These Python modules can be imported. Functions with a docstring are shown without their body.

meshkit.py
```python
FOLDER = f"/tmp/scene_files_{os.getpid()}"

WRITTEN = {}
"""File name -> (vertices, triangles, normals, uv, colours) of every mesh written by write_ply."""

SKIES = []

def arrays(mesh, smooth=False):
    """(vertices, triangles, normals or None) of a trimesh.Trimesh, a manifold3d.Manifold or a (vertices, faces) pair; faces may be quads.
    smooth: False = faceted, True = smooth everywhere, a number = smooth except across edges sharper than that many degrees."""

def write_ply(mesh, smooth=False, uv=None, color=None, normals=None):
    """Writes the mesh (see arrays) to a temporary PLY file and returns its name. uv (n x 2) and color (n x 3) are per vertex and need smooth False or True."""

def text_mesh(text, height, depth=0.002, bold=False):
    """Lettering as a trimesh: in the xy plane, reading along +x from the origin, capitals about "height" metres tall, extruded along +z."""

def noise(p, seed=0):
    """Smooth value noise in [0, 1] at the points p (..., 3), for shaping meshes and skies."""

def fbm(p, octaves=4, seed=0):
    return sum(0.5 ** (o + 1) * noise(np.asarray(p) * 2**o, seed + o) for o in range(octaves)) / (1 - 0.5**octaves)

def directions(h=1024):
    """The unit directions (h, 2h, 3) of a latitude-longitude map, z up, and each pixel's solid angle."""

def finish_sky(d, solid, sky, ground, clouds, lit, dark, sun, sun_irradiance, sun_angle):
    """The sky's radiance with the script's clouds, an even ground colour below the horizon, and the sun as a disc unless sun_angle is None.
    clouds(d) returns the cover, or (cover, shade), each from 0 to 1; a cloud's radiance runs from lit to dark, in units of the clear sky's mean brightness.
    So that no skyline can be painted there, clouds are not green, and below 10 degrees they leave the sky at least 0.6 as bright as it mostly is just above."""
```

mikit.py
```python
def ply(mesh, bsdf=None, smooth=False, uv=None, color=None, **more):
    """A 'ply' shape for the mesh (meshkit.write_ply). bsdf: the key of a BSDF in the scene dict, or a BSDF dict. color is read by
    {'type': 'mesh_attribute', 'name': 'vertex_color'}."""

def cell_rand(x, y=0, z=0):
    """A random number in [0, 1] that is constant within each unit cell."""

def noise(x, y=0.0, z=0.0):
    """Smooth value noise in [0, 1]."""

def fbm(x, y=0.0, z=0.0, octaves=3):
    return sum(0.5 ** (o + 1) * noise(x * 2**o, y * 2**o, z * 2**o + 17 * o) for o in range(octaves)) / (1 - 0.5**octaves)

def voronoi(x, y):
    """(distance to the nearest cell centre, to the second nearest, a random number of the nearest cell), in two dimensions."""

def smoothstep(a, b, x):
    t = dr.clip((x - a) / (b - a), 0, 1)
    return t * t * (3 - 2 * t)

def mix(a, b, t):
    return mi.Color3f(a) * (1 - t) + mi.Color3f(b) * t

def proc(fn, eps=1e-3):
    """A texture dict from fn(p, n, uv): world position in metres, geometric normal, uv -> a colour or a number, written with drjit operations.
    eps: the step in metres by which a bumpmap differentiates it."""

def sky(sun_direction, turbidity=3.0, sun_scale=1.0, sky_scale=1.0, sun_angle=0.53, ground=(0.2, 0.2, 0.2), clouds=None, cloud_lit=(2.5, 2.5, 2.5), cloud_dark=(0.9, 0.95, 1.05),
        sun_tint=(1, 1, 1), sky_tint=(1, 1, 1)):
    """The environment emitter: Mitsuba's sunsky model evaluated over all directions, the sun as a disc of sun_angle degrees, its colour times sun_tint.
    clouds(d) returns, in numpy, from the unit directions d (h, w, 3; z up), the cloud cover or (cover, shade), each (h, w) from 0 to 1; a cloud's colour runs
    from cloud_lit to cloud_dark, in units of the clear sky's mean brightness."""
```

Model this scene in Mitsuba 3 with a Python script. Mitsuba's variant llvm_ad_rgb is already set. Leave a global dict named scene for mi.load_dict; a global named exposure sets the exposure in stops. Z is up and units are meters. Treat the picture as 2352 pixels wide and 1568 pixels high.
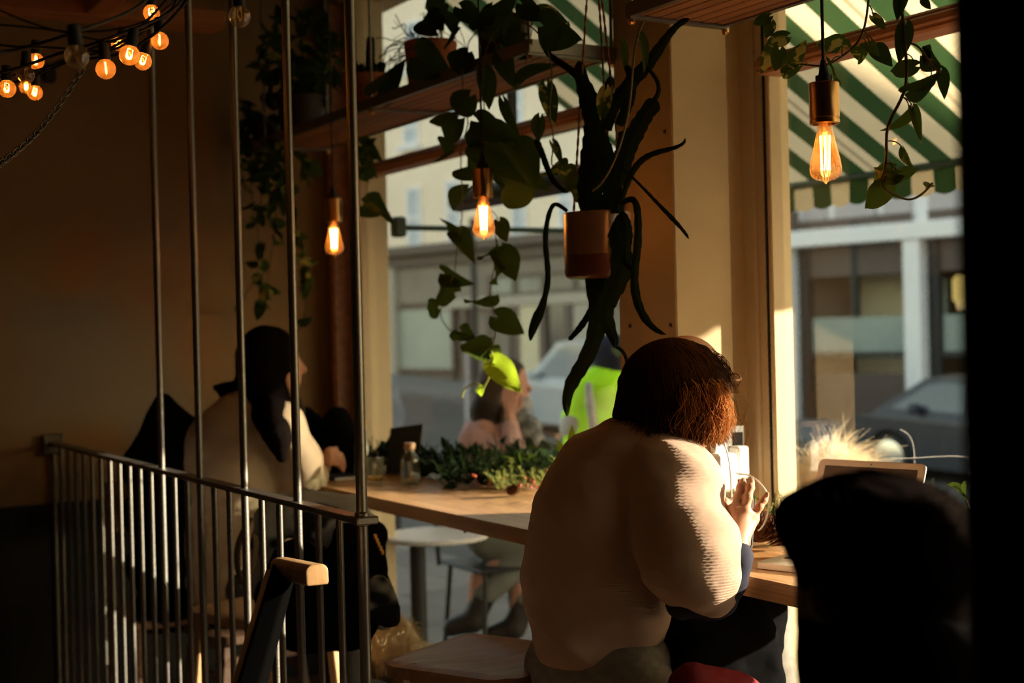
import math, random
import numpy as np
import trimesh
import manifold3d as m3
import mitsuba as mi
import drjit as dr
import mikit, meshkit
from mikit import proc, noise, fbm, smoothstep, mix

# ------------------------------------------------------------------ camera, sky, exposure
FPX, CX, CY = 3267.0, 1176.0, 784.0
_A, _ROLL, _PITCH = math.radians(30.2), 0.0243, 23 / 3267.0
_fw = np.array([-math.cos(_A), math.sin(_A), 0.0]); _r = np.array([_fw[1], -_fw[0], 0.0]); _z = np.array([0, 0, 1.0])
CF = _fw * math.cos(_PITCH) - _z * math.sin(_PITCH); _u = _z * math.cos(_PITCH) + _fw * math.sin(_PITCH)
CR = _r * math.cos(_ROLL) - _u * math.sin(_ROLL); CU = _u * math.cos(_ROLL) + _r * math.sin(_ROLL)
EYE = np.array([0.0, 0.0, 1.5])
_M = np.eye(4); _M[:3, 0], _M[:3, 1], _M[:3, 2], _M[:3, 3] = -CR, CU, CF, EYE
T = mi.ScalarTransform4f
scene = {'type': 'scene'}
labels = {}
scene['camera'] = {'type': 'thinlens', 'to_world': T(_M), 'fov': 2 * math.degrees(math.atan(1176 / FPX)), 'fov_axis': 'x',
                   'aperture_radius': 0.0085, 'focus_distance': 3.05, 'near_clip': 0.05, 'far_clip': 300.0}
SUN = np.array([0.52, 1.0, 0.285])
def _clouds(d):
    c = meshkit.fbm(d * np.array([3.0, 3.0, 6.0]), 4, seed=3)
    return np.clip((c - 0.5) * 3.0, 0, 1) * 0.6
scene['sky'] = mikit.sky(SUN, turbidity=3.0, sun_scale=1.0, sky_scale=1.0, ground=(0.22, 0.21, 0.2), clouds=_clouds, sun_tint=(0.864, 1.07, 1.66), sky_tint=(1.20, 0.97, 0.67))
exposure = 4.3

# ------------------------------------------------------------------ helpers
def P(px, py, x=None, y=None, z=None, t=None):
    """The point of the world seen at a pixel, on a plane of constant x, y, z or at forward distance t."""
    d = CF + CR * (px - CX) / FPX - CU * (py - CY) / FPX
    k = y / d[1] if y is not None else x / d[0] if x is not None else (z - 1.5) / d[2] if z is not None else t
    return EYE + d * k
STREET_E, STREET_N = np.array([math.cos(math.radians(12)), math.sin(math.radians(12)), 0]), np.array([-math.sin(math.radians(12)), math.cos(math.radians(12)), 0])
def PN(px, py, D):
    d = CF + CR * (px - CX) / FPX - CU * (py - CY) / FPX
    p = EYE + d * (D / (d @ STREET_N))
    return np.array([p @ STREET_E, p[2]])        # (along the street, height)

def tm(v, f): return trimesh.Trimesh(np.asarray(v, float), np.asarray(f, int), process=False)
def cat(ms):
    ms = [m for m in ms if m is not None and len(m.vertices)]
    return trimesh.util.concatenate(ms) if len(ms) > 1 else ms[0]
def man2tm(m):
    q = m.to_mesh(); return tm(q.vert_properties[:, :3], q.tri_verts)
def box(x0, x1, y0, y1, z0, z1, b=0.0):
    lo, hi = np.array([x0, y0, z0], float), np.array([x1, y1, z1], float)
    if b <= 0:
        m = trimesh.creation.box(extents=hi - lo); m.apply_translation((lo + hi) / 2); return m
    b = min(b, 0.45 * (hi - lo).min()); pts = []
    for k in range(3):
        for sx in (0, 1):
            for sy in (0, 1):
                for sz in (0, 1):
                    p = np.where(np.array([sx, sy, sz]) == 0, lo + b, hi - b)
                    p[k] = (lo, hi)[(sx, sy, sz)[k]][k]; pts.append(p)
    return man2tm(m3.Manifold.hull_points(np.array(pts)))
def frame_m(o, ax, ay, az=None):
    ax = np.asarray(ax, float) / np.linalg.norm(ax); ay = np.asarray(ay, float) / np.linalg.norm(ay)
    if az is None: az = np.cross(ax, ay)
    M = np.eye(4); M[:3, 0], M[:3, 1], M[:3, 2], M[:3, 3] = ax, ay, az, o; return M
def xf(m, M): m = m.copy(); m.apply_transform(M); return m
def tr(m, *d): m = m.copy(); m.apply_translation(d if len(d) == 3 else d[0]); return m
def rotz(m, deg, at=(0, 0, 0)): return xf(m, trimesh.transformations.rotation_matrix(math.radians(deg), [0, 0, 1], at))
def beam(p0, p1, w, h, up=(0, 0, 1), b=0.0):
    """A bar of rectangular section from p0 to p1: w sideways, h along up."""
    p0, p1 = np.asarray(p0, float), np.asarray(p1, float); d = p1 - p0; L = np.linalg.norm(d); d /= L
    s = np.cross(d, up); s /= np.linalg.norm(s); n = np.cross(s, d)
    return xf(box(0, L, -w / 2, w / 2, -h / 2, h / 2, b), frame_m(p0, d, -s, n) if np.linalg.det(np.stack([d, -s, n])) > 0 else frame_m(p0, d, s, n))
def tube(pts, r, sides=8, caps=True, flat=None):
    p = np.asarray(pts, float); n = len(p); r = np.broadcast_to(np.asarray(r, float), (n,))
    t = np.gradient(p, axis=0); t /= np.linalg.norm(t, axis=1, keepdims=True) + 1e-12
    a = np.cross(t[0], [0, 0, 1.0] if abs(t[0][2]) < 0.9 else [1.0, 0, 0]); a /= np.linalg.norm(a); A = []
    for i in range(n):
        a = a - t[i] * (a @ t[i]); a /= np.linalg.norm(a) + 1e-12; A.append(a)
    A = np.array(A); B = np.cross(t, A); th = np.arange(sides) * 2 * np.pi / sides
    fl = 1.0 if flat is None else flat
    v = p[:, None] + r[:, None, None] * (np.cos(th)[None, :, None] * A[:, None] + fl * np.sin(th)[None, :, None] * B[:, None])
    i, j = np.meshgrid(np.arange(n - 1), np.arange(sides), indexing='ij'); k = (j + 1) % sides
    q = np.stack([i * sides + j, i * sides + k, (i + 1) * sides + k, (i + 1) * sides + j], -1).reshape(-1, 4)
    f = np.vstack([q[:, [0, 1, 2]], q[:, [0, 2, 3]]]); v = v.reshape(-1, 3)
    if caps:
        m = len(v); v = np.vstack([v, p[0], p[-1]]); s = np.arange(sides); s2 = (s + 1) % sides
        f = np.vstack([f, np.stack([s2, s, s * 0 + m], 1), np.stack([(n - 1) * sides + s, (n - 1) * sides + s2, s * 0 + m + 1], 1)])
    return tm(v, f)
def spline(pts, n=20):
    p = np.asarray(pts, float)
    if len(p) < 3:
        return p[0] + (p[-1] - p[0]) * np.linspace(0, 1, n)[:, None]
    from scipy.interpolate import CubicSpline, PchipInterpolator
    u = np.concatenate([[0], np.cumsum(np.linalg.norm(np.diff(p, axis=0), axis=1) + 1e-9)])
    return PchipInterpolator(u, p)(np.linspace(0, u[-1], n)) if len(p) > 60 else CubicSpline(u, p)(np.linspace(0, u[-1], n))
def lathe(prof, n=24, M=None, close=False):
    """Profile [(radius, height)...] turned round z."""
    pr = np.asarray(prof, float); th = np.arange(n) * 2 * np.pi / n; m = len(pr)
    v = np.stack([pr[:, None, 0] * np.cos(th), pr[:, None, 0] * np.sin(th), np.broadcast_to(pr[:, None, 1], (m, n))], -1).reshape(-1, 3)
    i, j = np.meshgrid(np.arange(m - 1 + close), np.arange(n), indexing='ij'); i2 = (i + 1) % m; k = (j + 1) % n
    q = np.stack([i * n + j, i * n + k, i2 * n + k, i2 * n + j], -1).reshape(-1, 4)
    mesh = trimesh.Trimesh(v, np.vstack([q[:, [0, 1, 2]], q[:, [0, 2, 3]]]), process=True)
    mesh.update_faces(mesh.nondegenerate_faces()); 
    return mesh if M is None else xf(mesh, M)
def at_mat(o, ang=0): return trimesh.transformations.rotation_matrix(ang, [0, 0, 1]) if o is None else trimesh.transformations.concatenate_matrices(trimesh.transformations.translation_matrix(o), trimesh.transformations.rotation_matrix(ang, [0, 0, 1]))
def rod(p0, p1, r, sides=10): return tube([p0, p1], r, sides)
def extrude(poly, h, M=None):
    import shapely.geometry as sg
    m = trimesh.creation.extrude_polygon(poly if hasattr(poly, 'exterior') else sg.Polygon(poly), h, engine='earcut')
    return m if M is None else xf(m, M)

_count = {}
def uniq(name):
    k = _count.get(name, -1) + 1; _count[name] = k
    return name if k == 0 else f'{name}_{k:03d}'
def thing(name, label, cat_, group=None, kind=None, mesh=None, mat=None, smooth=False, shape=None):
    key = uniq(name); labels[key] = {'label': label, 'category': cat_}
    if group: labels[key]['group'] = group
    if kind: labels[key]['kind'] = kind
    if mesh is not None: scene[key] = mikit.ply(mesh, mat, smooth)
    if shape is not None: scene[key] = dict(shape)
    return key
def part(parent, name, mesh=None, mat=None, smooth=False, label=None, kind=None, shape=None, M=None, **kw):
    key = uniq(parent + '__' + name)
    scene[key] = dict(shape) if shape is not None else mikit.ply(mesh, mat, smooth, **kw)
    if M is not None: scene[key]['to_world'] = T(M)
    if label: labels.setdefault(key, {})['label'] = label
    if kind: labels.setdefault(key, {})['kind'] = kind
    return key
def struct(name, mesh, mat, label, cat_=None, smooth=False):
    key = uniq(name); labels[key] = {'label': label, 'kind': 'structure', 'category': cat_ or name.split('_')[0]}
    if mesh is not None: scene[key] = mikit.ply(mesh, mat, smooth)
    return key

# ------------------------------------------------------------------ soft bodies: signed distance on a grid, then surface nets
class Blob:
    def __init__(s, lo, hi, h):
        s.lo = np.asarray(lo, float); s.h = h; s.n = np.maximum(2, np.ceil((np.asarray(hi, float) - s.lo) / h).astype(int) + 1)
        s.g = np.full(s.n, 0.5, np.float32)
    def _sub(s, a, b, m):
        i0 = np.clip(np.floor((a - m - s.lo) / s.h).astype(int), 0, s.n); i1 = np.clip(np.ceil((b + m - s.lo) / s.h).astype(int) + 1, 0, s.n)
        sl = tuple(slice(p, q) for p, q in zip(i0, i1))
        ax = [s.lo[k] + s.h * np.arange(i0[k], i1[k]) for k in range(3)]
        return sl, np.stack(np.meshgrid(*ax, indexing='ij'), -1)
    def _put(s, sl, d, k, cut=False):
        g = s.g[sl]; d = d.astype(np.float32)
        if cut:
            d = -d; hh = np.maximum(k - np.abs(g - d), 0) / k; s.g[sl] = np.maximum(g, d) + hh * hh * k / 4
        else:
            hh = np.maximum(k - np.abs(g - d), 0) / k; s.g[sl] = np.minimum(g, d) - hh * hh * k / 4
    def cone(s, p0, r0, p1, r1, k=0.02, flat=None, fk=1.0, cut=False):
        """A limb: from p0 (radius r0) to p1 (radius r1); flat = a direction along which it is fk times as thick."""
        p0, p1 = np.asarray(p0, float), np.asarray(p1, float); R = max(r0, r1) * max(1, fk)
        sl, q = s._sub(np.minimum(p0, p1) - R, np.maximum(p0, p1) + R, k + 2 * s.h)
        if q.size == 0: return s
        d = p1 - p0; w = q - p0; tt = np.clip((w @ d) / max(d @ d, 1e-12), 0, 1); w = w - tt[..., None] * d
        if flat is not None:
            n = np.asarray(flat, float) / np.linalg.norm(flat); a = w @ n; w = w + (a / fk - a)[..., None] * n
        s._put(sl, (np.linalg.norm(w, axis=-1) - (r0 + (r1 - r0) * tt)) * (1 if flat is None else min(1, fk)), k, cut); return s
    def chain(s, pts, rs, k=0.02, **kw):
        for a, b, ra, rb in zip(pts[:-1], pts[1:], rs[:-1], rs[1:]): s.cone(a, ra, b, rb, k, **kw)
        return s
    def ell(s, c, r, ax=None, k=0.02, cut=False):
        c, r = np.asarray(c, float), np.asarray(r, float); R = r.max()
        sl, q = s._sub(c - R, c + R, k + 2 * s.h)
        if q.size == 0: return s
        w = q - c
        if ax is not None: w = w @ np.asarray(ax, float).T
        k0 = np.linalg.norm(w / r, axis=-1); k1 = np.linalg.norm(w / r ** 2, axis=-1)
        s._put(sl, k0 * (k0 - 1) / np.maximum(k1, 1e-9), k, cut); return s
    def noise(s, amp, freq, seed=0):
        near = np.abs(s.g) < 4 * s.h + 2 * amp; idx = np.argwhere(near)
        s.g[near] += ((meshkit.fbm((s.lo + idx * s.h) * freq, 3, seed) - 0.5) * 2 * amp).astype(np.float32); return s
    def mesh(s, smooth=2):
        g = s.g; ins = g < 0; c = np.zeros(np.array(g.shape) - 1, np.int8)
        for a, b, e in np.ndindex(2, 2, 2): c += ins[a:c.shape[0] + a, b:c.shape[1] + b, e:c.shape[2] + e]
        act = (c > 0) & (c < 8); idx = np.argwhere(act); num = np.full(act.shape, -1, np.int64); num[act] = np.arange(len(idx))
        acc = np.zeros((len(idx), 3)); cnt = np.zeros(len(idx)); cor = [np.array(k) for k in np.ndindex(2, 2, 2)]
        val = {tuple(k): g[tuple((idx + k).T)] for k in cor}
        for k in cor:
            for ax in range(3):
                if k[ax] == 0:
                    k2 = k.copy(); k2[ax] = 1; a, b = val[tuple(k)], val[tuple(k2)]; x = (a < 0) != (b < 0)
                    tt = np.where(x, a / np.where(x, a - b, 1), 0); pnt = np.tile(k.astype(float), (len(idx), 1)); pnt[:, ax] += tt
                    acc += pnt * x[:, None]; cnt += x
        v = s.lo + s.h * (idx + acc / np.maximum(cnt, 1)[:, None]); F = []
        for ax in range(3):
            b_, c_ = (ax + 1) % 3, (ax + 2) % 3
            sl0 = [slice(None)] * 3; sl1 = [slice(None)] * 3; sl0[ax] = slice(0, -1); sl1[ax] = slice(1, None)
            x = ins[tuple(sl0)] != ins[tuple(sl1)]; e = np.argwhere(x)
            e = e[(e[:, b_] > 0) & (e[:, c_] > 0) & (e[:, b_] < g.shape[b_] - 1) & (e[:, c_] < g.shape[c_] - 1)]
            if not len(e): continue
            o = np.zeros((4, 3), int); o[1, b_] = -1; o[2, b_] = o[2, c_] = -1; o[3, c_] = -1
            q = np.stack([num[tuple((e + k).T)] for k in o], 1); flip = ins[tuple(e.T)]
            q[~flip] = q[~flip][:, ::-1]; F.append(q)
        q = np.vstack(F); q = q[(q >= 0).all(1)]
        m = tm(v, np.vstack([q[:, [0, 1, 2]], q[:, [0, 2, 3]]])); m.remove_unreferenced_vertices()
        from scipy.sparse import coo_matrix
        from scipy.sparse.csgraph import connected_components
        f_ = m.faces; lab = connected_components(coo_matrix((np.ones(len(f_) * 2), (np.r_[f_[:, 0], f_[:, 1]], np.r_[f_[:, 1], f_[:, 2]])), shape=(len(m.vertices),) * 2), directed=False)[1]
        size = np.bincount(lab[f_[:, 0]], minlength=lab.max() + 1); m.update_faces(size[lab[f_[:, 0]]] >= max(60, 0.02 * size.max())); m.remove_unreferenced_vertices()
        if smooth:
            e_ = np.vstack([m.faces[:, [0, 1]], m.faces[:, [1, 2]], m.faces[:, [2, 0]]]); n_ = len(m.vertices)
            A = coo_matrix((np.ones(2 * len(e_)), (np.r_[e_[:, 0], e_[:, 1]], np.r_[e_[:, 1], e_[:, 0]])), shape=(n_, n_)).tocsr(); A.data[:] = 1.0
            dg = np.asarray(A.sum(1)).ravel(); v = np.array(m.vertices)
            for it in range(smooth * 4): v = v + (0.5 if it % 2 == 0 else -0.52) * ((A @ v) / dg[:, None] - v)
            m = tm(v, m.faces)
        return m

# ------------------------------------------------------------------ materials
def rgb(*c): return {'type': 'rgb', 'value': [float(x) for x in c]}
def tex(fn, eps=1e-3): return proc(fn, eps)
def mat(name, base, rough=0.6, metal=0.0, spec=0.4, bump=None, bscale=0.001, **kw):
    b = {'type': 'principled', 'base_color': base if isinstance(base, dict) else rgb(*base), 'roughness': rough, 'specular': spec, **kw}
    if metal: b['metallic'] = metal
    if bump is not None: b = {'type': 'bumpmap', 'tex': bump, 'scale': bscale, 'b': b}
    scene[name] = {'type': 'twosided', 'b': b}
    return name
def thin(name, base, trans=0.8, rough=0.5):
    scene[name] = {'type': 'principledthin', 'base_color': base if isinstance(base, dict) else rgb(*base), 'roughness': rough, 'diff_trans': trans, 'spec_trans': 0.0}
    return name
def wood_fn(a, b, ax=0, sc=1.0):
    def fn(p, n, uv):
        q = [p.x, p.y, p.z]; L = q[ax]; o = [q[i] for i in range(3) if i != ax]
        g = fbm(L * 2.2 * sc, o[0] * 45 * sc, o[1] * 45 * sc, octaves=3); k = fbm(L * 9 * sc, o[0] * 260 * sc, o[1] * 260 * sc, octaves=2)
        return mix(a, b, smoothstep(0.25, 0.75, g * 0.7 + k * 0.3))
    return fn
def plaster(a, b, sc=1.5): return lambda p, n, uv: mix(a, b, smoothstep(0.3, 0.7, fbm(p.x * sc, p.y * sc, p.z * sc, octaves=4)))

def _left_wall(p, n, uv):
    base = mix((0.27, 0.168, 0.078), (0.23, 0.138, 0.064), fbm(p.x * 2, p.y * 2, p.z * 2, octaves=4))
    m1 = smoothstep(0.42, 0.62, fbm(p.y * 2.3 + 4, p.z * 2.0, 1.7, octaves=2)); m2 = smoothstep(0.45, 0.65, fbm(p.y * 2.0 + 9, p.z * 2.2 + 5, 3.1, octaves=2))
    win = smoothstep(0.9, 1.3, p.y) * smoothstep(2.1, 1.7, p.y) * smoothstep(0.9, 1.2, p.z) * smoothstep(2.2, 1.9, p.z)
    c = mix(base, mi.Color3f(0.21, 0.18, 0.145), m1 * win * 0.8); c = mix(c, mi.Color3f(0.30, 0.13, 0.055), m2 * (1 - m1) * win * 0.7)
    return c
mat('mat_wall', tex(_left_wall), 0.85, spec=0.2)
mat('mat_cream', tex(plaster((0.47, 0.35, 0.19), (0.42, 0.31, 0.165), 3)), 0.55, spec=0.35)
mat('mat_cream_gloss', (0.60, 0.48, 0.29), 0.35)
mat('mat_dark_paint', (0.018, 0.017, 0.017), 0.7, spec=0.2)
mat('mat_floor', tex(wood_fn((0.10, 0.06, 0.035), (0.06, 0.035, 0.02), 0)), 0.5)
mat('mat_ceiling', (0.16, 0.13, 0.10), 0.9, spec=0.1)
mat('mat_dark_wall', (0.07, 0.055, 0.04), 0.9, spec=0.1)
mat('mat_pine', tex(wood_fn((0.29, 0.115, 0.036), (0.17, 0.06, 0.02), 0)), 0.5)
mat('mat_pine_y', tex(wood_fn((0.36, 0.15, 0.05), (0.24, 0.085, 0.028), 1)), 0.5)
mat('mat_transom', tex(wood_fn((0.40, 0.19, 0.09), (0.28, 0.115, 0.05), 0)), 0.42)
mat('mat_counter', tex(wood_fn((0.50, 0.30, 0.14), (0.36, 0.19, 0.075), 0)), 0.32, spec=0.5)
mat('mat_oak', tex(wood_fn((0.46, 0.285, 0.14), (0.37, 0.215, 0.095), 2)), 0.35, spec=0.5)
mat('mat_stool', tex(wood_fn((0.34, 0.20, 0.11), (0.25, 0.14, 0.075), 1)), 0.42)
mat('mat_iron', (0.22, 0.21, 0.19), 0.42, metal=1.0, bump=tex(lambda p, n, uv: fbm(p.x * 300, p.y * 300, p.z * 300, octaves=2)), bscale=0.0003)
mat('mat_black', (0.012, 0.012, 0.013), 0.5)
scene['mat_black_cloth'] = {'type': 'twosided', 'b': {'type': 'diffuse', 'reflectance': rgb(0.006, 0.006, 0.0065)}}
mat('mat_brass', (0.62, 0.36, 0.14), 0.28, metal=1.0)
mat('mat_chrome', (0.75, 0.75, 0.74), 0.2, metal=1.0)
mat('mat_white_plastic', (0.78, 0.76, 0.72), 0.35)
mat('mat_terracotta', tex(plaster((0.42, 0.14, 0.055), (0.34, 0.105, 0.04), 9)), 0.8, spec=0.2)
scene['mat_pane'] = {'type': 'thindielectric', 'int_ior': 1.5}
scene['mat_bulb_glass'] = {'type': 'blendbsdf', 'weight': 0.04, 'a': {'type': 'thindielectric', 'int_ior': 1.45, 'specular_transmittance': rgb(0.98, 0.82, 0.56)},
                           'b': {'type': 'principledthin', 'base_color': rgb(0.95, 0.62, 0.28), 'roughness': 0.4, 'diff_trans': 1.4, 'spec_trans': 0.0}}
scene['mat_globe_glass'] = {**scene['mat_bulb_glass'], 'weight': 0.09}
scene['mat_clear_bulb'] = {'type': 'blendbsdf', 'weight': 0.10, 'a': {'type': 'thindielectric', 'int_ior': 1.5, 'specular_transmittance': rgb(0.92, 0.78, 0.56)}, 'b': {'type': 'principledthin', 'base_color': rgb(0.8, 0.6, 0.35), 'roughness': 0.4, 'diff_trans': 1.0, 'spec_trans': 0.0}}
scene['mat_glassware'] = {'type': 'thindielectric', 'int_ior': 1.5, 'specular_transmittance': rgb(0.9, 0.93, 0.9)}
GY = 2.60                                                            # the plane of the window panes
# ------------------------------------------------------------------ the room
mat('mat_stone_dark', (0.12, 0.09, 0.07), 0.7)
struct('floor', box(-6.05, 2.6, -4.1, 2.75, -0.1, 0.0), 'mat_floor', 'dark wooden cafe floor')
struct('ceiling', box(-6.05, 2.6, -4.1, 2.75, 3.25, 3.35), 'mat_ceiling', 'dim plaster ceiling')
wl = struct('wall_left', box(-6.08, -5.93, -4.1, 2.75, 0, 3.25), 'mat_wall', 'tan end wall left of the big window')
part(wl, 'dado', box(-5.93, -5.918, -4.0, 2.45, 0, 0.848), 'mat_dark_paint', label='black painted lower part of wall')
struct('wall_back', box(-6.05, 2.6, -4.2, -4.1, 0, 3.25), 'mat_dark_wall', 'far wall behind the viewer')
struct('wall_right', box(2.6, 2.75, -4.1, 2.75, 0, 3.25), 'mat_dark_wall', 'side wall to the right')
wf = struct('wall_front', cat([box(-5.93, 2.6, 2.52, 2.80, 2.97, 3.25), box(-5.93, 2.6, 2.54, 2.80, 0, 0.14), box(-0.3, 2.6, 2.5, 2.72, 0.14, 2.97)]), 'mat_cream', 'painted window wall above, below and beside the panes')
pl = struct('pillar', cat([box(-3.395, -3.12, 2.335, 2.53, 0, 3.25, 0.004), box(-3.395, -3.185, 2.52, 2.80, 0, 3.25, 0.004)]), 'mat_cream', 'cream pillar between the two big windows', 'pillar')
for i, (px, py) in enumerate([(1448, 748), (1541, 746), (1527, 302)]):
    p = P(px, py, y=2.335); part(pl, 'screw_cap', tr(lathe([(0, -0.003), (0.005, -0.003), (0.006, 0), (0, 0)], 10, trimesh.transformations.rotation_matrix(-math.pi / 2, [1, 0, 0])), p), 'mat_black')
def window(name, x0, x1, lframe, rframe, label, GY=GY):
    w = struct(name, None, None, label, 'window'); xt = x0 - 0.01 if x0 < -4 else -3.03
    part(w, 'pane', box(x0, x1, GY, GY + 0.0005, 0.32, 2.95) if False else tm([[x0, GY, 0.14], [x1, GY, 0.14], [x1, GY, 2.97], [x0, GY, 2.97]], [[0, 1, 2], [0, 2, 3]]), 'mat_pane', label='clear window glass')
    part(w, 'transom', cat([box(xt, x1, 2.555, 2.64, 2.185, 2.235, 0.006), box(xt, x1, 2.545, 2.57, 2.198, 2.222, 0.005)]), 'mat_transom', 30, label='brown wooden transom bar across the panes')
    part(w, 'sill', box(x0, x1, 2.53, 2.66, 0.11, 0.15, 0.006), 'mat_stone_dark')
    for a, b in lframe + rframe:
        pass
    return w
w1 = window('window_1', -5.72, -3.395, [], [], 'big left shop window looking onto the street')
part(w1, 'frame', cat([box(-5.93, -5.83, 2.50, 2.72, 0.14, 2.97, 0.006), box(-5.845, -5.80, 2.47, 2.6, 0.3, 2.97, 0.012)]), 'mat_pine', 30, label='brown wooden outer window board')
part(w1, 'frame', cat([box(-5.85, -5.70, 2.560, 2.70, 0.14, 2.97, 0.006), box(-3.43, -3.395, 2.545, 2.70, 0.14, 2.97, 0.006)]), 'mat_cream_gloss', 30)
w2 = window('window_2', -3.06, -1.0, [], [], 'big right shop window under the striped awning', 2.66)
part(w2, 'frame', cat([box(-3.20, -3.180, 2.53, 2.64, 0.14, 2.97, 0.004), box(-1.03, -0.98, 2.55, 2.8, 0.14, 2.97, 0.006)]), 'mat_cream_gloss', 30, label='cream window frame')
part(w2, 'sash', cat([box(-3.185, -3.070, 2.625, 2.70, 0.14, 2.97, 0.003), box(-3.068, -3.050, 2.618, 2.69, 0.14, 2.97, 0.003), box(-3.135, -3.115, 2.612, 2.63, 0.14, 2.97, 0.006)]), 'mat_cream_gloss', 30)
part(w2, 'seal', box(-3.0705, -3.0675, 2.612, 2.66, 0.14, 2.97), 'mat_black', label='thin black seal beside the sash')
# near dark post at the right edge of the view
_c = P(2207, 784, t=1.12); _d = np.array([_c[0], _c[1], 0]); _d /= np.linalg.norm(_d); _s = np.array([_d[1], -_d[0], 0])
mat('mat_post', tex(wood_fn((0.030, 0.018, 0.010), (0.018, 0.011, 0.006), 2)), 0.6, spec=0.15)
struct('post', xf(box(0, 0.2, -0.12, 0, 0, 3.25, 0.006), frame_m([_c[0], _c[1], 0], _s, _d, [0, 0, 1])), 'mat_post', 'dark wooden post at the near right edge', 'post')

# ------------------------------------------------------------------ outside: ground
GS = lambda s: -0.32 - 0.062 * (s + 17.2)                            # the street runs downhill to the right
def SN(s, n, z): return STREET_E * s + STREET_N * n + np.array([0, 0, z])
mat('mat_paving', tex(lambda p, n, uv: mix((0.16, 0.15, 0.14), (0.11, 0.105, 0.10), fbm(p.x * 3, p.y * 3, octaves=4))), 0.8)
mat('mat_asphalt', tex(lambda p, n, uv: mix((0.060, 0.050, 0.042), (0.085, 0.073, 0.062), fbm(p.x * 1.2, p.y * 1.2, octaves=5))), 0.85)
pav = struct('pavement', box(-14, 4, 2.72, 4.6, -0.30, -0.055), 'mat_paving', 'grey paved footway outside the window', 'pavement')
i = 0
_pv = [mat(f'mat_slab_{k}', tex(plaster(c, tuple(x * 0.85 for x in c), 4)), 0.8) for k, c in enumerate([(0.19, 0.155, 0.125), (0.16, 0.135, 0.11), (0.14, 0.115, 0.095)])]
for gx in range(18):
    for gy in range(4):
        x0 = -12 + gx * 0.62 + (0.31 if gy % 2 else 0); y0 = 2.74 + gy * 0.46
        dz = ((gx * 7 + gy * 13) % 5) * 0.0006
        part(pav, 'slab', box(x0, x0 + 0.612, y0, y0 + 0.452, -0.06, -0.0495 + dz, 0.004), _pv[(gx * 5 + gy * 3) % 3])
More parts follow.
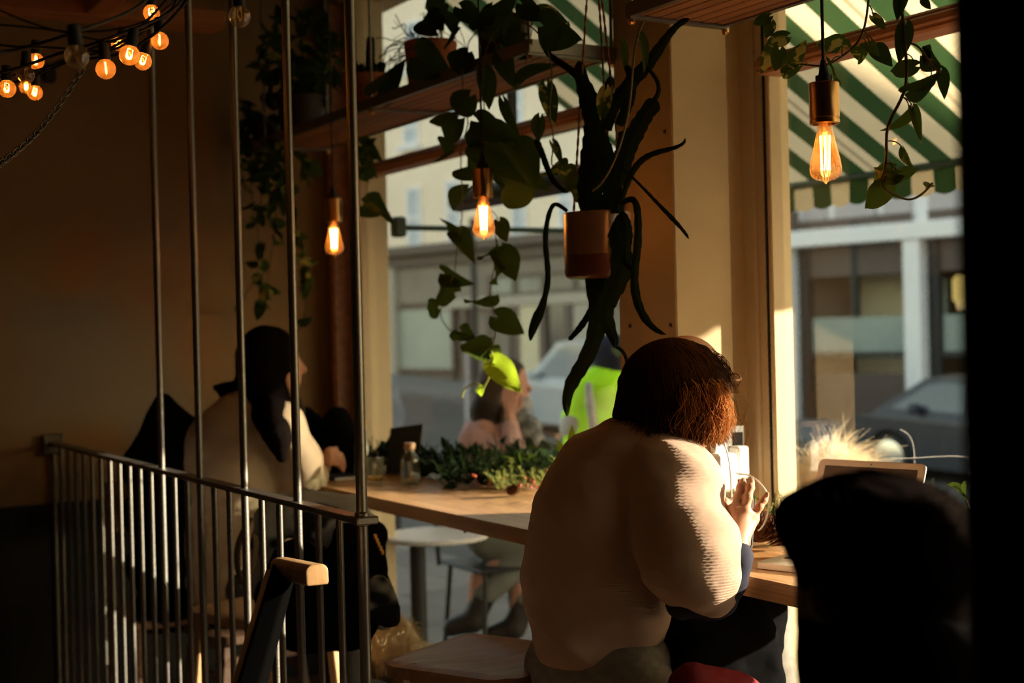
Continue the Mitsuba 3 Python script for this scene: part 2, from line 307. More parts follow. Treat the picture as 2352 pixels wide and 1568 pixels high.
def strip(s0, s1, n0, n1, dz0, dz1):
    """A band along the sloping street."""
    v = [SN(s, n, GS(s) + d) for s in (s0, s1) for n in (n0, n1) for d in (dz0, dz1)]
    return man2tm(m3.Manifold.hull_points(np.array(v)))
struct('road', strip(-60, 30, 6.0, 19.2, -0.3, 0), 'mat_asphalt', 'grey asphalt street outside', 'road')
struct('kerb', strip(-60, 30, 19.2, 19.45, -0.3, 0.12), 'mat_paving', 'kerb across the street', 'kerb')
struct('pavement', strip(-60, 30, 19.45, 22.6, -0.3, 0.11), 'mat_paving', 'footway across the street', 'pavement')
struct('road', box(-14, 6, 4.6, 8.5, -1.6, -0.31), 'mat_asphalt', 'near edge of the street below the footway', 'road')

# ------------------------------------------------------------------ outside: facades
def fac(s0, s1, z0, z1, n0, n1, b=0.0):
    M = np.eye(4); M[:3, 0], M[:3, 1] = STREET_E, STREET_N
    return xf(box(s0, s1, n0, n1, z0, z1, b), M)
D = 22.0
mat('mat_render', tex(plaster((0.90, 0.76, 0.585), (0.84, 0.70, 0.53), 0.5)), 0.8)
mat('mat_ochre', tex(plaster((0.80, 0.56, 0.25), (0.74, 0.50, 0.22), 0.6)), 0.8)
mat('mat_stone', tex(plaster((0.27, 0.225, 0.18), (0.21, 0.175, 0.14), 0.9)), 0.8)
mat('mat_stone_pale', (0.40, 0.35, 0.28), 0.8)
mat('mat_frosted', tex(plaster((0.34, 0.355, 0.30), (0.30, 0.315, 0.27), 0.8)), 0.35)
mat('mat_dark_glass', (0.035, 0.04, 0.05), 0.12, spec=0.6)
mat('mat_blue_glass', (0.30, 0.37, 0.46), 0.15, spec=0.6)
mat('mat_white_paint', (0.72, 0.71, 0.72), 0.5)
mat('mat_cream_wall', (0.62, 0.54, 0.36), 0.8)
def q(px, py): return PN(px, py, D)
L0, L1 = q(884, 600)[0], q(1800, 500)[0] + 0.2
zc = q(864, 576)[1]                                                    # cornice height above the shop front
b1 = thing('building', 'cream rendered building with a grey shop front across the street', 'building')
part(b1, 'wall', fac(L0, L1 - 0.3, zc, 14, D, D + 6), 'mat_render')
part(b1, 'shop_front', fac(L0, L1, -2, zc, D + 0.12, D + 6), 'mat_stone', label='grey brown shop front wall')
part(b1, 'cornice', cat([fac(L0 - 0.4, L1, zc - 0.22, zc + 0.02, D - 0.35, D + 0.2, 0.03), fac(L0 - 0.2, L1, zc - 0.5, zc - 0.22, D - 0.15, D + 0.2, 0.03)]), 'mat_stone_dark', label='dark brown cornice over the shop front')
zf = q(1000, 690)[1]; 
part(b1, 'fascia', fac(L0, L1, zf - 0.05, zc - 0.5, D - 0.02, D + 0.2), 'mat_stone')
part(b1, 'sill_band', fac(L0 + 2, L1, q(1200, 690)[1] - 0.12, q(1200, 690)[1] + 0.12, D - 0.08, D + 0.2, 0.02), 'mat_stone_pale')
def pane_part(b, name, x0, y0, x1, y1, m, dn=0.05, frame=None, fw_=0.09, n0=None, sill=False):
    """A window of a facade: frame with the pane set back, between two pixels on the plane of the facade."""
    (s0, z1), (s1, z0) = q(x0, y0), q(x1, y1); n0 = D if n0 is None else n0
    w = part(b, name, cat([fac(s0 - fw_, s1 + fw_, z1, z1 + fw_, n0 - 0.06, n0 + 0.15), fac(s0 - fw_, s1 + fw_, z0 - fw_, z0, n0 - 0.06, n0 + 0.15), fac(s0 - fw_, s0, z0, z1, n0 - 0.06, n0 + 0.15), fac(s1, s1 + fw_, z0, z1, n0 - 0.06, n0 + 0.15)] + ([fac(s0 - 0.2, s1 + 0.2, z0 - 0.22, z0 - 0.08, n0 - 0.2, n0 + 0.1)] if sill else [])), frame or 'mat_stone_dark')
    part(w, 'pane', fac(s0, s1, z0, z1, n0 - 0.02, n0 + 0.10), m)
    return w
def sash(x0, y0, x1, y1, m='mat_blue_glass'):
    w = pane_part(b1, 'window', x0, y0, x1, y1, m, frame='mat_white_paint', sill=True)
    (s0, z1), (s1, z0) = q(x0, y0), q(x1, y1)
    part(w, 'glazing_bar', cat([fac(s0, s1, (z0 + z1) / 2 - 0.05, (z0 + z1) / 2 + 0.05, D - 0.05, D + 0.1), fac((s0 + s1) / 2 - 0.025, (s0 + s1) / 2 + 0.025, z0, z1, D - 0.04, D + 0.1)]), 'mat_white_paint')
for r in [(942, 440, 966, 560), (1032, 424, 1056, 548), (1182, 405, 1206, 535), (1290, 392, 1312, 520), (934, 262, 958, 324), (1030, 244, 1054, 300), (1172, 215, 1198, 282), (940, 60, 964, 150)]:
    sash(*r)
pane_part(b1, 'window', 905, 712, 1042, 846, 'mat_frosted', label=None) if False else pane_part(b1, 'shop_window', 905, 712, 1042, 846, 'mat_frosted', frame='mat_stone_dark')
(s0, z1), (s1, z0) = q(900, 855), q(1045, 925)
part(b1, 'lower_panel', fac(s0, s1, z0, z1, D - 0.03, D + 0.2, 0.03), 'mat_stone_dark', label='brown panel under the frosted window')
for x0, y0, x1, y1, m in [(1128, 640, 1180, 672, 'mat_frosted'), (1192, 638, 1246, 668, 'mat_frosted'), (1258, 634, 1318, 662, 'mat_dark_glass'), (1326, 630, 1380, 658, 'mat_dark_glass'), (1130, 702, 1172, 726, 'mat_dark_glass')]:
    pane_part(b1, 'fanlight', x0, y0, x1, y1, m)
for x0, x1, y0, y1, m, nm in [(1182, 1258, 700, 800, 'mat_cream_wall', 'wall_panel'), (1262, 1310, 690, 800, 'mat_dark_glass', 'dark_door'), (1316, 1400, 696, 800, 'mat_stone_pale', 'wall_panel'), (1130, 1174, 730, 800, 'mat_stone', 'wall_panel')]:
    (s0, z1), (s1, z0) = q(x0, y0), q(x1, y1 + 90); part(b1, nm, fac(s0, s1, z0, z1, D - 0.02, D + 0.2, 0.02), m)
(s0, z1), (s1, z0) = q(838, 620), q(880, 930); part(b1, 'pilaster', fac(L0 - 0.1, L0 + 0.55, -1.5, zc - 0.5, D - 0.18, D + 0.2, 0.03), 'mat_stone_pale', label='pale stone corner pilaster')
for k in range(6):
    s0 = q(1060 + k * 60, 700)[0]; part(b1, 'mullion', fac(s0, s0 + 0.2, -1, zf, D - 0.06, D + 0.2), 'mat_stone_dark')
b2 = thing('building', 'narrow ochre yellow building beside the cream one across the street', 'building')
part(b2, 'wall', fac(L0 - 9, L0 - 0.02, -2, 12.5, D + 0.4, D + 6), 'mat_ochre')
for k in range(3):
    for z in (5.0, 8.4, 11.3):
        s0 = L0 - 1.9 - k * 2.4; w = part(b2, 'window', fac(s0, s0 + 0.95, z - 0.9, z + 0.9, D + 0.33, D + 0.5), 'mat_white_paint'); part(w, 'pane', fac(s0 + 0.09, s0 + 0.86, z - 0.8, z + 0.8, D + 0.30, D + 0.42), 'mat_blue_glass')
part(b2, 'shop_front', fac(L0 - 9, L0 - 0.1, -2, 3.4, D + 0.2, D + 1), 'mat_stone_pale')
part(b2, 'roof', fac(L0 - 9, L0, 12.5, 12.9, D, D + 6, 0.05), 'mat_terracotta', label='orange tiled eaves')
# right-hand modern shop front
b3 = thing('building', 'white framed modern shop front with large panes across the street', 'building')
R0, R1 = q(1812, 560)[0], q(2420, 500)[0]
zb0, zb1 = q(1900, 565)[1], q(1900, 527)[1]
part(b3, 'beam', fac(R0, R1, zb0, zb1, D - 0.25, D + 0.3, 0.02), 'mat_white_paint', label='white beam over the panes')
part(b3, 'back_wall', fac(R0, R1, -3, 12, D + 3.4, D + 3.6), mat('mat_dim_interior', (0.10, 0.085, 0.05), 0.8))
part(b3, 'upper_wall', fac(R0, R1, zb1, 12, D + 0.2, D + 3.3), 'mat_white_paint')
mat('mat_lilac', (0.40, 0.36, 0.37), 0.5)
mat('mat_brown_blind', (0.085, 0.06, 0.05), 0.6)
mat('mat_teal_film', tex(plaster((0.24, 0.29, 0.26), (0.20, 0.245, 0.225), 1)), 0.4)
for x0, x1 in [(1835, 1886), (1906, 2000), (2018, 2082), (2122, 2240)]:
    s0, s1 = q(x0, 500)[0], q(x1, 500)[0]; part(b3, 'upper_panel', fac(s0, s1, zb1 + 0.05, zb1 + 1.3, D + 0.12, D + 0.3, 0.02), 'mat_lilac')
cols = [(1810, 1832), (2089, 2128), (2400, 2440)]
for x0, x1 in cols:
    s0, s1 = q(x0, 700)[0], q(x1, 700)[0]; part(b3, 'column', fac(s0, s1, -3, zb0, D - 0.2, D + 0.3, 0.02), 'mat_white_paint')
for (x0, x1) in [(1832, 2089), (2128, 2400)]:
    s0, s1 = q(x0, 700)[0], q(x1, 700)[0]
    zz = [q(1960, y)[1] for y in (548, 632, 728, 808, 900)]
    part(b3, 'blind', fac(s0, s1, zz[1], zz[0] + 0.4, D + 0.1, D + 0.14), 'mat_brown_blind', label='dark brown blind above the panes')
    part(b3, 'frosted_band', fac(s0 + 0.25, s1 - 0.05, zz[3], zz[2], D + 0.12, D + 0.15), 'mat_teal_film', label='pale teal frosted band on the glass')
    part(b3, 'frame', cat([fac(s0, s0 + 0.22, -3, zb0, D + 0.05, D + 0.2), fac(s0, s1, zz[3] - 0.1, zz[3], D + 0.08, D + 0.2), fac((s0 + s1) / 2 - .05, (s0 + s1) / 2 + .05, zz[2], zz[0] + .3, D + 0.08, D + 0.2)]), 'mat_black')
    part(b3, 'base_panel', fac(s0, s1, -3, zz[3] - 0.4, D + 0.2, D + 0.4), 'mat_brown_blind')
    part(b3, 'interior_wall', fac(s0 + 0.2, s0 + 1.8, -2, 4, D + 1.6, D + 1.7), 'mat_cream_wall')
    if x0 < 2000:
        lz = q(2066, 665); part(b3, 'interior_lamp', fac(lz[0] - .30, lz[0] + .30, lz[1] - .25, lz[1] + .28, D + 2.2, D + 2.6, .08), 'mat_cream_wall', emitter={'type': 'area', 'radiance': rgb(.030, .022, .006)}, label='yellow glowing lamp inside'); lz = q(2066, 702); part(b3, 'interior_lamp', fac(lz[0] - .18, lz[0] + .18, lz[1] - .08, lz[1] + .08, D + 2.2, D + 2.4, .03), 'mat_cream_wall', emitter={'type': 'area', 'radiance': rgb(.030, .022, .009)})
    part(b3, 'interior_panel', fac(s0 + 1.9, s0 + 2.4, zz[2], zz[1] - 0.1, D + 1.2, D + 1.3), 'mat_teal_film')
# the row of buildings goes on to the right, out of the picture, up to the gap the sun shines through
b4 = thing('building', 'pale brick terrace further along the opposite side, to the right', 'building')
part(b4, 'wall', fac(R1 + 0.05, 11.45, -4, 13, D, D + 8), 'mat_stone_pale')
for k in range(7):
    for z in (2.2, 5.4, 8.6, 11.2):
        s0 = R1 + 1.2 + k * 3.0
        if s0 > 9.6: continue
        w = part(b4, 'window', fac(s0, s0 + 1.1, z - 0.9, z + 0.9, D - 0.04, D + 0.1), 'mat_white_paint'); part(w, 'pane', fac(s0 + 0.09, s0 + 1.01, z - 0.8, z + 0.8, D - 0.06, D), 'mat_blue_glass')
# awning over both windows
AX0, AX1 = -5.62, 0.4
AY0, AZ0, AY1, AZ1 = 2.81, 3.05, 4.30, 2.12
_ph = P(1825, 480, y=AY1)[0]; SW = 0.1165
def _stripes(p, n, uv):
    k = (p.x - _ph) / SW; fl = dr.floor(k); odd = dr.abs(fl - 2 * dr.floor(fl / 2)); fr = k - fl
    g = smoothstep(-0.02, 0.02, fr) * odd + 0.0
    c = mix((0.72, 0.60, 0.38), (0.034, 0.070, 0.024), odd)
    m6 = dr.abs(fl - 6 * dr.floor(fl / 6)); seam = dr.select((m6 > 3.5) & (m6 < 4.5) & (dr.abs(fr - 0.45) < 0.10), 1.0, 0.0)
    c = mix(c, mi.Color3f(0.42, 0.33, 0.20), seam)
    return c * (0.9 + 0.2 * fbm(p.x * 5, p.y * 5, p.z * 5, octaves=3))
thin('mat_awning', tex(_stripes), 1.1, 0.8)
aw = thing('awning', 'green and cream striped awning outside over both windows', 'awning')
nx = 120; xs = np.linspace(AX0, AX1, nx); ts = np.linspace(0, 1, 8); V = []
for t_ in ts:
    for x in xs: V.append([x, AY0 + (AY1 - AY0) * t_, AZ0 + (AZ1 - AZ0) * t_ - 0.03 * math.sin(math.pi * t_)])
Fq = [[a * nx + b, a * nx + b + 1, (a + 1) * nx + b + 1, (a + 1) * nx + b] for a in range(7) for b in range(nx - 1)]
Fq = np.array(Fq); part(aw, 'canopy', tm(V, np.vstack([Fq[:, [0, 1, 2]], Fq[:, [0, 2, 3]]])), 'mat_awning', True)
nv = int((AX1 - AX0) / SW * 8); xs = np.linspace(AX0, AX1, nv); V = []
for x in xs:
    ph = ((x - _ph) / SW) % 1.0; dz = 0.018 * (1 - abs(math.sin(math.pi * ph)) ** 0.6)
    V += [[x, AY1, AZ1], [x, AY1 + 0.01 * math.sin(x * 9), AZ1 - 0.12 + dz]]
Fq = np.array([[2 * k, 2 * k + 1, 2 * k + 3, 2 * k + 2] for k in range(nv - 1)])
part(aw, 'valance', tm(V, np.vstack([Fq[:, [0, 1, 2]], Fq[:, [0, 2, 3]]])), 'mat_awning', True, label='scalloped striped valance')
mat('mat_green_metal', (0.03, 0.07, 0.05), 0.4)
part(aw, 'front_bar', rod([AX0, AY1, AZ1], [AX1, AY1, AZ1], 0.02), 'mat_green_metal', True)
part(aw, 'roller', rod([AX0, AY0 + 0.01, AZ0 + 0.06], [AX1, AY0 + 0.01, AZ0 + 0.06], 0.045, 14), 'mat_green_metal', True)
for x in (-5.70, -0.1):
    a0 = np.array([x, 2.74, 1.972]); part(aw, 'arm', cat([rod(a0, [x, AY1, 1.972], 0.013, 10), rod([x, AY1, 1.972], [max(x, AX0), AY1, AZ1], 0.013, 10), box(x - 0.03, x + 0.03, 2.72, 2.78, 1.93, 2.02, 0.01)]), 'mat_green_metal', 30, label='thin horizontal awning arm')
# outdoor tube heater below the awning
hp0, hp1 = P(1055, 461, y=2.95), P(1310, 420, y=2.95)
hd = (hp1 - hp0) / np.linalg.norm(hp1 - hp0); hd[2] = 0; hd /= np.linalg.norm(hd); hp1 = hp0 + hd * 1.9
ht = thing('tube_heater', 'black tube heater hanging outside the left window', 'heater')
part(ht, 'body', tube([hp0 - hd * 0.04, hp0 - hd * 0.033, hp0 - hd * 0.02, hp0, hp1, hp1 + hd * 0.03], [0.012, 0.035, 0.046, 0.05, 0.05, 0.02], 20), 'mat_black', 40)
for k in (0.25, 0.8):
    c = hp0 + (hp1 - hp0) * k; part(ht, 'bracket', beam(c, [c[0], c[1], c[2] + 0.62], 0.03, 0.03, up=(1, 0, 0)), 'mat_black')
part(ht, 'reflector_rail', beam(hp0 + [0.15, 0, 0.21], hp1 + [0, 0, 0.21], 0.05, 0.05, b=0.01), 'mat_black')
# ------------------------------------------------------------------ counter
CT = 0.95
ctr = thing('counter', 'long wooden bar counter running below both windows', 'counter')
import shapely.geometry as sg
_wt = sg.box(-5.915, 2.008, 0.6, 2.532).difference(sg.box(-3.398, 2.332, -3.117, 2.6)).buffer(-.003).buffer(.003, 4)
part(ctr, 'worktop', extrude(_wt, 0.045, trimesh.transformations.translation_matrix([0, 0, CT - 0.045])), 'mat_counter', 30)
for x in (-5.5, -3.60, -1.2, 0.3):
    part(ctr, 'bracket', cat([box(x - 0.02, x + 0.02, 2.12, 2.53, CT - 0.075, CT - 0.045), beam([x, 2.2, CT - 0.07], [x, 2.53, CT - 0.33], 0.03, 0.02)]), 'mat_iron')
_h = P(1069, 1216, y=2.03)
hk = cat([rod([_h[0], 2.03, CT - 0.045], [_h[0], 2.03, _h[2]], 0.0045, 8)] + [tube(spline([[_h[0], 2.03, _h[2]], [_h[0] + sx * 0.008, 2.03 - sx * 0.006, _h[2] - 0.006], [_h[0] + sx * 0.018, 2.03 - sx * 0.012, _h[2] + 0.002], [_h[0] + sx * 0.02, 2.03 - sx * 0.014, _h[2] + 0.012]], 10), 0.004, 7) for sx in (-1, 1)])
thing('coat_hook', 'black double coat hook under the counter edge', 'hook', mesh=hk, mat='mat_black', smooth=40)

# ------------------------------------------------------------------ stair railing
RY, RZ = 1.281, 1.10
rl = thing('stair_railing', 'black iron stair railing with thin bars, some reaching the ceiling', 'railing')
part(rl, 'top_rail', cat([box(-5.93, -2.86, RY - 0.02, RY + 0.02, RZ - 0.014, RZ, 0.002), box(-2.90, -2.852, RY - 0.022, RY + 0.03, RZ - 0.016, RZ + 0.002, 0.003)]), 'mat_iron', label='flat iron top rail')
part(rl, 'bottom_rail', box(-5.93, -2.86, RY - 0.015, RY + 0.015, 0.05, 0.062), 'mat_iron')
part(rl, 'wall_plate', box(-5.93, -5.90, RY - 0.04, RY + 0.04, RZ - 0.05, RZ + 0.03, 0.004), 'mat_iron')
_bal = mikit.ply(lathe([(0, 0), (0.0085, 0), (0.0085, RZ - 0.014), (0, RZ - 0.014)], 12), 'mat_iron', 40)
_post = mikit.ply(lathe([(0, 0), (0.0105, 0), (0.0105, 3.25), (0, 3.25)], 12), 'mat_iron', 40)
_newel = mikit.ply(lathe([(0, 0), (0.0125, 0), (0.0125, RZ - 0.02), (0.0165, RZ - 0.018), (0.0165, RZ + 0.008), (0.0125, RZ + 0.012), (0.0115, 3.25), (0, 3.25)], 16), 'mat_iron', 40)
for n in range(25):
    x = -2.876 - 0.1266 * n
    if x < -5.92: break
    M = trimesh.transformations.translation_matrix([x, RY, 0])
    if n == 0: part(rl, 'newel_post', shape=_newel, M=M, label='thicker end post of the railing')
    elif n % 3 == 0 and n <= 12: part(rl, 'tall_bar', shape=_post, M=M, label='bar running on up to the ceiling')
    else: part(rl, 'baluster', shape=_bal, M=M)
scene['mat_shaded_rail'] = {'type': 'twosided', 'b': {'type': 'diffuse', 'reflectance': rgb(0.002, 0.002, 0.002)}}  # near black stands in for the shade over the sloping rail
hr = thing('handrail', 'light oak stair handrail with a steel strip along its side', 'handrail')
E0, K0, D0 = P(729, 1320, t=2.72), P(652, 1303, t=2.93), P(545, 1690, t=2.25)
def _prof(w, h, r, n=4):
    pts = []
    for cx, cy, a0 in [(w / 2 - r, h / 2 - r, 0), (-w / 2 + r, h / 2 - r, 90), (-w / 2 + r * 0.4, -h / 2 + r * 0.4, 180), (w / 2 - r * 0.4, -h / 2 + r * 0.4, 270)]:
        rr = r if a0 < 180 else r * 0.4
        for k in range(n + 1):
            a = math.radians(a0 + 90 * k / n); pts.append((cx + rr * math.cos(a), cy + rr * math.sin(a)))
    return pts
def bar(p0, p1, w, h, r, b=0.004, upv=(0, 0, 1)):
    p0, p1 = np.asarray(p0, float), np.asarray(p1, float); d = p1 - p0; L = np.linalg.norm(d); d /= L; s = np.cross(d, upv); s /= np.linalg.norm(s); n = np.cross(s, d)
    M = np.eye(4); M[:3, 0], M[:3, 1], M[:3, 2], M[:3, 3] = s, n, d, p0
    if np.linalg.det(M[:3, :3]) < 0: M[:3, 0] *= -1
    pr = np.array(_prof(w, h, r)); rings = []
    for z, k in [(0, b), (b * 0.3, b * 0.3), (b, 0), (L - b, 0), (L - b * 0.3, b * 0.3), (L, b)]:
        sc = np.array([1 - 2 * k / w, 1 - 2 * k / h]); rings.append(np.column_stack([pr * sc, np.full(len(pr), z)]))
    m = len(pr); v = np.vstack(rings + [[[0, 0, 0]], [[0, 0, L]]]); f = []
    for i in range(5):
        for j in range(m):
            k = (j + 1) % m; a, b_, c, e = i * m + j, i * m + k, (i + 1) * m + k, (i + 1) * m + j; f += [[a, b_, c], [a, c, e]]
    for j in range(m):
        k = (j + 1) % m; f += [[k, j, 6 * m], [5 * m + j, 5 * m + k, 6 * m + 1]]
    return xf(tm(v, f), M)
part(hr, 'rail', bar(E0, K0 + (K0 - E0) * 0.10, 0.046, 0.04, 0.014), 'mat_oak', 40, label='short rounded oak end')
part(hr, 'sloping_rail', bar(K0 - [0, 0, 0.004], D0, 0.046, 0.036, 0.010), 'mat_shaded_rail', 40, label='sloping rail coloured black for the shade on it')
mat('mat_steel_strip', (0.45, 0.37, 0.25), 0.7)
_l = -CR * [1, 1, 0]; _l /= np.linalg.norm(_l); _e = (E0 - K0) / np.linalg.norm(E0 - K0)
o = _l * 0.024 - CF * 0.024
part(hr, 'strip', cat([beam(K0 + o * 0.2 - CF * 0.022 - [0, 0, 0.012] - _e * 0.004, K0 - CF * 0.022 + _e * 0.055 - [0, 0, 0.012], 0.016, 0.003, up=-CF), beam(K0 + o + [0, 0, 0.0], D0 + o, 0.017, 0.003, up=-CF)]), 'mat_steel_strip', label='worn steel strip')
for k in (0.25, 0.7):
    c = K0 + (D0 - K0) * k; part(hr, 'bracket', rod(c, [c[0], c[1], 0.0], 0.008), 'mat_iron', True)

# ------------------------------------------------------------------ pendant lamps
def emit(name, r, g, b): 
    scene[name] = {'type': 'diffuse', 'reflectance': rgb(0.8, 0.6, 0.3)}
    return {'type': 'area', 'radiance': rgb(r, g, b)}
EM = emit('mat_filament', 7.5, 2.9, .62)
def revolve_down(prof, n=28): return lathe([(r, -z) for r, z in prof], n)
def pendant(px, py, y, label, rods=6):
    p = P(px, py, y=y); t = thing('pendant_lamp', label, 'pendant lamp', 'pendant lamps over the counter')
    part(t, 'cord', tube([p + [0, 0, 0.03], [p[0], p[1], 3.25]], 0.0034, 8), 'mat_black', True)
    part(t, 'cap', tr(lathe([(0, 0.046), (0.005, 0.046), (0.0105, 0.016), (0.0165, 0.014), (0.0165, 0), (0, 0)], 20), p), 'mat_black', 40)
    part(t, 'socket', tr(revolve_down([(0, 0), (0.0285, 0), (0.0302, 0.002), (0.0302, 0.071), (0.0290, 0.072), (0.0290, 0.0745), (0.0302, 0.0755), (0.0302, 0.082), (0.028, 0.084), (0.024, 0.0835), (0.023, 0.05), (0, 0.05)], 32), p), 'mat_brass', 30, label='brass socket')
    g = part(t, 'bulb', tr(revolve_down([(0.0125, 0.075), (0.0135, 0.085), (0.0165, 0.100), (0.0215, 0.122), (0.0265, 0.143), (0.0305, 0.160), (0.0322, 0.172), (0.0315, 0.182), (0.0275, 0.190), (0.019, 0.1955), (0.009, 0.198), (0.004, 0.2), (0.002, 0.2035), (0, 0.204)], 32), p), 'mat_bulb_glass', True, label='amber squirrel cage bulb')
    fil = []
    for k in range(rods):
        a = 2 * math.pi * k / rods + 0.3; r0, r1 = 0.011, 0.0085
        fil.append(rod(p + [r0 * math.cos(a), r0 * math.sin(a), -0.108], p + [r1 * math.cos(a + .25), r1 * math.sin(a + .25), -0.176], 0.0011, 6))
    part(g, 'filament', cat(fil), 'mat_filament', emitter=EM)
    part(g, 'stem', cat([tr(revolve_down([(0, 0.082), (0.006, 0.082), (0.005, 0.100), (0.0025, 0.107), (0, 0.107)], 10), p)] + [rod(p + [0, 0, -0.104], p + [0.011 * math.cos(a), 0.011 * math.sin(a), -0.108], 0.0005, 4) for a in (0.3, 1.35, 2.4, 3.44, 4.5, 5.5)]), 'mat_white_plastic')
    return t
pendant(1892, 190, 2.0, 'pendant lamp with a glowing filament bulb hanging in front of the right window')
pendant(1108, 388, 2.0, 'pendant lamp among the trailing leaves in front of the left window')
pendant(765, 456, 2.0, 'small looking pendant lamp before the tan end wall, nearest the corner')

# ------------------------------------------------------------------ string lights
mat('mat_rubber', (0.015, 0.014, 0.013), 0.6)
_cl = ['front string light cable running to the big unlit bulb', 'string light cable carrying the brightest bulbs, sagging in the middle of the bundle', 'thin string light cable just below the bulb cable', 'blurred far string light cable against the timber beam', 'farthest string light cable, starting at the top left corner', 'string light cable passing above the leftmost small bulbs', 'short string light cable joining the bundle above the chain', 'lowest string light cable, past the lowest bulbs at the left edge']
def cable(pts, label, r=0.0032):
    q_ = [P(a, b, t=t) for a, b, t in pts]; thing('light_cable', label, 'cable', 'string light cables', mesh=tube(spline(q_, 30), r, 6), mat='mat_rubber', smooth=True)
for pts in [[(-60, 118, 2.3), (90, 100, 2.4), (170, 75, 2.4), (240, 50, 2.5), (320, 12, 2.7), (380, -40, 2.8)],
            [(-60, 168, 2.9), (60, 150, 2.9), (130, 125, 2.9), (200, 105, 2.85), (285, 75, 2.85), (360, 45, 2.9), (430, -20, 3.0)],
            [(-60, 190, 3.2), (50, 170, 3.2), (150, 140, 3.2), (215, 110, 3.2), (300, 80, 3.2), (410, -20, 3.3)],
            [(-60, 52, 4.0), (60, 62, 4.0), (150, 75, 4.0), (215, 90, 4.0), (290, 95, 4.0)], [(-60, -20, 4.2), (50, 45, 4.2), (110, 65, 4.2), (170, 72, 4.1), (300, 60, 4.0), (420, -20, 4.0)],
            [(-60, 85, 3.5), (60, 108, 3.5), (130, 110, 3.5), (210, 117, 3.5), (290, 100, 3.4), (370, 40, 3.3), (430, 0, 3.3), (480, -20, 3.3)],
            [(120, 160, 3.0), (200, 135, 3.0), (270, 125, 3.0), (345, 85, 3.0), (430, 0, 3.0), (450, -30, 3.0)], [(-60, 195, 3.4), (40, 187, 3.4), (100, 165, 3.4), (150, 140, 3.4), (230, 120, 3.4), (330, 55, 3.4), (400, -20, 3.4)]]:
    cable(pts, _cl.pop(0))
EM2 = emit('mat_filament_small', 8.0, 2.8, .5)
SB = lathe([(0.0085, 0.0205), (0.0105, 0.0175), (0.0165, 0.012), (0.0197, 0.0045), (0.02, 0.0), (0.0197, -0.0045), (0.0165, -0.0115), (0.0105, -0.0172), (0.004, -0.0196), (0, -0.02)], 24)
SK = lathe([(0, 0.052), (0.009, 0.052), (0.0105, 0.05), (0.0105, 0.036), (0.0118, 0.034), (0.0118, 0.018), (0.0095, 0.0175), (0, 0.0175)], 16)
SF = cat([tube(spline([[a, 0.0, 0.012], [a * 1.2, 0, 0.001], [a * 0.6, 0, -0.007], [0, 0, -0.002 - abs(a)]], 8), 0.0008, 5) for a in (-0.0055, 0.0055)] + [tube([[-0.0055, 0, 0.001], [0, 0.001, -0.006], [0.0055, 0, 0.001]], 0.0008, 5)])
_sb, _sb0, _sk = mikit.ply(SB, 'mat_globe_glass', True), mikit.ply(SB, 'mat_clear_bulb', True), mikit.ply(SK, 'mat_rubber', 40)
_sf, _sf0 = mikit.ply(SF, 'mat_filament_small', False, emitter=EM2), mikit.ply(SF, 'mat_brass')
_ss = mikit.ply(lathe([(0, 0.02), (0.004, 0.02), (0.003, 0.012), (0, 0.01)], 8), 'mat_white_plastic')
SBULBS = [(348, 30, 38, 1, 0), (367, 94, 41, 1, 0), (550, 38, 50, 0, 0), (297, 127, 47, 1, 12), (328, 141, 41, 1, 18), (270, 100, 30, 1, 20), (243, 159, 46, 1, -4), (176, 130, 56, 0, -4), (83, 141, 37, 1, 0), (59, 172, 41, 0, 3), (16, 204, 41, 1, 0), (60, 200, 31, 1, 0), (80, 213, 35, 1, 6)]
_bl = ['glowing globe bulb topmost, against the timber beam', 'glowing globe bulb nearest the first tall iron bar', 'clear unlit globe bulb on its own at the top of the third tall iron bar', 'largest glowing globe bulb, overlapping its right neighbour', 'glowing globe bulb half behind the largest glowing one', 'small glowing globe bulb mostly hidden by the black socket in front', 'glowing globe bulb hanging alone right of the chain', 'large unlit globe bulb at the top end of the chain', 'glowing globe bulb left of the large unlit one, higher than its neighbours', 'unlit globe bulb above the pair of lowest glowing bulbs', 'glowing globe bulb at the left edge of the picture', 'small glowing globe bulb directly under an unlit one', 'lowest glowing globe bulb in the bundle']
for (a, b, d, lit, tilt), lb in zip(SBULBS, _bl):
    t = 0.04 * FPX / d; p = P(a, b, t=t)
    th = thing('string_bulb', lb, 'light bulb', 'lit string bulbs' if lit else 'unlit string bulbs')
    M = trimesh.transformations.translation_matrix(p) @ trimesh.transformations.rotation_matrix(math.radians(tilt), CF) @ trimesh.transformations.rotation_matrix(0.6 + a * 0.1, [0, 0, 1])
    part(th, 'socket', shape=_sk, M=M); g = part(th, 'glass', shape=_sb if lit else _sb0, M=M); part(g, 'filament', shape=_sf if lit else _sf0, M=M); part(g, 'stem', shape=_ss, M=M)

# ------------------------------------------------------------------ timber frame near the ceiling, chain, wall bracket
e = P(505, 52, x=-4.7); mat('mat_timber', tex(wood_fn((0.32, 0.12, 0.035), (0.22, 0.075, 0.02), 1, 0.7)), 0.6)
thing('timber_beam', 'brown timber beam below the ceiling crossing the upper left corner', 'beam', mesh=box(-4.76, -4.64, -1.2, e[1], e[2] - 0.03, e[2] + 0.03, 0.004), mat='mat_timber')
c = P(222, 58, x=-4.64); thing('timber_beam', 'slanting brown timber joist meeting the longer beam at upper left', 'beam', mesh=box(-4.64, -1.9, c[1] - 0.035, c[1] + 0.035, e[2] - 0.025, e[2] + 0.03, 0.004), mat='mat_timber')
for x in (-4.7, -2.2):
    pass
ch = thing('chain', 'dark metal chain hanging diagonally in front of the tan wall', 'chain')
a, b = P(192, 158, t=3.6), P(-20, 388, t=3.2); L = np.linalg.norm(b - a); nl = int(L / 0.0185); d = (b - a) / L
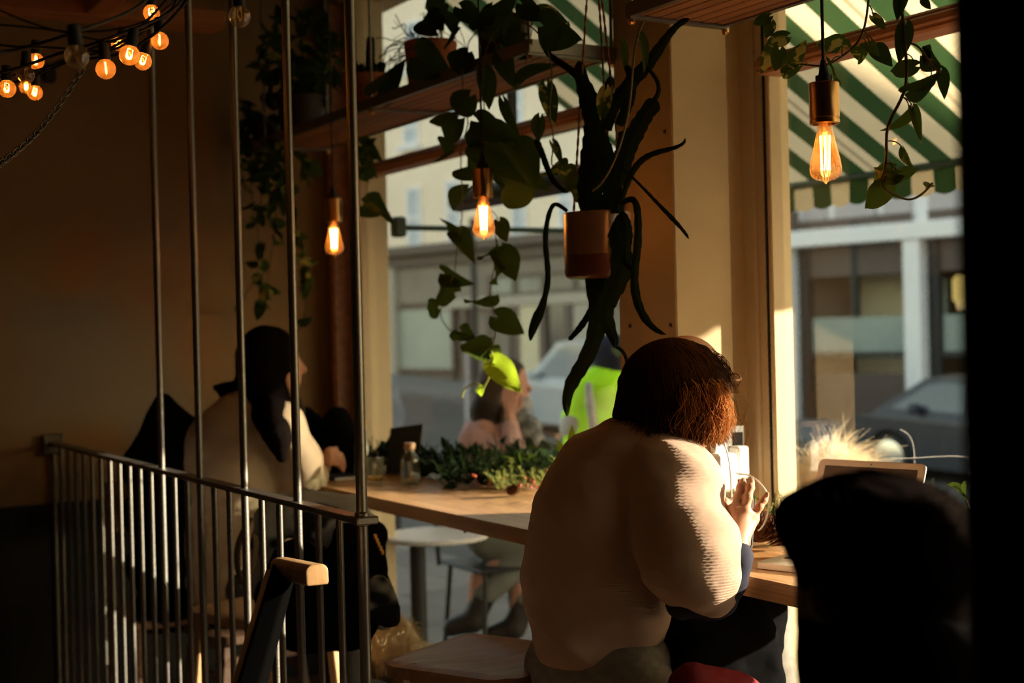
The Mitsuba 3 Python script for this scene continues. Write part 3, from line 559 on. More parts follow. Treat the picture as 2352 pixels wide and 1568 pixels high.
lk = []; ths = np.linspace(0, 2 * np.pi, 15)[:-1]
ring = np.stack([np.clip(np.cos(ths) * 0.0055, -0.0048, 0.0048), np.sin(ths) * 0.0085 + np.sign(np.sin(ths)) * 0.002, ths * 0], 1)
lkm = tube(np.vstack([ring, ring[:1]]) * 1.45, 0.0024, 5, caps=False)
_lk = mikit.ply(lkm, 'mat_iron', True)
s = np.cross(d, [0, 0, 1.0]); s /= np.linalg.norm(s)
for k in range(nl):
    c = a + d * (k + 0.5) * L / nl - np.array([0, 0, 0.03 * math.sin(math.pi * k / nl)])
    n_ = np.cross(d, s); ax = s if k % 2 else n_
    M = np.eye(4); M[:3, 0], M[:3, 1], M[:3, 2], M[:3, 3] = ax, d, np.cross(ax, d), c
    part(ch, 'link', shape=_lk, M=M)
w = P(114, 168, x=-5.9)
wb = thing('wall_bracket', 'small black bracket fixed high on the tan end wall', 'bracket')
part(wb, 'plate', box(-5.93, -5.885, w[1] - 0.022, w[1] + 0.022, w[2] - 0.035, w[2] + 0.035, 0.006), 'mat_black')
part(wb, 'arm', rod([-5.9, w[1], w[2] + 0.02], P(150, 138, x=-5.6), 0.012), 'mat_black', True)

# ------------------------------------------------------------------ hanging shelves
def shelf(x0, x1, y0, y1, z, label, xrods):
    t = thing('hanging_shelf', label, 'shelf', None)
    h = 0.035; a = 0.004
    part(t, 'frame', cat([box(x0, x1, y0, y0 + a, z, z + h), box(x0, x1, y1 - a, y1, z, z + h), box(x0, x0 + a, y0, y1, z, z + h), box(x1 - a, x1, y0, y1, z, z + h),
                          box(x0, x1, y0, y0 + 0.018, z, z + a), box(x0, x1, y1 - 0.018, y1, z, z + a), box(x0, x0 + 0.018, y0, y1, z, z + a), box(x1 - 0.018, x1, y0, y1, z, z + a)]), 'mat_iron', label='black angle iron frame')
    n = 7; wd = (y1 - y0 - 2 * a) / n; sl = mikit.ply(box(x0 + a, x1 - a, 0, wd - 0.004, 0, 0.018, 0.002), 'mat_pine')
    for k in range(n):
        part(t, 'slat', shape=sl, M=trimesh.transformations.translation_matrix([0, y0 + a + 0.002 + wd * k, z + a + 0.0005]))
    for x in xrods:
        part(t, 'cross_bar', box(x - 0.008, x + 0.008, y0, y1, z - 0.006, z), 'mat_iron')
        for y in (y0 + 0.008, y1 - 0.008):
            part(t, 'hanger_rod', rod([x, y, z - 0.018], [x, y, 3.25], 0.005, 8), 'mat_iron', True)
            part(t, 'nut', tr(lathe([(0, -0.02), (0.006, -0.02), (0.009, -0.014), (0.009, -0.006), (0, -0.006)], 8), [x, y, z]), 'mat_brass')
    return t
SZ = 2.27
shelf(-5.56, -3.36, 2.035, 2.325, SZ, 'slatted wooden shelf on black rods over the left window, full of pots', (-5.45, -4.42, -3.375))
shelf(-2.90, -0.4, 2.035, 2.345, SZ, 'slatted wooden shelf on black rods over the right window', (-2.885, -1.6))
# ------------------------------------------------------------------ leaves
def leaf_mesh(wf=0.72, fold=0.18, droop=0.25, wave=0.0, heart=0.16, n=12):
    """A leaf from the origin along +x, length 1, its upper side towards +z."""
    u = np.linspace(0, 1, n); hw = np.sin(np.pi * np.clip(u, 0, 1) ** 0.62) ** 0.85 * 0.5 * wf; hw[0] = 0.10 * wf; hw[-1] = 0.0
    v, f = [], []
    for i, (a, w) in enumerate(zip(u, hw)):
        z = -droop * a * a
        for k, s in enumerate((-1, -0.55, 0, 0.55, 1)):
            x = a - (heart * (abs(s) ** 1.5) * (1 - a) ** 3 * 1.6)
            v.append([x, s * w, z + fold * abs(s) * w * 2 + wave * math.sin(a * 9 + s * 2) * abs(s) * 0.06])
    for i in range(n - 1):
        for k in range(4):
            a = i * 5 + k; f += [[a, a + 5, a + 6], [a, a + 6, a + 1]]
    return tm(v, f)
def _varieg(g, y, s): 
    def fn(p, n, uv):
        k = smoothstep(0.52, 0.60, fbm(p.x * s, p.y * s, p.z * s, octaves=3)); return mix(g, y, k)
    return tex(fn)
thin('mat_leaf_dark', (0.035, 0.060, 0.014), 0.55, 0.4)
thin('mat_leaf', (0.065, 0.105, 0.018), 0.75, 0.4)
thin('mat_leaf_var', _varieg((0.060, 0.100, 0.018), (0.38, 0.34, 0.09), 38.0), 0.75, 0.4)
thin('mat_leaf_sunlit', (0.36, 0.52, 0.03), 1.2, 0.4)  # lit copy of the leaf green, sunlight put into its colour
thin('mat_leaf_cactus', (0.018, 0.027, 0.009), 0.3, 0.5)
mat('mat_stem', (0.14, 0.12, 0.04), 0.6); mat('mat_stem_brown', (0.13, 0.065, 0.025), 0.6); mat('mat_stem_dark', (0.03, 0.04, 0.015), 0.6); mat('mat_stem_bright', (0.40, 0.46, 0.08), 0.6)  # the last one is the stem colour lightened where the sun falls
LM = [leaf_mesh(), leaf_mesh(0.8, 0.10, 0.12, 0.5), leaf_mesh(0.66, 0.34, 0.4, 0.3), leaf_mesh(0.5, 0.25, 0.3, 0.4, 0.08)]
_leaf_ply = {}
def leaf_shape(k, m):
    if (k, m) not in _leaf_ply: _leaf_ply[(k, m)] = mikit.ply(LM[k], m, True)
    return _leaf_ply[(k, m)]
lr = np.random.default_rng(11)
def leaf(plant, base, tip, m='mat_leaf', wf=1.0, k=None, face=None, jit=0.55, petiole=None):
    base, tip = np.asarray(base, float), np.asarray(tip, float); d = tip - base; L = np.linalg.norm(d); d /= L
    n = (EYE - base) if face is None else np.asarray(face, float); n = n / np.linalg.norm(n) + lr.normal(0, jit, 3)
    n -= d * (n @ d); n /= np.linalg.norm(n); s = np.cross(n, d); L *= 1.08
    M = np.eye(4); M[:3, 0], M[:3, 1], M[:3, 2], M[:3, 3] = d * L, s * L * wf * 0.86, n * L, base
    kk = int(lr.integers(0, 3)) if k is None else k
    part(plant, 'leaf', shape=leaf_shape(kk, m), M=M)
    return base
def stem(plant, pts, r=0.0022, m='mat_stem', n=24, sides=6, name='stem'):
    part(plant, name, tube(spline(pts, n), r, sides), m, True)
def plant(name, label, group=None): return thing(name, label, 'plant', group)
def nearest(pts, p): 
    d = np.linalg.norm(pts - p, axis=1); return pts[int(np.argmin(d))]
def traced(pl, rows, y, m, stems=None, dy=0.03, pet=True, pm='mat_stem'):
    """Leaves given as (base px, tip px, width factor, material?, kind?) near the plane y."""
    pets = []
    for r in rows:
        bx, by, tx, ty = r[:4]; wf = r[4] if len(r) > 4 else 1.0; mm = r[5] if len(r) > 5 and r[5] else m; k = r[6] if len(r) > 6 else None
        yy = hang(y, by) + lr.uniform(-dy, dy); B, Tp = P(bx, by, y=yy), P(tx, ty, y=yy + lr.uniform(-0.02, 0.02))
        leaf(pl, B, B + (Tp - B) * (0.8 if mm == 'mat_leaf_dark' else 0.92), mm, wf, k, jit=0.28)
        if pet and stems is not None:
            q_ = nearest(stems, B + np.array([0, 0, 0.02])); mid = (q_ + B) / 2 + np.array([0, 0, 0.008]); 
            if np.linalg.norm(q_ - B) < 0.2: pets.append(tube(spline([q_, mid, B], 6), 0.0013, 5))
    if pets: part(pl, 'petioles', cat(pets), pm, True, kind='stuff')
def hang(y, b): return y + 0.27 * min(1, max(0, (b - 260) / 420)) if y == 2.02 else y      # the long vines swing out towards the pane
def pxs(pts, y): return np.array([P(a, b, y=hang(y, b)) for a, b in pts])

def pot_mesh(r0, r1, h, rim=0.0, wall=0.006, rimh=0.02, n=28, foot=0.004):
    pr = [(0, 0), (r0 - foot, 0), (r0, foot)]
    if rim: pr += [(r1 - 0.002, h - rimh), (r1 + rim - 0.001, h - rimh), (r1 + rim, h - rimh + 0.002), (r1 + rim, h - 0.002), (r1 + rim - 0.002, h)]
    else: pr += [(r1, h - 0.003), (r1 - 0.002, h)]
    pr += [(r1 - wall, h), (r1 - wall - 0.001, h - 0.02), (0, h - 0.022)]
    return lathe(pr, n)
mat('mat_soil', (0.02, 0.014, 0.01), 0.95)
ZS = SZ + 0.0235                                                        # top of the shelf slats
# pots on the left shelf
def on_shelf(px, y, z=ZS): 
    p = P(px, 150, y=y); return np.array([p[0], p[1], z])
# small cactus in a terracotta pot
o = on_shelf(846, 2.17)
pc = plant('potted_plant', 'small finger cactus in a terracotta pot on the left shelf, beside the tall iron bars')
part(pc, 'pot', tr(pot_mesh(0.060, 0.085, 0.145, 0.006, rimh=0.04), o), 'mat_terracotta', 35, label='terracotta pot'); part(pc, 'soil', tr(lathe([(0, 0.128), (0.079, 0.127), (0.079, 0.12), (0, 0.12)], 18), o), 'mat_soil')
b = Blob(o + [-0.12, -0.12, 0.1], o + [0.12, 0.12, 0.34], 0.006)
b.cone(o + [0.01, 0, 0.12], 0.02, o + [0.025, 0, 0.27], 0.016, 0.004)
for k in range(7):
    a = k * 0.9; b.cone(o + [0.03 * math.cos(a), 0.03 * math.sin(a), 0.12], 0.016, o + [0.055 * math.cos(a), 0.055 * math.sin(a), 0.17 + 0.012 * (k % 3)], 0.013, 0.006)
part(pc, 'cactus', b.noise(0.003, 60).mesh(1), 'mat_leaf_cactus', True)
# terracotta pot with spiky rhipsalis
o = on_shelf(990, 2.15)
pb = plant('potted_plant', 'larger terracotta pot with thin branching stems on the middle of the left shelf')
part(pb, 'pot', tr(pot_mesh(0.075, 0.088, 0.165, 0.0), o), 'mat_terracotta', 35, label='terracotta pot'); part(pb, 'soil', tr(lathe([(0, 0.148), (0.08, 0.147), (0.08, 0.14), (0, 0.14)], 18), o), 'mat_soil')
tw = []
for k in range(26):
    a = lr.uniform(2.2, 4.9); q_ = o + [0.03 * math.cos(a), 0.03 * math.sin(a), 0.15]; pts = [q_]; dr_ = np.array([math.cos(a), math.sin(a) * 0.7, lr.uniform(0.1, 0.9)])
    for j in range(6):
        dr_ = dr_ + lr.normal(0, 0.28, 3) - [0, 0, 0.16]; q_ = q_ + dr_ / np.linalg.norm(dr_) * 0.026; pts.append(q_)
        if lr.random() < 0.6: tw.append(tube([q_, q_ + lr.normal(0, 0.016, 3)], 0.0012, 4))
    tw.append(tube(spline(pts, 14), 0.0019, 5))
part(pb, 'twigs', cat(tw), 'mat_stem_dark', True)
# dark pot with the big trailing pothos
o = on_shelf(1160, 2.16)
pd = plant('pothos', 'pothos in a dark pot trailing long heart-leaved vines before the left window')
part(pd, 'pot', tr(pot_mesh(0.07, 0.085, 0.15, 0.004), o), mat('mat_pot_dark', (0.03, 0.012, 0.008), 0.6), 35, label='dark brown pot')
Y1 = 2.02
st1 = pxs([(1130, 60), (1080, 90), (1060, 170), (1075, 260), (1060, 340), (1062, 440), (1058, 520), (1050, 560), (1040, 640), (1012, 680), (1013, 730), (1028, 755), (1050, 765), (1075, 770)], Y1)
st2 = pxs([(1150, 60), (1118, 110), (1110, 200), (1112, 330), (1098, 400), (1130, 500), (1140, 570), (1130, 640), (1128, 690), (1138, 730), (1136, 780), (1128, 805)], Y1)
st2b = pxs([(1128, 805), (1131, 835), (1124, 862), (1112, 888), (1106, 902)], Y1)
st3 = pxs([(1170, 60), (1230, 70), (1268, 190), (1262, 250), (1272, 330), (1268, 380), (1290, 385)], Y1)
for s_ in (st1, st2, st3): stem(pd, s_, 0.0021)
stem(pd, st2b, 0.0035, 'mat_stem_bright')
stem(pd, pxs([(1110, 896), (1098, 882), (1080, 884), (1066, 896), (1062, 912)], Y1), 0.0028, 'mat_stem_bright')
rows = [(1050, 527, 1003, 523), (1050, 540, 1081, 576), (1022, 628, 1060, 652), (1044, 672, 998, 655), (1006, 706, 974, 712, 1.1), (1048, 762, 1034, 790), (1143, 566, 1101, 602, 1.1), (1153, 576, 1183, 638), (1162, 616, 1110, 640, 1.1), (1124, 680, 1066, 712, .9), (1142, 728, 1198, 762),
        (1124, 790, 1058, 822, 1.0, 'mat_leaf'), (1075, 432, 1034, 462), (1092, 402, 1038, 356, .9), (1147, 510, 1162, 552), (1198, 418, 1165, 500), (1078, 222, 1036, 272, 1.2), (1050, 272, 983, 323, 1.0), (1040, 346, 983, 350, .8), (1112, 165, 1128, 245, .9), (1150, 122, 1180, 198, .65), (1200, 190, 1252, 138, .6),
        (1256, 202, 1272, 282, .75, 'mat_leaf_var'), (1240, 272, 1232, 328, 1.1), (1158, 235, 1187, 315, .5), (1100, 280, 1158, 318, 1.0), (1092, 300, 1085, 360, 1.1), (1122, 330, 1210, 392, 1.0), (1180, 340, 1232, 398, 1.1), (1130, 380, 1170, 430, 1.0), (1285, 395, 1244, 378, 1.2, 'mat_leaf_var'), (1270, 330, 1292, 372, .7, 'mat_leaf_var'),
        (1020, 5, 960, 25, 1.2, 'mat_leaf_dark'), (1003, 68, 942, 16, .9, 'mat_leaf_dark'), (1052, 60, 990, 92, 1.1, 'mat_leaf_dark'), (1060, 20, 1110, 60, 1.0, 'mat_leaf_dark'), (1130, 20, 1100, 90, 1.0, 'mat_leaf_dark'), (1200, 10, 1250, 50, 1.1, 'mat_leaf_dark'), (1180, 40, 1160, 110, 1.0, 'mat_leaf_dark'), (1230, 40, 1285, 20, .6, 'mat_leaf_var'), (1250, 60, 1330, 98, .9, 'mat_leaf_dark'), (1060, 130, 1030, 175, 1.1, 'mat_leaf_dark'),
        (960, 130, 1020, 165, 1.2, 'mat_leaf_dark'), (1075, 120, 1050, 155, 1.2, 'mat_leaf_dark'), (1205, 90, 1140, 130, 1.0, 'mat_leaf_dark'), (1110, 60, 1180, 5, 1.0, 'mat_leaf_dark'), (1300, 60, 1285, 118, .5), (868, 210, 918, 168, 1.0, 'mat_leaf_dark'), (1060, 760, 1085, 775, 1.0), (1120, 800, 1078, 790, .9)]
traced(pd, rows, Y1, 'mat_leaf', np.vstack([spline(s_, 40) for s_ in (st1, st2, st3)]))
Bb, Tt = P(1134, 833, y=2.29), P(1187, 888, y=2.29); leaf(pd, Bb, Tt, 'mat_leaf_sunlit', 0.75, 1, jit=0.1)
leaf(pd, P(1108, 890, y=2.29), P(1096, 912, y=2.29), 'mat_leaf_sunlit', 0.9, 2, jit=0.2)

# bushy plants at the wall end of the shelf
def bush(pl, cpx, r, n, y, m, size=(0.05, 0.09)):
    c = np.asarray(cpx, float)
    for k in range(n):
        v = lr.normal(0, 1, 3); v /= np.linalg.norm(v); v = v * np.array(r) * lr.uniform(0.35, 1.0) ** 0.5; B = c + v
        d = v / np.linalg.norm(v) + lr.normal(0, 0.5, 3) + [0, 0, -0.25]; L = lr.uniform(*size)
        leaf(pl, B, B + d / np.linalg.norm(d) * L, m if lr.random() < 0.8 else 'mat_leaf_var', lr.uniform(0.8, 1.1), face=v + [0, 0, 0.06], jit=0.4)
o = on_shelf(690, 2.17)
pe = plant('bushy_plant', 'bushy leafy plant in a dark pot at the wall end of the left shelf')
part(pe, 'pot', tr(pot_mesh(0.08, 0.10, 0.17, 0.005), o), 'mat_pot_dark', 35); part(pe, 'soil', tr(lathe([(0, 0.155), (0.095, 0.154), (0.095, 0.14), (0, 0.14)], 18), o), 'mat_soil')
bush(pe, o + [0.0, 0.0, 0.33], (0.20, 0.15, 0.17), 120, 2.17, 'mat_leaf_dark')
part(pe, 'stems', cat([tube(spline([o + [0, 0, 0.15], o + [0.05 * math.cos(k), 0.05 * math.sin(k), 0.26], o + [0.11 * math.cos(k), 0.11 * math.sin(k), 0.36]], 8), 0.003, 5) for k in range(7)]), 'mat_stem_dark', True, kind='stuff')
pf = plant('trailing_ivy', 'ivy hanging in long thin strands below the wall end of the left shelf')
o2 = on_shelf(612, 2.14); part(pf, 'pot', tr(pot_mesh(0.06, 0.075, 0.12, 0.004), o2), 'mat_pot_dark', 35)
bush(pf, o2 + [0, 0, 0.10], (0.13, 0.10, 0.13), 50, 2.14, 'mat_leaf_dark')
for pts, n in [([(600, 260), (585, 340), (600, 450), (592, 540), (598, 600), (575, 660), (552, 712)], 22), ([(640, 300), (650, 380), (668, 450), (690, 560), (706, 640), (704, 700), (680, 765)], 18), ([(618, 300), (630, 400), (634, 500), (620, 600), (612, 695)], 22), ([(570, 250), (562, 330), (575, 420), (580, 520)], 14), ([(660, 320), (690, 370), (722, 372)], 7), ([(630, 320), (645, 420), (650, 470)], 14), ([(600, 280), (612, 380), (622, 450)], 14)]:
    s_ = spline(pxs(pts, 2.06 + lr.uniform(-0.03, 0.05)), 40); stem(pf, s_, 0.002, 'mat_stem_dark')
    for k in range(n):
        B = s_[int(lr.integers(2, 40))] + lr.normal(0, 0.016, 3); d = lr.normal(0, 0.6, 3) + [0, 0, -0.7]
        leaf(pf, B, B + d / np.linalg.norm(d) * lr.uniform(0.045, 0.075), 'mat_leaf_dark' if lr.random() < 0.75 else 'mat_leaf_var', lr.uniform(0.8, 1.0), jit=0.6)
pg = plant('trailing_vine', 'short leafy vine hanging at the left edge of the left window')
s_ = spline(pxs([(800, 300), (835, 330), (850, 380), (842, 450), (862, 475), (880, 490), (896, 492)], 2.12), 40); stem(pg, s_, 0.0018, 'mat_stem')
traced(pg, [(830, 335, 862, 350), (850, 345, 835, 390), (855, 375, 860, 412), (840, 380, 820, 410), (838, 470, 880, 482, .9), (860, 470, 835, 488), (886, 492, 898, 508, .8), (825, 345, 805, 372), (845, 330, 862, 318), (838, 400, 862, 398)], 2.12, 'mat_leaf', s_)

# ------------------------------------------------------------------ hanging planter before the pillar
Y2 = 2.06
hp = thing('hanging_planter', 'two-tone glazed pot hung on cords before the pillar, full of strap-leaved cactus', 'planter')
c0 = P(1375, 640, y=Y2); rp = 0.088
mat('mat_glaze', (0.17, 0.085, 0.05), 0.25, spec=0.6); mat('mat_glaze_dark', (0.10, 0.028, 0.016), 0.25, spec=0.6)
part(hp, 'pot', tr(lathe([(rp, 0.062), (rp, 0.168), (rp - 0.003, 0.172), (rp - 0.008, 0.17), (rp - 0.009, 0.15), (0, 0.148)], 40), c0), 'mat_glaze', 40, label='paler upper glaze')
part(hp, 'pot_base', tr(lathe([(0, 0), (rp - 0.014, 0), (rp - 0.004, 0.005), (rp, 0.016), (rp, 0.0618), (rp - 0.002, 0.062)], 40), c0), 'mat_glaze_dark', 40, label='dark red lower glaze')
mat('mat_cord', (0.17, 0.055, 0.03), 0.8)
for pts in [[(1350, -40), (1340, 120), (1318, 485)], [(1372, -40), (1385, 150), (1395, 485)], [(1378, -40), (1405, 200), (1436, 485)]]:
    s_ = pxs(pts, Y2); th_ = spline(s_, 60); tw_ = [th_ + 0.0016 * np.stack([np.cos(np.arange(60) * 1.1 + ph), np.sin(np.arange(60) * 1.1 + ph), np.zeros(60)], 1) for ph in (0, math.pi)]
    part(hp, 'hanging_cord', cat([tube(w_, 0.0022, 5) for w_ in tw_]), 'mat_cord', True)
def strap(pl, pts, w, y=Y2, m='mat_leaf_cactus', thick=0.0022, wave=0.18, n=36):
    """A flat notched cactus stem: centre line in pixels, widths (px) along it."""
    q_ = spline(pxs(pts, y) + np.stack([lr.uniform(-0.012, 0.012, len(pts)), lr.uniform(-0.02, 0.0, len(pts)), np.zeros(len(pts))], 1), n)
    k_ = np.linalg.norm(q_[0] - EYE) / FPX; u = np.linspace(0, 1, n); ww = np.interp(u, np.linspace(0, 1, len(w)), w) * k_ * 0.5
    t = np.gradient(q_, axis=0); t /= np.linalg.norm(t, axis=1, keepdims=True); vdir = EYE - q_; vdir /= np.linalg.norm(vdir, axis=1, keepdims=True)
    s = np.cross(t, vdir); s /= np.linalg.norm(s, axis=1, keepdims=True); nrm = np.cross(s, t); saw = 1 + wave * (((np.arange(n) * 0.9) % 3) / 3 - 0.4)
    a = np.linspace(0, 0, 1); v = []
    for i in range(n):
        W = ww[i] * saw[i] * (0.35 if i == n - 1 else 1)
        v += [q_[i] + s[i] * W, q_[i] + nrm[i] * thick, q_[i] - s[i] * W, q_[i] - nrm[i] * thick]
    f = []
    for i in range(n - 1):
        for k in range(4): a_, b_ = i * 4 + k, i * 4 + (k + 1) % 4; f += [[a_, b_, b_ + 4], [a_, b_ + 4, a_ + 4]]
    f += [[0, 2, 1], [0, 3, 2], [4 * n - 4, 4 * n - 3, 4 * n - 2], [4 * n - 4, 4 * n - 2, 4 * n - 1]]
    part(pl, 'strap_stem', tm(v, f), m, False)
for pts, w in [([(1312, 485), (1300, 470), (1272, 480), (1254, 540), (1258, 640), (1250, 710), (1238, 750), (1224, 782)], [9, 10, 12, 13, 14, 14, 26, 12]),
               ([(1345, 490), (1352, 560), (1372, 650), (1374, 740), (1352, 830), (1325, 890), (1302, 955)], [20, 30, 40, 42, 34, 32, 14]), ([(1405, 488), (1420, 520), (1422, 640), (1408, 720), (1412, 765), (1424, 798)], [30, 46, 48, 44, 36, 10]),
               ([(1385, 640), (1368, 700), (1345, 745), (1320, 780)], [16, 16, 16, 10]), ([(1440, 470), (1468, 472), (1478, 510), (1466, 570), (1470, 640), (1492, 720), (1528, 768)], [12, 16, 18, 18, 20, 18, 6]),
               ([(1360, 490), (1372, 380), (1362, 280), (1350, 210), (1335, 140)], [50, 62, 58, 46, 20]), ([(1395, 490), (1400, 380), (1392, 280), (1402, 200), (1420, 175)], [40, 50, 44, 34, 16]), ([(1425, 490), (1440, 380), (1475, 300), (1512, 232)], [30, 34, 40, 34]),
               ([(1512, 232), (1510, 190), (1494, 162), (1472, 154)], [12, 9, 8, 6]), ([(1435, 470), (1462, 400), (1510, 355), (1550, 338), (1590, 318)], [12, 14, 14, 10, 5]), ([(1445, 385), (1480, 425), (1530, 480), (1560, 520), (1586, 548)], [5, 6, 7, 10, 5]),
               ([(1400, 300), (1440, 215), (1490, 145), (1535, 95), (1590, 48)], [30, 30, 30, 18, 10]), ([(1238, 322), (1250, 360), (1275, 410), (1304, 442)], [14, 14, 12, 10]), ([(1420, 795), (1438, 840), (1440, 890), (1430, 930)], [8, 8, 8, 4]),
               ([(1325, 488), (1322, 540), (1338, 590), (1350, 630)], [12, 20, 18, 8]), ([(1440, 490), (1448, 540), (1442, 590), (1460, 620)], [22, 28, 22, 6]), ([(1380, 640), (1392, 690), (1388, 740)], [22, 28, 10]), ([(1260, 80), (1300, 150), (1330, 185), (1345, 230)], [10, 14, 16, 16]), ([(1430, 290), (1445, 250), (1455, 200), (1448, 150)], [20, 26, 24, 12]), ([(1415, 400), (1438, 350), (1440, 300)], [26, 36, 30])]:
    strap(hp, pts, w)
stem(hp, pxs([(1478, 48), (1455, 140), (1446, 240), (1425, 330), (1395, 400), (1362, 438)], Y2 - 0.05), 0.0032, 'mat_stem')
traced(hp, [(1390, 210, 1382, 282, .9, 'mat_leaf_var'), (1340, 410, 1320, 470, 1.0), (1300, 395, 1330, 440, 1.0, 'mat_leaf_var'), (1350, 400, 1375, 455, 1.0), (1470, 85, 1490, 160, .5), (1430, 100, 1440, 165, .5), (1320, 400, 1300, 445, 0.9)], Y2 - 0.03, 'mat_leaf', None, pet=False)

# ------------------------------------------------------------------ pothos on the right shelf
Y3 = 2.07
ph_ = plant('pothos', 'variegated pothos trailing from the right shelf around the nearest pendant lamp')
o = on_shelf(2060, 2.18); part(ph_, 'pot', tr(pot_mesh(0.07, 0.09, 0.15, 0.005), o), 'mat_pot_dark', 35)
sa = pxs([(2015, -60), (1995, 0), (1990, 40), (1975, 90), (1940, 125), (1895, 150), (1845, 148), (1800, 140), (1780, 112), (1776, 85), (1764, 38)], Y3)
sb = pxs([(2066, -60), (2072, 20), (2080, 120), (2078, 205), (2058, 250), (2040, 288), (2036, 340), (2024, 410)], Y3 - 0.02)
sc_ = pxs([(2024, 410), (2030, 432), (2060, 450), (2088, 458), (2118, 445), (2142, 420)], Y3 - 0.02)
sd = pxs([(2085, 100), (2120, 120), (2140, 150), (2160, 165)], Y3 - 0.03)
for s_, mm, r in ((sa, 'mat_stem', 0.0024), (sb, 'mat_stem_brown', 0.0032), (sc_, 'mat_stem', 0.0022), (sd, 'mat_stem_brown', 0.002)): stem(ph_, s_, r, mm)
V = 'mat_leaf_var'
rows = [(1766, 38, 1727, 58, 1.0, V), (1770, 52, 1760, 90, 1.1, V), (1806, 84, 1758, 100, 1.0, V, 1), (1772, 106, 1750, 170, .85, V), (1790, 116, 1782, 162, 1.2, 'mat_leaf', 1), (1815, 142, 1850, 100, 1.0, V), (1832, 152, 1776, 182, .7, V), (1936, 108, 1870, 90, .8, V, 1), (1906, 150, 1930, 196, 1.2, V, 1), (1990, 110, 1948, 152, .8, V),
        (1998, 104, 2016, 125, 1.1), (2006, 38, 2034, 66, .9, V), (2078, 62, 2066, 152, .95, 'mat_leaf_dark'), (2072, -12, 2058, 48, 1.1, 'mat_leaf_dark'), (2102, 152, 2026, 170, .6, 'mat_leaf_dark'), (2128, 140, 2134, 80, .6, 'mat_leaf_dark'), (2122, 128, 2160, 160, 1.1, 'mat_leaf_dark'), (2162, 165, 2174, 232, .8, 'mat_leaf_dark'), (2088, 208, 2150, 188, 1.0, 'mat_leaf_dark'),
        (2088, 252, 2028, 318, .75, 'mat_leaf'), (2098, 254, 2114, 310, .6, V, 2), (2076, 345, 2092, 392, .8, V, 2), (2060, 398, 1988, 400, .7, 'mat_leaf'), (2060, 410, 2104, 386, .8, 'mat_leaf'), (2042, 424, 1980, 484, .75, 'mat_leaf'), (2125, 420, 2146, 430, 1.0, 'mat_leaf'), (2012, 112, 2050, 150, 1.1, 'mat_leaf_dark'), (2120, 0, 2140, 24, 1.0, 'mat_leaf_dark'), (2140, 182, 2100, 218, 1.0, 'mat_leaf_dark'), (2050, 390, 2000, 420, .9, V)]
traced(ph_, rows, Y3 - 0.01, 'mat_leaf', np.vstack([spline(s_, 40) for s_ in (sa, sb, sc_, sd)]), dy=0.025)
# ------------------------------------------------------------------ people
def _skin(p, n, uv): return mix((0.52, 0.27, 0.17), (0.46, 0.22, 0.13), fbm(p.x * 60, p.y * 60, p.z * 60, octaves=2))
mat('mat_skin', tex(_skin), 0.5, spec=0.3)
mat('mat_skin_shaded', (0.06, 0.03, 0.02), 0.6, spec=0.1)  # skin colour darkened to carry the backlit shade of the near figure
def _knit(p, n, uv):
    r = p.z * 960.0 + 0.6 * noise(p.x * 40, p.y * 40, p.z * 40); row = dr.sin(r); a = (p.x * 0.86 + p.y * -0.5) * 900 + (p.x * 0.5 + p.y * 0.86) * 500
    st = dr.sin(a + dr.floor(r / (2 * math.pi)) * math.pi)
    return 0.5 + 0.34 * row + 0.16 * st * row
def _knit_col(p, n, uv):
    k = fbm(p.x * 30, p.y * 30, p.z * 30, octaves=3); return mix((0.45, 0.325, 0.25), (0.385, 0.27, 0.20), k)
mat('mat_knit', tex(_knit_col), 0.92, spec=0.12, bump=tex(_knit, 4e-4), bscale=0.0011, sheen=0.2)
mat('mat_knit_cream', tex(plaster((0.52, 0.42, 0.28), (0.46, 0.36, 0.235), 12)), 0.95, spec=0.1)
mat('mat_navy', (0.022, 0.024, 0.040), 0.85, spec=0.15)
mat('mat_trouser_dark', (0.055, 0.052, 0.05), 0.9, spec=0.1)
mat('mat_denim_pale', tex(plaster((0.25, 0.235, 0.20), (0.20, 0.19, 0.165), 60)), 0.9, spec=0.1)
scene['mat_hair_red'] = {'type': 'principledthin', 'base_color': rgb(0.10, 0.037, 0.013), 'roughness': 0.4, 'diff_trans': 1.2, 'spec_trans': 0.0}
scene['mat_hair_sunlit'] = {'type': 'principledthin', 'base_color': rgb(0.50, 0.225, 0.075), 'roughness': 0.4, 'diff_trans': 1.2, 'spec_trans': 0.0}  # the auburn brightened, sunlight on the cheek waves put into the colour
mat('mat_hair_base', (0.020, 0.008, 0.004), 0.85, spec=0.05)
scene['mat_hair_black'] = {'type': 'twosided', 'b': {'type': 'diffuse', 'reflectance': rgb(0.006, 0.0045, 0.004)}}
def W(px, py, t): return P(px, py, t=t)
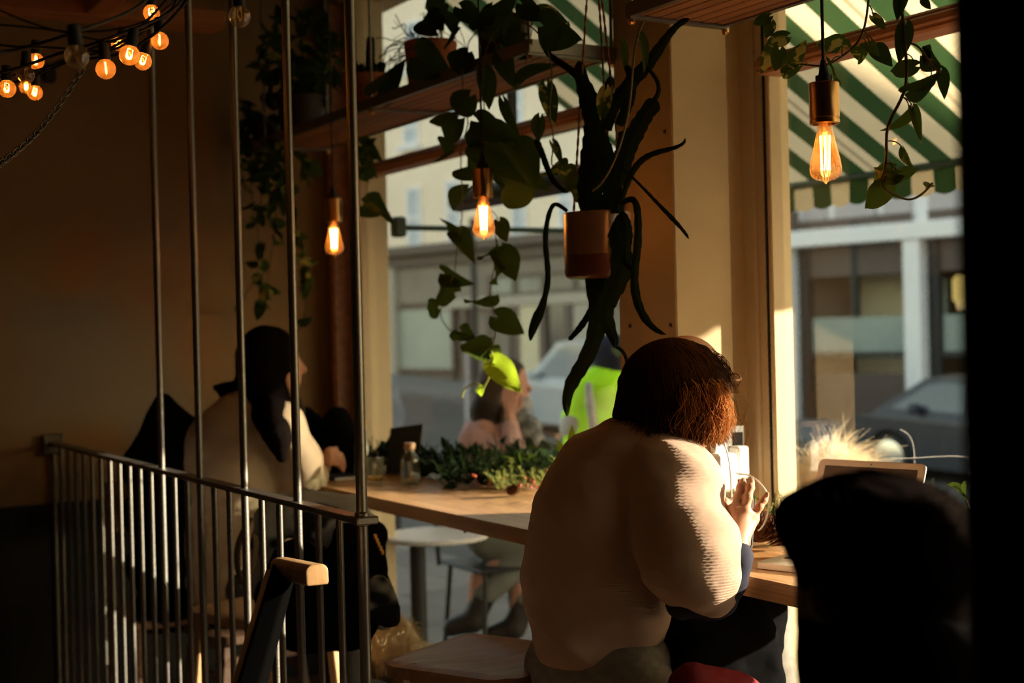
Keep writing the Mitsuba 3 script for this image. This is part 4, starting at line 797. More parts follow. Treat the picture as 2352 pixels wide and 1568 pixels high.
def hand(wrist, palm, knuckles, fingers, thumb, h=0.0024, r=0.0088, wr=0.026, pt=0.013):
    """A hand: wrist, knuckle points, finger joint chains and a thumb chain, as one mesh."""
    allp = np.vstack([wrist[None], np.array(knuckles), *[np.array(f) for f in fingers], np.array(thumb)])
    b = Blob(allp.min(0) - 0.035, allp.max(0) + 0.035, h)
    for kn in knuckles:
        b.cone(wrist + (kn - wrist) * 0.12, pt * 1.15, kn, pt * 0.92, 0.012)
    for a_, c_ in zip(knuckles[:-1], knuckles[1:]): b.cone(a_, pt * 0.85, c_, pt * 0.85, 0.006)
    b.cone(wrist - (palm - wrist) * 0.1, wr, wrist, wr * 0.92, 0.008, flat=np.cross(knuckles[-1] - knuckles[0], palm - wrist), fk=0.75)
    for f, s_ in zip(fingers, (0.98, 1.02, 0.98, 0.85)):
        n = len(f); b.chain(f, list(np.linspace(r * s_ * 1.06, r * s_ * 0.80, n)), 0.0028)
        for j in f[1:-1]: b.ell(j, np.array([1, 1, 1]) * r * s_ * 1.02, None, 0.004)
    b.chain(thumb, list(np.linspace(r * 1.45, r * 0.95, len(thumb))), 0.006)
    return b
# --- the woman in the oat jumper -------------------------------------------------------------------------
KW = 1.13
def kup(m): m = m.copy(); m.vertices = EYE + KW * (m.vertices - EYE); return m      # the figure is laid out at 2.9 m and stands at 3.2 m
wo = thing('person', 'person in oat knit jumper with auburn hair bent over the counter, one hand raised', 'person')
def WF(px, py, t): return W(px, py, t)
hips, chest = W(1385, 1545, 2.90), W(1440, 1140, 2.91)
fdir = CF * [1, 1, 0] * math.cos(math.radians(50)) + CR * [1, 1, 0] * math.sin(math.radians(50)); fdir /= np.linalg.norm(fdir); rdir = np.array([fdir[1], -fdir[0], 0])
HC = W(1568, 893, 2.89)
lo = np.minimum.reduce([hips, HC, W(1330, 1100, 3.1)]) - [0.55, 0.3, 0.85]; hi = np.maximum.reduce([hips, HC]) + [0.45, 0.75, 0.2]; lo[2] = 0.02
b = Blob(lo, hi, 0.0075)
b.chain([hips, W(1390, 1330, 2.91), chest, W(1490, 1050, 2.9)], [0.125, 0.115, 0.115, 0.06], 0.05)
nk = W(1515, 1005, 2.9); b.cone(nk, 0.052, W(1550, 930, 2.89), 0.048, 0.03)
hup = np.array([0, 0, 1.0]) * 0.85 + fdir * 0.5; hup /= np.linalg.norm(hup); hf = fdir - hup * (fdir @ hup); hf /= np.linalg.norm(hf); hs = np.cross(hup, hf)
b.ell(HC, [0.098, 0.076, 0.112], np.stack([hf, hs, hup]), 0.02); b.ell(HC + hf * 0.055 - hup * 0.075, [0.045, 0.045, 0.04], np.stack([hf, hs, hup]), 0.04)
b.cone(HC + hf * 0.095 - hup * 0.005, 0.010, HC + hf * 0.115 - hup * 0.035, 0.013, 0.012)
for s_ in (-1, 1):
    b.ell(HC + hs * s_ * 0.077 - hup * 0.02 + hf * -0.005, [0.02, 0.008, 0.03], np.stack([hf, hs, hup]), 0.006)
    b.ell(HC + hf * 0.092 + hs * s_ * 0.033 + hup * 0.012, [0.012, 0.016, 0.009], np.stack([hf, hs, hup]), 0.006, cut=True)
b.cone(HC + hf * 0.098 - hup * 0.068 - hs * 0.02, 0.007, HC + hf * 0.098 - hup * 0.068 + hs * 0.02, 0.007, 0.006)
rs, el, wrp = W(1560, 1090, 2.80), W(1640, 1366, 2.742), W(1690, 1266, 2.70)
b.chain([W(1500, 1080, 2.86), rs, W(1580, 1200, 2.78), el], [0.06, 0.05, 0.042, 0.030], 0.03); b.cone(el, 0.029, wrp, 0.020, 0.012)
ls, le, lw = W(1375, 1110, 3.0), W(1420, 1310, 3.2), W(1640, 1260, 3.02)
b.chain([chest, ls, le, lw], [0.06, 0.048, 0.038, 0.022], 0.03)
for sgn, kn, ft in ((1, W(1735, 1385, 3.06), W(1806, 1760, 3.0)), (-1, W(1640, 1385, 3.35), W(1690, 1800, 3.4))):
    hip = hips + rdir * sgn * 0.09; b.cone(hip, 0.085, kn, 0.058, 0.04); b.chain([kn, (kn + ft) / 2 - fdir * 0.015, ft], [0.056, 0.05, 0.034], 0.02); b.cone(ft, 0.033, ft + fdir * 0.16 - [0, 0, 0.05], 0.025, 0.02)
bodym = b.mesh(2)
kn = [W(1667, 1178, 2.755), W(1688, 1170, 2.745), W(1711, 1174, 2.74), W(1730, 1190, 2.745)]
fg = [[kn[0], W(1664, 1152, 2.775), W(1682, 1160, 2.80), W(1686, 1180, 2.80)], [kn[1], W(1697, 1140, 2.755), W(1702, 1119, 2.765), W(1706, 1107, 2.772)], [kn[2], W(1718, 1142, 2.745), W(1723, 1120, 2.755), W(1726, 1108, 2.762)], [kn[3], W(1744, 1164, 2.745), W(1754, 1149, 2.75), W(1760, 1138, 2.752)]]
th = [W(1672, 1228, 2.74), W(1656, 1205, 2.78), W(1655, 1182, 2.81), W(1662, 1165, 2.825)]
hb = hand(wrp, W(1697, 1215, 2.72), kn, fg, th)
handm = hb.mesh(1)
def join(a, c):
    try:
        A, B = [m3.Manifold(m3.Mesh(np.asarray(m.vertices, np.float32), np.asarray(m.faces, np.uint32))) for m in (a, c)]
        r = A + B
        if r.status() == m3.Error.NoError and r.num_tri() > 100: return man2tm(r)
    except Exception: pass
    return cat([a, c])
part(wo, 'body', kup(join(bodym, handm)), 'mat_skin', True)
nl_ = []
for f in fg[1:]:
    d = f[-1] - f[-2]; d /= np.linalg.norm(d); nv_ = (EYE - f[-1]); nv_ -= d * (nv_ @ d); nv_ /= np.linalg.norm(nv_); s = np.cross(d, nv_)
    e = trimesh.creation.icosphere(2, 1.0); e.apply_scale([0.006, 0.0045, 0.0016]); nl_.append(xf(e, frame_m(f[-1] + nv_ * 0.0062 + d * 0.001, d, s, nv_)))
part(wo, 'fingernails', kup(cat(nl_)), mat('mat_nail', (0.62, 0.36, 0.27), 0.3), True)
# jumper
b = Blob(np.minimum(W(1180, 1560, 2.7), W(1720, 950, 3.2)) - 0.25, np.maximum(W(1180, 1560, 2.7), W(1720, 950, 3.2)) + 0.3, 0.005)
b.chain([W(1362, 1455, 2.91), W(1376, 1330, 2.91), W(1404, 1205, 2.91), W(1437, 1125, 2.91), W(1482, 1062, 2.89), W(1498, 1034, 2.89)], [0.119, 0.137, 0.146, 0.130, 0.082, 0.058], 0.05)
b.cone(W(1372, 1116, 3.0), 0.088, W(1330, 1200, 3.05), 0.075, 0.06); b.cone(W(1330, 1200, 3.05), 0.075, W(1345, 1330, 3.1), 0.08, 0.06)
b.chain([W(1490, 1095, 2.86), W(1544, 1112, 2.81), W(1556, 1200, 2.77), W(1592, 1272, 2.73), W(1614, 1312, 2.72)], [0.09, 0.090, 0.086, 0.092, 0.072], 0.022)
b.cone(W(1585, 1318, 2.745), 0.058, W(1620, 1338, 2.725), 0.052, 0.012); b.cone(W(1612, 1352, 2.73), 0.048, W(1638, 1362, 2.725), 0.043, 0.006)
b.cone(W(1330, 1462, 2.84), 0.07, W(1452, 1440, 2.82), 0.052, 0.05); b.ell(W(1462, 1392, 2.83), [0.05, 0.05, 0.03], None, 0.03)
b.cone(W(1530, 1360, 2.69), 0.012, W(1585, 1480, 2.72), 0.055, 0.02, cut=True)
b.noise(0.010, 7.0, 5); b.noise(0.0035, 20.0, 6)
jm = b.mesh(2); _q = (jm.vertices - W(1470, 1200, 2.85)) @ np.stack([CR, CU, CF]).T; jm.fix_normals() if False else None
_rid = lambda u, w, f, g, s_: (1 - np.abs(2 * meshkit.noise(np.stack([u * f, w * g, 0 * u + s_], 1), s_) - 1)) ** 1.6        # soft folds
_fold = 0.008 * _rid(_q[:, 0] * 0.55 + _q[:, 1] * 0.85, _q[:, 0] * 0.85 - _q[:, 1] * 0.55, 9, 3, 3) + 0.005 * _rid(_q[:, 0] * 0.9 - _q[:, 1] * 0.3, _q[:, 0] * 0.3 + _q[:, 1] * 0.9, 5, 11, 9)
jm.vertices += np.array(jm.vertex_normals) * _fold[:, None]
xr = jm.vertices @ (CR * [1, 1, 0]) - W(1340, 1512, 2.9) @ (CR * [1, 1, 0]); zm = W(1400, 1506, 2.9)[2] + 0.7 * np.maximum(xr, 0) ** 2 + 0.25 * np.minimum(xr, 0) ** 2
jm.vertices[:, 2] = np.where(jm.vertices[:, 2] < zm, zm + 0.05 * (jm.vertices[:, 2] - zm), jm.vertices[:, 2])
part(wo, 'jumper', kup(jm), 'mat_knit', True, label='ribbed oat knit jumper')
# navy shirt: collar and sleeve
b = Blob(np.minimum(W(1400, 1420, 2.6), W(1730, 940, 3.0)) - 0.12, np.maximum(W(1400, 1420, 2.6), W(1730, 940, 3.0)) + 0.12, 0.005)
bc_ = Blob(W(1500, 1000, 2.89) - .12, W(1500, 1000, 2.89) + .12, .005); bc_.cone(W(1496, 1022, 2.89), 0.064, W(1508, 990, 2.89), 0.058, 0.01); part(wo, 'collar', kup(bc_.mesh(1)), 'mat_navy', True, label='navy shirt collar')
b.chain([W(1565, 1385, 2.75), W(1640, 1366, 2.742), W(1668, 1325, 2.722), W(1688, 1284, 2.706), W(1691, 1274, 2.702)], [0.032, 0.043, 0.038, 0.030, 0.029], 0.02)
part(wo, 'shirt', kup(b.noise(0.003, 45, 8).mesh(1)), 'mat_navy', True, label='navy shirt sleeve')
# trousers
b = Blob(lo, hi, 0.009)
b.cone(hips - [0, 0, 0.02], 0.135, hips + [0, 0, 0.06], 0.125, 0.03); b.cone(W(1300, 1530, 2.95), 0.06, hips, 0.12, 0.04)
for sgn, kn_, ft in ((1, W(1735, 1385, 3.06), W(1806, 1760, 3.0)), (-1, W(1640, 1385, 3.35), W(1690, 1800, 3.4))):
    hip = hips + rdir * sgn * 0.09; b.cone(hip, 0.10, kn_, 0.072, 0.04); b.chain([kn_, (kn_ + ft) / 2 - fdir * 0.015, ft + [0, 0, 0.03]], [0.07, 0.062, 0.05], 0.02)
part(wo, 'trousers', kup(b.noise(0.006, 14, 2).mesh(2)), 'mat_denim_pale', True, label='grey jeans')
b = Blob(lo, hi, 0.008)
for ft in (W(1806, 1760, 3.0), W(1690, 1800, 3.4)): b.chain([ft + [0, 0, 0.03], ft - [0, 0, 0.035], ft + fdir * 0.17 - [0, 0, 0.055]], [0.05, 0.045, 0.036], 0.02)
part(wo, 'shoes', kup(b.mesh(1)), 'mat_black', True)
# hair
ax = np.stack([CR, CU, CF]); hc = W(1550, 886, 2.885)
b = Blob(hc - 0.22, hc + 0.2, 0.005)
b.ell(hc, [0.100, 0.088, 0.100], ax, 0.02); b.chain([W(1480, 900, 2.88), W(1466, 950, 2.88), W(1470, 978, 2.88)], [0.055, 0.045, 0.018], 0.03); b.chain([W(1610, 910, 2.84), W(1622, 950, 2.83), W(1640, 990, 2.83)], [0.050, 0.040, 0.014], 0.03); b.cone(W(1600, 860, 2.87), 0.05, W(1655, 876, 2.90), 0.016, 0.04)
b.cone(W(1510, 965, 2.86), 0.03, W(1580, 965, 2.83), 0.03, 0.03); b.cone(W(1548, 985, 2.78), 0.022, W(1566, 1010, 2.78), 0.022, 0.015, cut=True)
part(wo, 'hair', kup(b.noise(0.007, 30, 4).mesh(1)), 'mat_hair_base', True, label='dark crown of the auburn hair')
hrng = np.random.default_rng(21); st_ = []
crown = W(1525, 803, 2.88); cdir = (crown - hc) @ ax.T; cdir /= np.linalg.norm(cdir); e1 = np.cross(cdir, [0, 0, 1.0]); e1 /= np.linalg.norm(e1); e2 = np.cross(cdir, e1)
for k in range(3000):
    a = hrng.uniform(0, 2 * math.pi); g0 = hrng.uniform(0.0, 0.9); g1 = 1.5; n_ = 7; pts = []; off = hrng.normal(0, 0.10); rr = hrng.uniform(0.985, 1.045); w0, w1 = hrng.uniform(0, 6.3, 2)
    for j in range(n_):
        u = j / (n_ - 1); g = g0 + (g1 - g0) * u; aa = a + off * u * u
        dloc = cdir * math.cos(g) + (e1 * math.cos(aa) + e2 * math.sin(aa)) * math.sin(g)
        pts.append(hc + (dloc * np.array([0.108 if dloc[0] < 0 else 0.100, 0.094, 0.108]) * rr) @ ax)
    o_ = pts[-1] - hc; hz = o_ - [0, 0, o_[2]]; hz /= np.linalg.norm(hz) + 1e-9; xl = (o_ @ CR) * FPX / 2.885 + 1550
    endpy = np.interp(xl, [1430, 1480, 1530, 1560, 1600, 1670], [985, 992, 962, 958, 1010, 1004]) + hrng.normal(0, 9)
    ez = W(xl, endpy, 2.885)[2]; L_ = max(0.01, pts[-1][2] - ez); last = pts[-1]; curl = hrng.normal(-0.012, 0.016)
    for j in range(1, 7):
        u = j / 6; pts.append(last + np.array([0, 0, -L_ * u]) + hz * (-0.012 * math.sin(u * 3) + curl * u * u) + CR * 0.006 * math.sin(u * 6 + w0) + CF * 0.005 * math.sin(u * 5 + w1))
    st_.append(tube(pts, np.linspace(0.0009, 0.0004, len(pts)), 3, caps=False))
en_ = []
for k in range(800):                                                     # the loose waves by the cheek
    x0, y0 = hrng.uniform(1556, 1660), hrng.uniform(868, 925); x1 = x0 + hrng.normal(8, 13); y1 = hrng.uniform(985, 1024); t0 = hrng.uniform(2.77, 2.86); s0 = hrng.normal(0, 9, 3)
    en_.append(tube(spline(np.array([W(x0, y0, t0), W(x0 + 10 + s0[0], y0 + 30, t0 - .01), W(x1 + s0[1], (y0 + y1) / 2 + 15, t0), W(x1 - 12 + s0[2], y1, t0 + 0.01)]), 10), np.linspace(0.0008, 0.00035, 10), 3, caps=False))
for k in range(200):                                                     # swept fringe towards the glasses
    x0, y0 = hrng.uniform(1560, 1640), hrng.uniform(800, 850); t0 = hrng.uniform(2.80, 2.92)
    st_.append(tube(spline(np.array([W(x0, y0, t0), W(x0 + 35, y0 + hrng.uniform(20, 35), t0 + .02), W(hrng.uniform(1650, 1698), hrng.uniform(858, 905), t0 + 0.05)]), 9), np.linspace(0.0009, 0.0004, 9), 3, caps=False))
for k in range(110):
    x0, y0 = hrng.uniform(1430, 1500), hrng.uniform(900, 950); y1 = hrng.uniform(955, 992); x1 = x0 + hrng.normal(-10, 9); t0 = hrng.uniform(2.82, 2.90)
    st_.append(tube(spline(np.array([W(x0, y0, t0), W(x0 - 6, (y0 + y1) / 2, t0), W(x1, y1, t0), W(x1 - hrng.uniform(2, 16), y1 + hrng.uniform(-8, 6), t0)]), 9), np.linspace(0.0008, 0.0003, 9), 3, caps=False))
for k in range(16):
    x0, y0 = hrng.uniform(1660, 1695), hrng.uniform(880, 960); st_.append(tube(spline(np.array([W(x0, y0, 2.86), W(x0 + 22, y0 + 25, 2.86), W(x0 + hrng.uniform(5, 25), y0 + hrng.uniform(45, 80), 2.86)]), 9), 0.0003, 3, caps=False))
part(wo, 'hair_ends', kup(cat(en_)), 'mat_hair_sunlit', True, label='waves by the cheek, coloured brighter for the sunlight on them', kind='stuff')
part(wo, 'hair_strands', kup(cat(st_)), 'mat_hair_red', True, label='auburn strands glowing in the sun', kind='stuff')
g0 = W(1686, 872, 2.97); ths = np.linspace(0, 2 * np.pi, 21)
ring = np.array([g0 + 0.014 * math.cos(a) * (fdir * 0.3 + rdir * 0.95) * 1.1 + 0.013 * math.sin(a) * np.array([0, 0, 1]) for a in ths])
gl = part(wo, 'glasses', kup(cat([tube(ring, 0.0016, 6), rod(g0 - fdir * 0.005 + rdir * 0.02, W(1600, 872, 2.84), 0.0018, 6)])), mat('mat_tortoise', (0.10, 0.035, 0.012), 0.25), True, label='brown framed glasses')
part(gl, 'lens', kup(tm(np.vstack([ring[:-1], g0[None]]), [[i, (i + 1) % 20, 20] for i in range(20)])), 'mat_pane')
# phone in the raised hand
phn = thing('phone', 'pale grey rounded phone held behind the raised fingers', 'phone')
pc_ = W(1690, 1204, 2.818); px_ = W(1730, 1200, 2.80) - W(1650, 1208, 2.83); py_ = W(1694, 1150, 2.86) - W(1686, 1260, 2.79); px_ /= np.linalg.norm(px_); py_ -= px_ * (py_ @ px_); py_ /= np.linalg.norm(py_)
import shapely.geometry as sg
rr_ = sg.box(-0.026, -0.052, 0.026, 0.052).buffer(0.011, 6)
part(phn, 'case', kup(extrude(rr_, 0.007, frame_m(pc_ - np.cross(px_, py_) * 0.0035, px_, py_))), 'mat_black', 30)
part(phn, 'back', kup(extrude(rr_.buffer(-0.002), 0.0012, frame_m(pc_ + np.cross(px_, py_) * 0.0035, px_, py_))), mat('mat_phone', (0.45, 0.46, 0.44), 0.4), 30)

# --- the person at the far end of the counter ------------------------------------------------------------
def kup2(m): m = m.copy(); m.vertices = EYE + 1.055 * (m.vertices - EYE); return m
w2_ = thing('person', 'person with long dark hair in cream cardigan seated at the wall end of the counter', 'person')
def V2(px, py, dt=0.0): return W(px, py, 5.03 + dt)
hips2 = V2(560, 1330); k5 = 5.03 / FPX
f2 = np.array([0.25, 0.97, 0]); f2 /= np.linalg.norm(f2); r2 = np.array([f2[1], -f2[0], 0]); HC2 = V2(624, 832, 0.0)
lo2 = np.minimum(hips2, HC2) - [0.6, 0.45, 0.7]; hi2 = np.maximum(hips2, HC2) + [0.45, 0.85, 0.2]; lo2[2] = 0.02
def seated_legs(b, hips, f, r, knee_d=0.42, foot=None, rr=(0.085, 0.06, 0.05, 0.036), kz=-0.02, fz=None):
    for s in (-1, 1):
        hip = hips + r * s * 0.09; kn_ = hip + f * knee_d + [0, 0, kz]; ft = kn_ - f * 0.05; ft = np.array([ft[0], ft[1], fz if fz is not None else 0.12])
        b.cone(hip, rr[0], kn_, rr[1], 0.04); b.chain([kn_, (kn_ + ft) / 2 - f * 0.015, ft], [rr[1], rr[2], rr[3]], 0.02); b.cone(ft, rr[3], ft + f * 0.15 - [0, 0, 0.04], rr[3] * 0.75, 0.02)
def head(b, c, f, up=(0, 0, 1.0), s=1.0, ears=True):
    up = np.asarray(up, float); up /= np.linalg.norm(up); f = f - up * (f @ up); f /= np.linalg.norm(f); r = np.cross(f, up); A = np.stack([f, r, up])
    b.ell(c, np.array([0.096, 0.076, 0.112]) * s, A, 0.02); b.ell(c + f * 0.052 * s - up * 0.07 * s, np.array([0.046, 0.046, 0.042]) * s, A, 0.04)
    b.cone(c + f * 0.092 * s + up * 0.004, 0.009 * s, c + f * 0.113 * s - up * 0.03 * s, 0.013 * s, 0.012)
    for q_ in (-1, 1):
        b.ell(c + r * q_ * 0.077 * s - up * 0.015, np.array([0.02, 0.008, 0.03]) * s, A, 0.006); b.ell(c + f * 0.094 * s + r * q_ * 0.033 * s + up * 0.012, np.array([0.012, 0.016, 0.009]) * s, A, 0.006, cut=True)
    b.cone(c + f * 0.094 * s - up * 0.062 * s - r * 0.02, 0.007, c + f * 0.094 * s - up * 0.062 * s + r * 0.02, 0.007, 0.006)
    return f, r, up
b = Blob(lo2, hi2, 0.009)
b.chain([hips2, V2(562, 1180), V2(575, 1010), V2(600, 930)], [0.14, 0.13, 0.13, 0.06], 0.06); b.cone(V2(605, 940), 0.05, V2(618, 880), 0.047, 0.03); head(b, HC2, f2)
rs2, re2, rw2 = V2(648, 985, -0.12), V2(700, 1120, -0.05), V2(736, 1058, 0.02)
b.chain([V2(590, 980), rs2, re2, rw2], [0.06, 0.05, 0.038, 0.024], 0.03); ls2, le2, lw2 = V2(560, 985, 0.2), V2(640, 1130, 0.25), V2(745, 1075, 0.2); b.chain([V2(580, 980), ls2, le2, lw2], [0.06, 0.05, 0.038, 0.024], 0.03)
seated_legs(b, hips2, f2, r2, 0.40, fz=0.20)
bm = b.mesh(2)
kn2 = [rw2 + (V2(762, 1046) - rw2) * 0.75 + o_ for o_ in (np.array([0, 0, 0.022]), np.array([0, 0.004, 0.008]), np.array([0, 0.004, -0.008]), np.array([0, 0, -0.022]))]
fd = V2(790, 1050, 0.05) - V2(757, 1046, 0.0); fd /= np.linalg.norm(fd)
fg2 = [[k_, k_ + fd * 0.036, k_ + fd * 0.056 - [0, 0, 0.01], k_ + fd * 0.066 - [0, 0, 0.022]] for k_ in kn2]
th2 = [rw2 + fd * 0.02 + [0, 0, 0.02], rw2 + fd * 0.045 + [0, 0, 0.042], rw2 + fd * 0.075 + [0, 0, 0.05]]
part(w2_, 'body', kup2(join(bm, hand(rw2, V2(757, 1046), kn2, fg2, th2, h=0.0035).mesh(1))), 'mat_skin', True)
b = Blob(lo2, hi2, 0.009)
b.chain([V2(545, 1330), V2(548, 1210), V2(558, 1080), V2(572, 985), V2(600, 930)], [0.175, 0.17, 0.158, 0.135, 0.075], 0.06); b.chain([V2(540, 960), V2(500, 1010), V2(490, 1080)], [0.08, 0.09, 0.10], 0.06)
b.chain([V2(600, 965), rs2 + [0, 0, .01], V2(690, 1050, -.1), re2, V2(722, 1085, 0.0)], [0.08, 0.075, 0.068, 0.066, 0.046], 0.035); b.chain([V2(580, 980), ls2, le2, V2(725, 1085, 0.2)], [0.08, 0.07, 0.06, 0.04], 0.03)
b.ell(V2(725, 1090, 0), [0.05, 0.05, 0.045], None, 0.02)
b.noise(0.016, 7, 3); part(w2_, 'cardigan', kup2(b.mesh(3)), 'mat_knit_cream', True, label='chunky cream cardigan')
b = Blob(lo2, hi2, 0.01); b.cone(hips2, 0.15, hips2 + [0, 0, 0.05], 0.14, 0.03); seated_legs(b, hips2, f2, r2, 0.40, fz=0.22, rr=(0.10, 0.075, 0.065, 0.05)); part(w2_, 'trousers', kup2(b.mesh(2)), 'mat_trouser_dark', True)
b = Blob(HC2 - [0.3, 0.3, 0.5], HC2 + 0.3, 0.008)
b.ell(HC2 + [0, -0.015, 0.02], [0.098, 0.112, 0.112], None, 0.02); b.chain([V2(600, 850), V2(610, 915, -.03), V2(626, 955, -.13), V2(636, 1000, -.215), V2(648, 1050, -.23)], [0.085, 0.075, 0.06, 0.042, 0.018], 0.04); b.chain([V2(575, 900), V2(530, 900), V2(495, 890)], [0.05, 0.028, 0.012], 0.04)
b.cone(HC2 + f2 * 0.10 + [0, 0, 0.03], 0.03, HC2 + f2 * 0.10 - [0, 0, 0.12], 0.035, 0.02, cut=True)
part(w2_, 'hair', kup2(b.noise(0.008, 22, 9).mesh(2)), 'mat_hair_black', True, label='long straight dark hair')

# --- the near person in silhouette ----------------------------------------------------------------------
w3 = thing('person', 'near seated person in dark silhouette with tousled hair, seen from behind at lower right', 'person')
def V3(px, py, dt=0.0): return W(px, py, 1.62 + dt)
f3 = -CR * [1, 1, 0] * 0.50 + CF * [1, 1, 0] * 0.87; f3 /= np.linalg.norm(f3); r3 = np.array([f3[1], -f3[0], 0]); HC3 = V3(2000, 1330)
hips3 = V3(2120, 1275) ; hips3[2] = 0.56
lo3 = np.minimum(hips3, HC3) - [0.7, 0.75, 0.6]; hi3 = np.maximum(hips3, HC3) + [0.6, 0.6, 0.22]; lo3[2] = 0.02
b = Blob(lo3, hi3, 0.009); sh3 = HC3 - f3 * 0.05; sh3 = np.array([sh3[0], sh3[1], HC3[2] - 0.30])
b.chain([hips3, sh3 - [0, 0, 0.15], sh3], [0.14, 0.13, 0.09], 0.06); b.cone(sh3, 0.062, HC3 - [0, 0, 0.06] - f3 * 0.03, 0.055, 0.03); head(b, HC3, f3, (0, 0, 1), 1.0)
for s in (-1, 1): b.chain([sh3 + r3 * s * 0.1 - [0, 0, .04], sh3 + r3 * s * 0.19 - [0, 0, .07], sh3 + r3 * s * 0.22 - [0, 0, 0.33] + f3 * 0.03, sh3 + r3 * s * 0.10 - [0, 0, 0.38] + f3 * 0.26], [0.07, 0.052, 0.042, 0.026], 0.03)
seated_legs(b, hips3, f3, r3, 0.42); bm = b.mesh(2); hs_ = []
for s in (-1, 1):
    wr_ = sh3 + r3 * s * 0.10 - [0, 0, 0.38] + f3 * 0.26; kk = [wr_ + f3 * 0.08 + r3 * (0.03 - 0.02 * j) for j in range(4)]
    ff = [[k_, k_ + f3 * 0.03 - [0, 0, .005], k_ + f3 * 0.05 - [0, 0, .018], k_ + f3 * 0.055 - [0, 0, .035]] for k_ in kk]
    hs_.append(hand(wr_, wr_ + f3 * 0.05, kk, ff, [wr_ + f3 * .02 + r3 * -s * .02, wr_ + f3 * .05 + r3 * -s * .045, wr_ + f3 * .08 + r3 * -s * .045], h=0.005).mesh(1))
part(w3, 'body', join(join(bm, hs_[0]), hs_[1]), 'mat_skin_shaded', True)
b = Blob(HC3 - 0.25, HC3 + 0.25, 0.005)
b.ell(V3(2006, 1218), np.array([0.103, 0.067, 0.105]), ax, 0.02); b.ell(V3(2040, 1300), [0.100, 0.085, 0.10], ax, 0.03); b.ell(V3(1870, 1190), [0.036, 0.028, 0.05], ax, 0.03); b.ell(V3(1835, 1180), [0.022, 0.012, 0.03], ax, 0.02); b.cone(V3(2080, 1330), 0.075, V3(2085, 1440), 0.065, 0.03)
b.noise(0.006, 30, 12); part(w3, 'hair', b.mesh(1), 'mat_hair_black', True, label='short tousled black hair'); st_ = []
for k in range(900):
    a = hrng.uniform(0, 2 * math.pi); v_ = np.array([math.cos(a), hrng.uniform(-0.3, 1), math.sin(a)]); v_ /= np.linalg.norm(v_); p0 = V3(2006, 1216) + (v_ * [0.101, 0.060, 0.104]) @ ax; d = (np.cross(v_, [0, 0, 1]) * hrng.normal(0, 1) + v_ * 0.5 + hrng.normal(0, 0.6, 3)) @ ax; d /= np.linalg.norm(d)
    st_.append(tube([p0, p0 + d * 0.007, p0 + d * 0.013 + hrng.normal(0, 0.005, 3)], [0.0009, 0.0007, 0.0003], 3, caps=False))
part(w3, 'hair_strands', cat(st_), 'mat_hair_black', True, kind='stuff')
b = Blob(lo3, hi3, 0.01); b.chain([hips3, sh3 - [0, 0, 0.15], sh3 - [0, 0, .02]], [0.175, 0.165, 0.10], 0.06)
b.chain([sh3, V3(2040, 1500), V3(2035, 1455)], [0.10, 0.098, 0.085], 0.03)
for s in (-1, 1): b.chain([sh3 + r3 * s * 0.1 - [0, 0, .03], sh3 + r3 * s * 0.19 - [0, 0, .06], sh3 + r3 * s * 0.22 - [0, 0, 0.33] + f3 * 0.03, sh3 + r3 * s * 0.10 - [0, 0, 0.38] + f3 * 0.23], [0.09, 0.075, 0.06, 0.042], 0.03)
part(w3, 'jacket', b.noise(0.012, 10, 4).mesh(2), 'mat_black_cloth', True, label='black jacket')
b = Blob(lo3, hi3, 0.011); b.cone(hips3, 0.15, hips3 + [0, 0, 0.05], 0.14, 0.03); seated_legs(b, hips3, f3, r3, 0.42, rr=(0.10, 0.075, 0.065, 0.05)); part(w3, 'trousers', b.mesh(2), 'mat_black_cloth', True)
# ------------------------------------------------------------------ the terrace table and chair outside
mat('mat_table_white', (0.66, 0.64, 0.62), 0.4); mat('mat_grey_metal', (0.014, 0.014, 0.014), 0.5)
tt = thing('cafe_table', 'small round white cafe table with a black column standing outside the window', 'table')
tc = P(1000, 1225, t=6.35); tc[2] -= 0.01
part(tt, 'tabletop', tr(lathe([(0, 0), (0.232, 0), (0.238, 0.004), (0.238, 0.018), (0.233, 0.022), (0, 0.022)], 48), tc - [0, 0, 0.012]), 'mat_table_white', 30)
cc = P(960, 1300, t=6.35); part(tt, 'column', box(tc[0] - 0.036, tc[0] + 0.036, tc[1] - 0.036, tc[1] + 0.036, -0.03, tc[2] - 0.012, 0.004) if False else tr(lathe([(0, -0.03), (0.036, -0.03), (0.036, tc[2] - 0.012), (0, tc[2] - 0.012)], 20), [cc[0], cc[1], 0]), 'mat_grey_metal', 40)
part(tt, 'base', tr(lathe([(0, -0.05), (0.2, -0.05), (0.2, -0.042), (0.05, -0.02), (0, -0.02)], 32), [cc[0], cc[1], 0]), 'mat_grey_metal', 40)

# ------------------------------------------------------------------ people outside
def outside_person(label, res, build):
    o = thing('person', label, 'person'); build(o); return o
mat('mat_pink', tex(plaster((0.56, 0.36, 0.34), (0.46, 0.28, 0.27), 6)), 0.95, spec=0.1); mat('mat_scarf', tex(plaster((0.10, 0.11, 0.11), (0.30, 0.30, 0.29), 30)), 0.95, spec=0.1)
mat('mat_hair_brown', (0.022, 0.013, 0.009), 0.6, spec=0.2); mat('mat_slate', (0.16, 0.17, 0.15), 0.9); mat('mat_boot', (0.018, 0.014, 0.012), 0.5)
mat('mat_skin_rosy', (0.50, 0.26, 0.20), 0.55, spec=0.2)
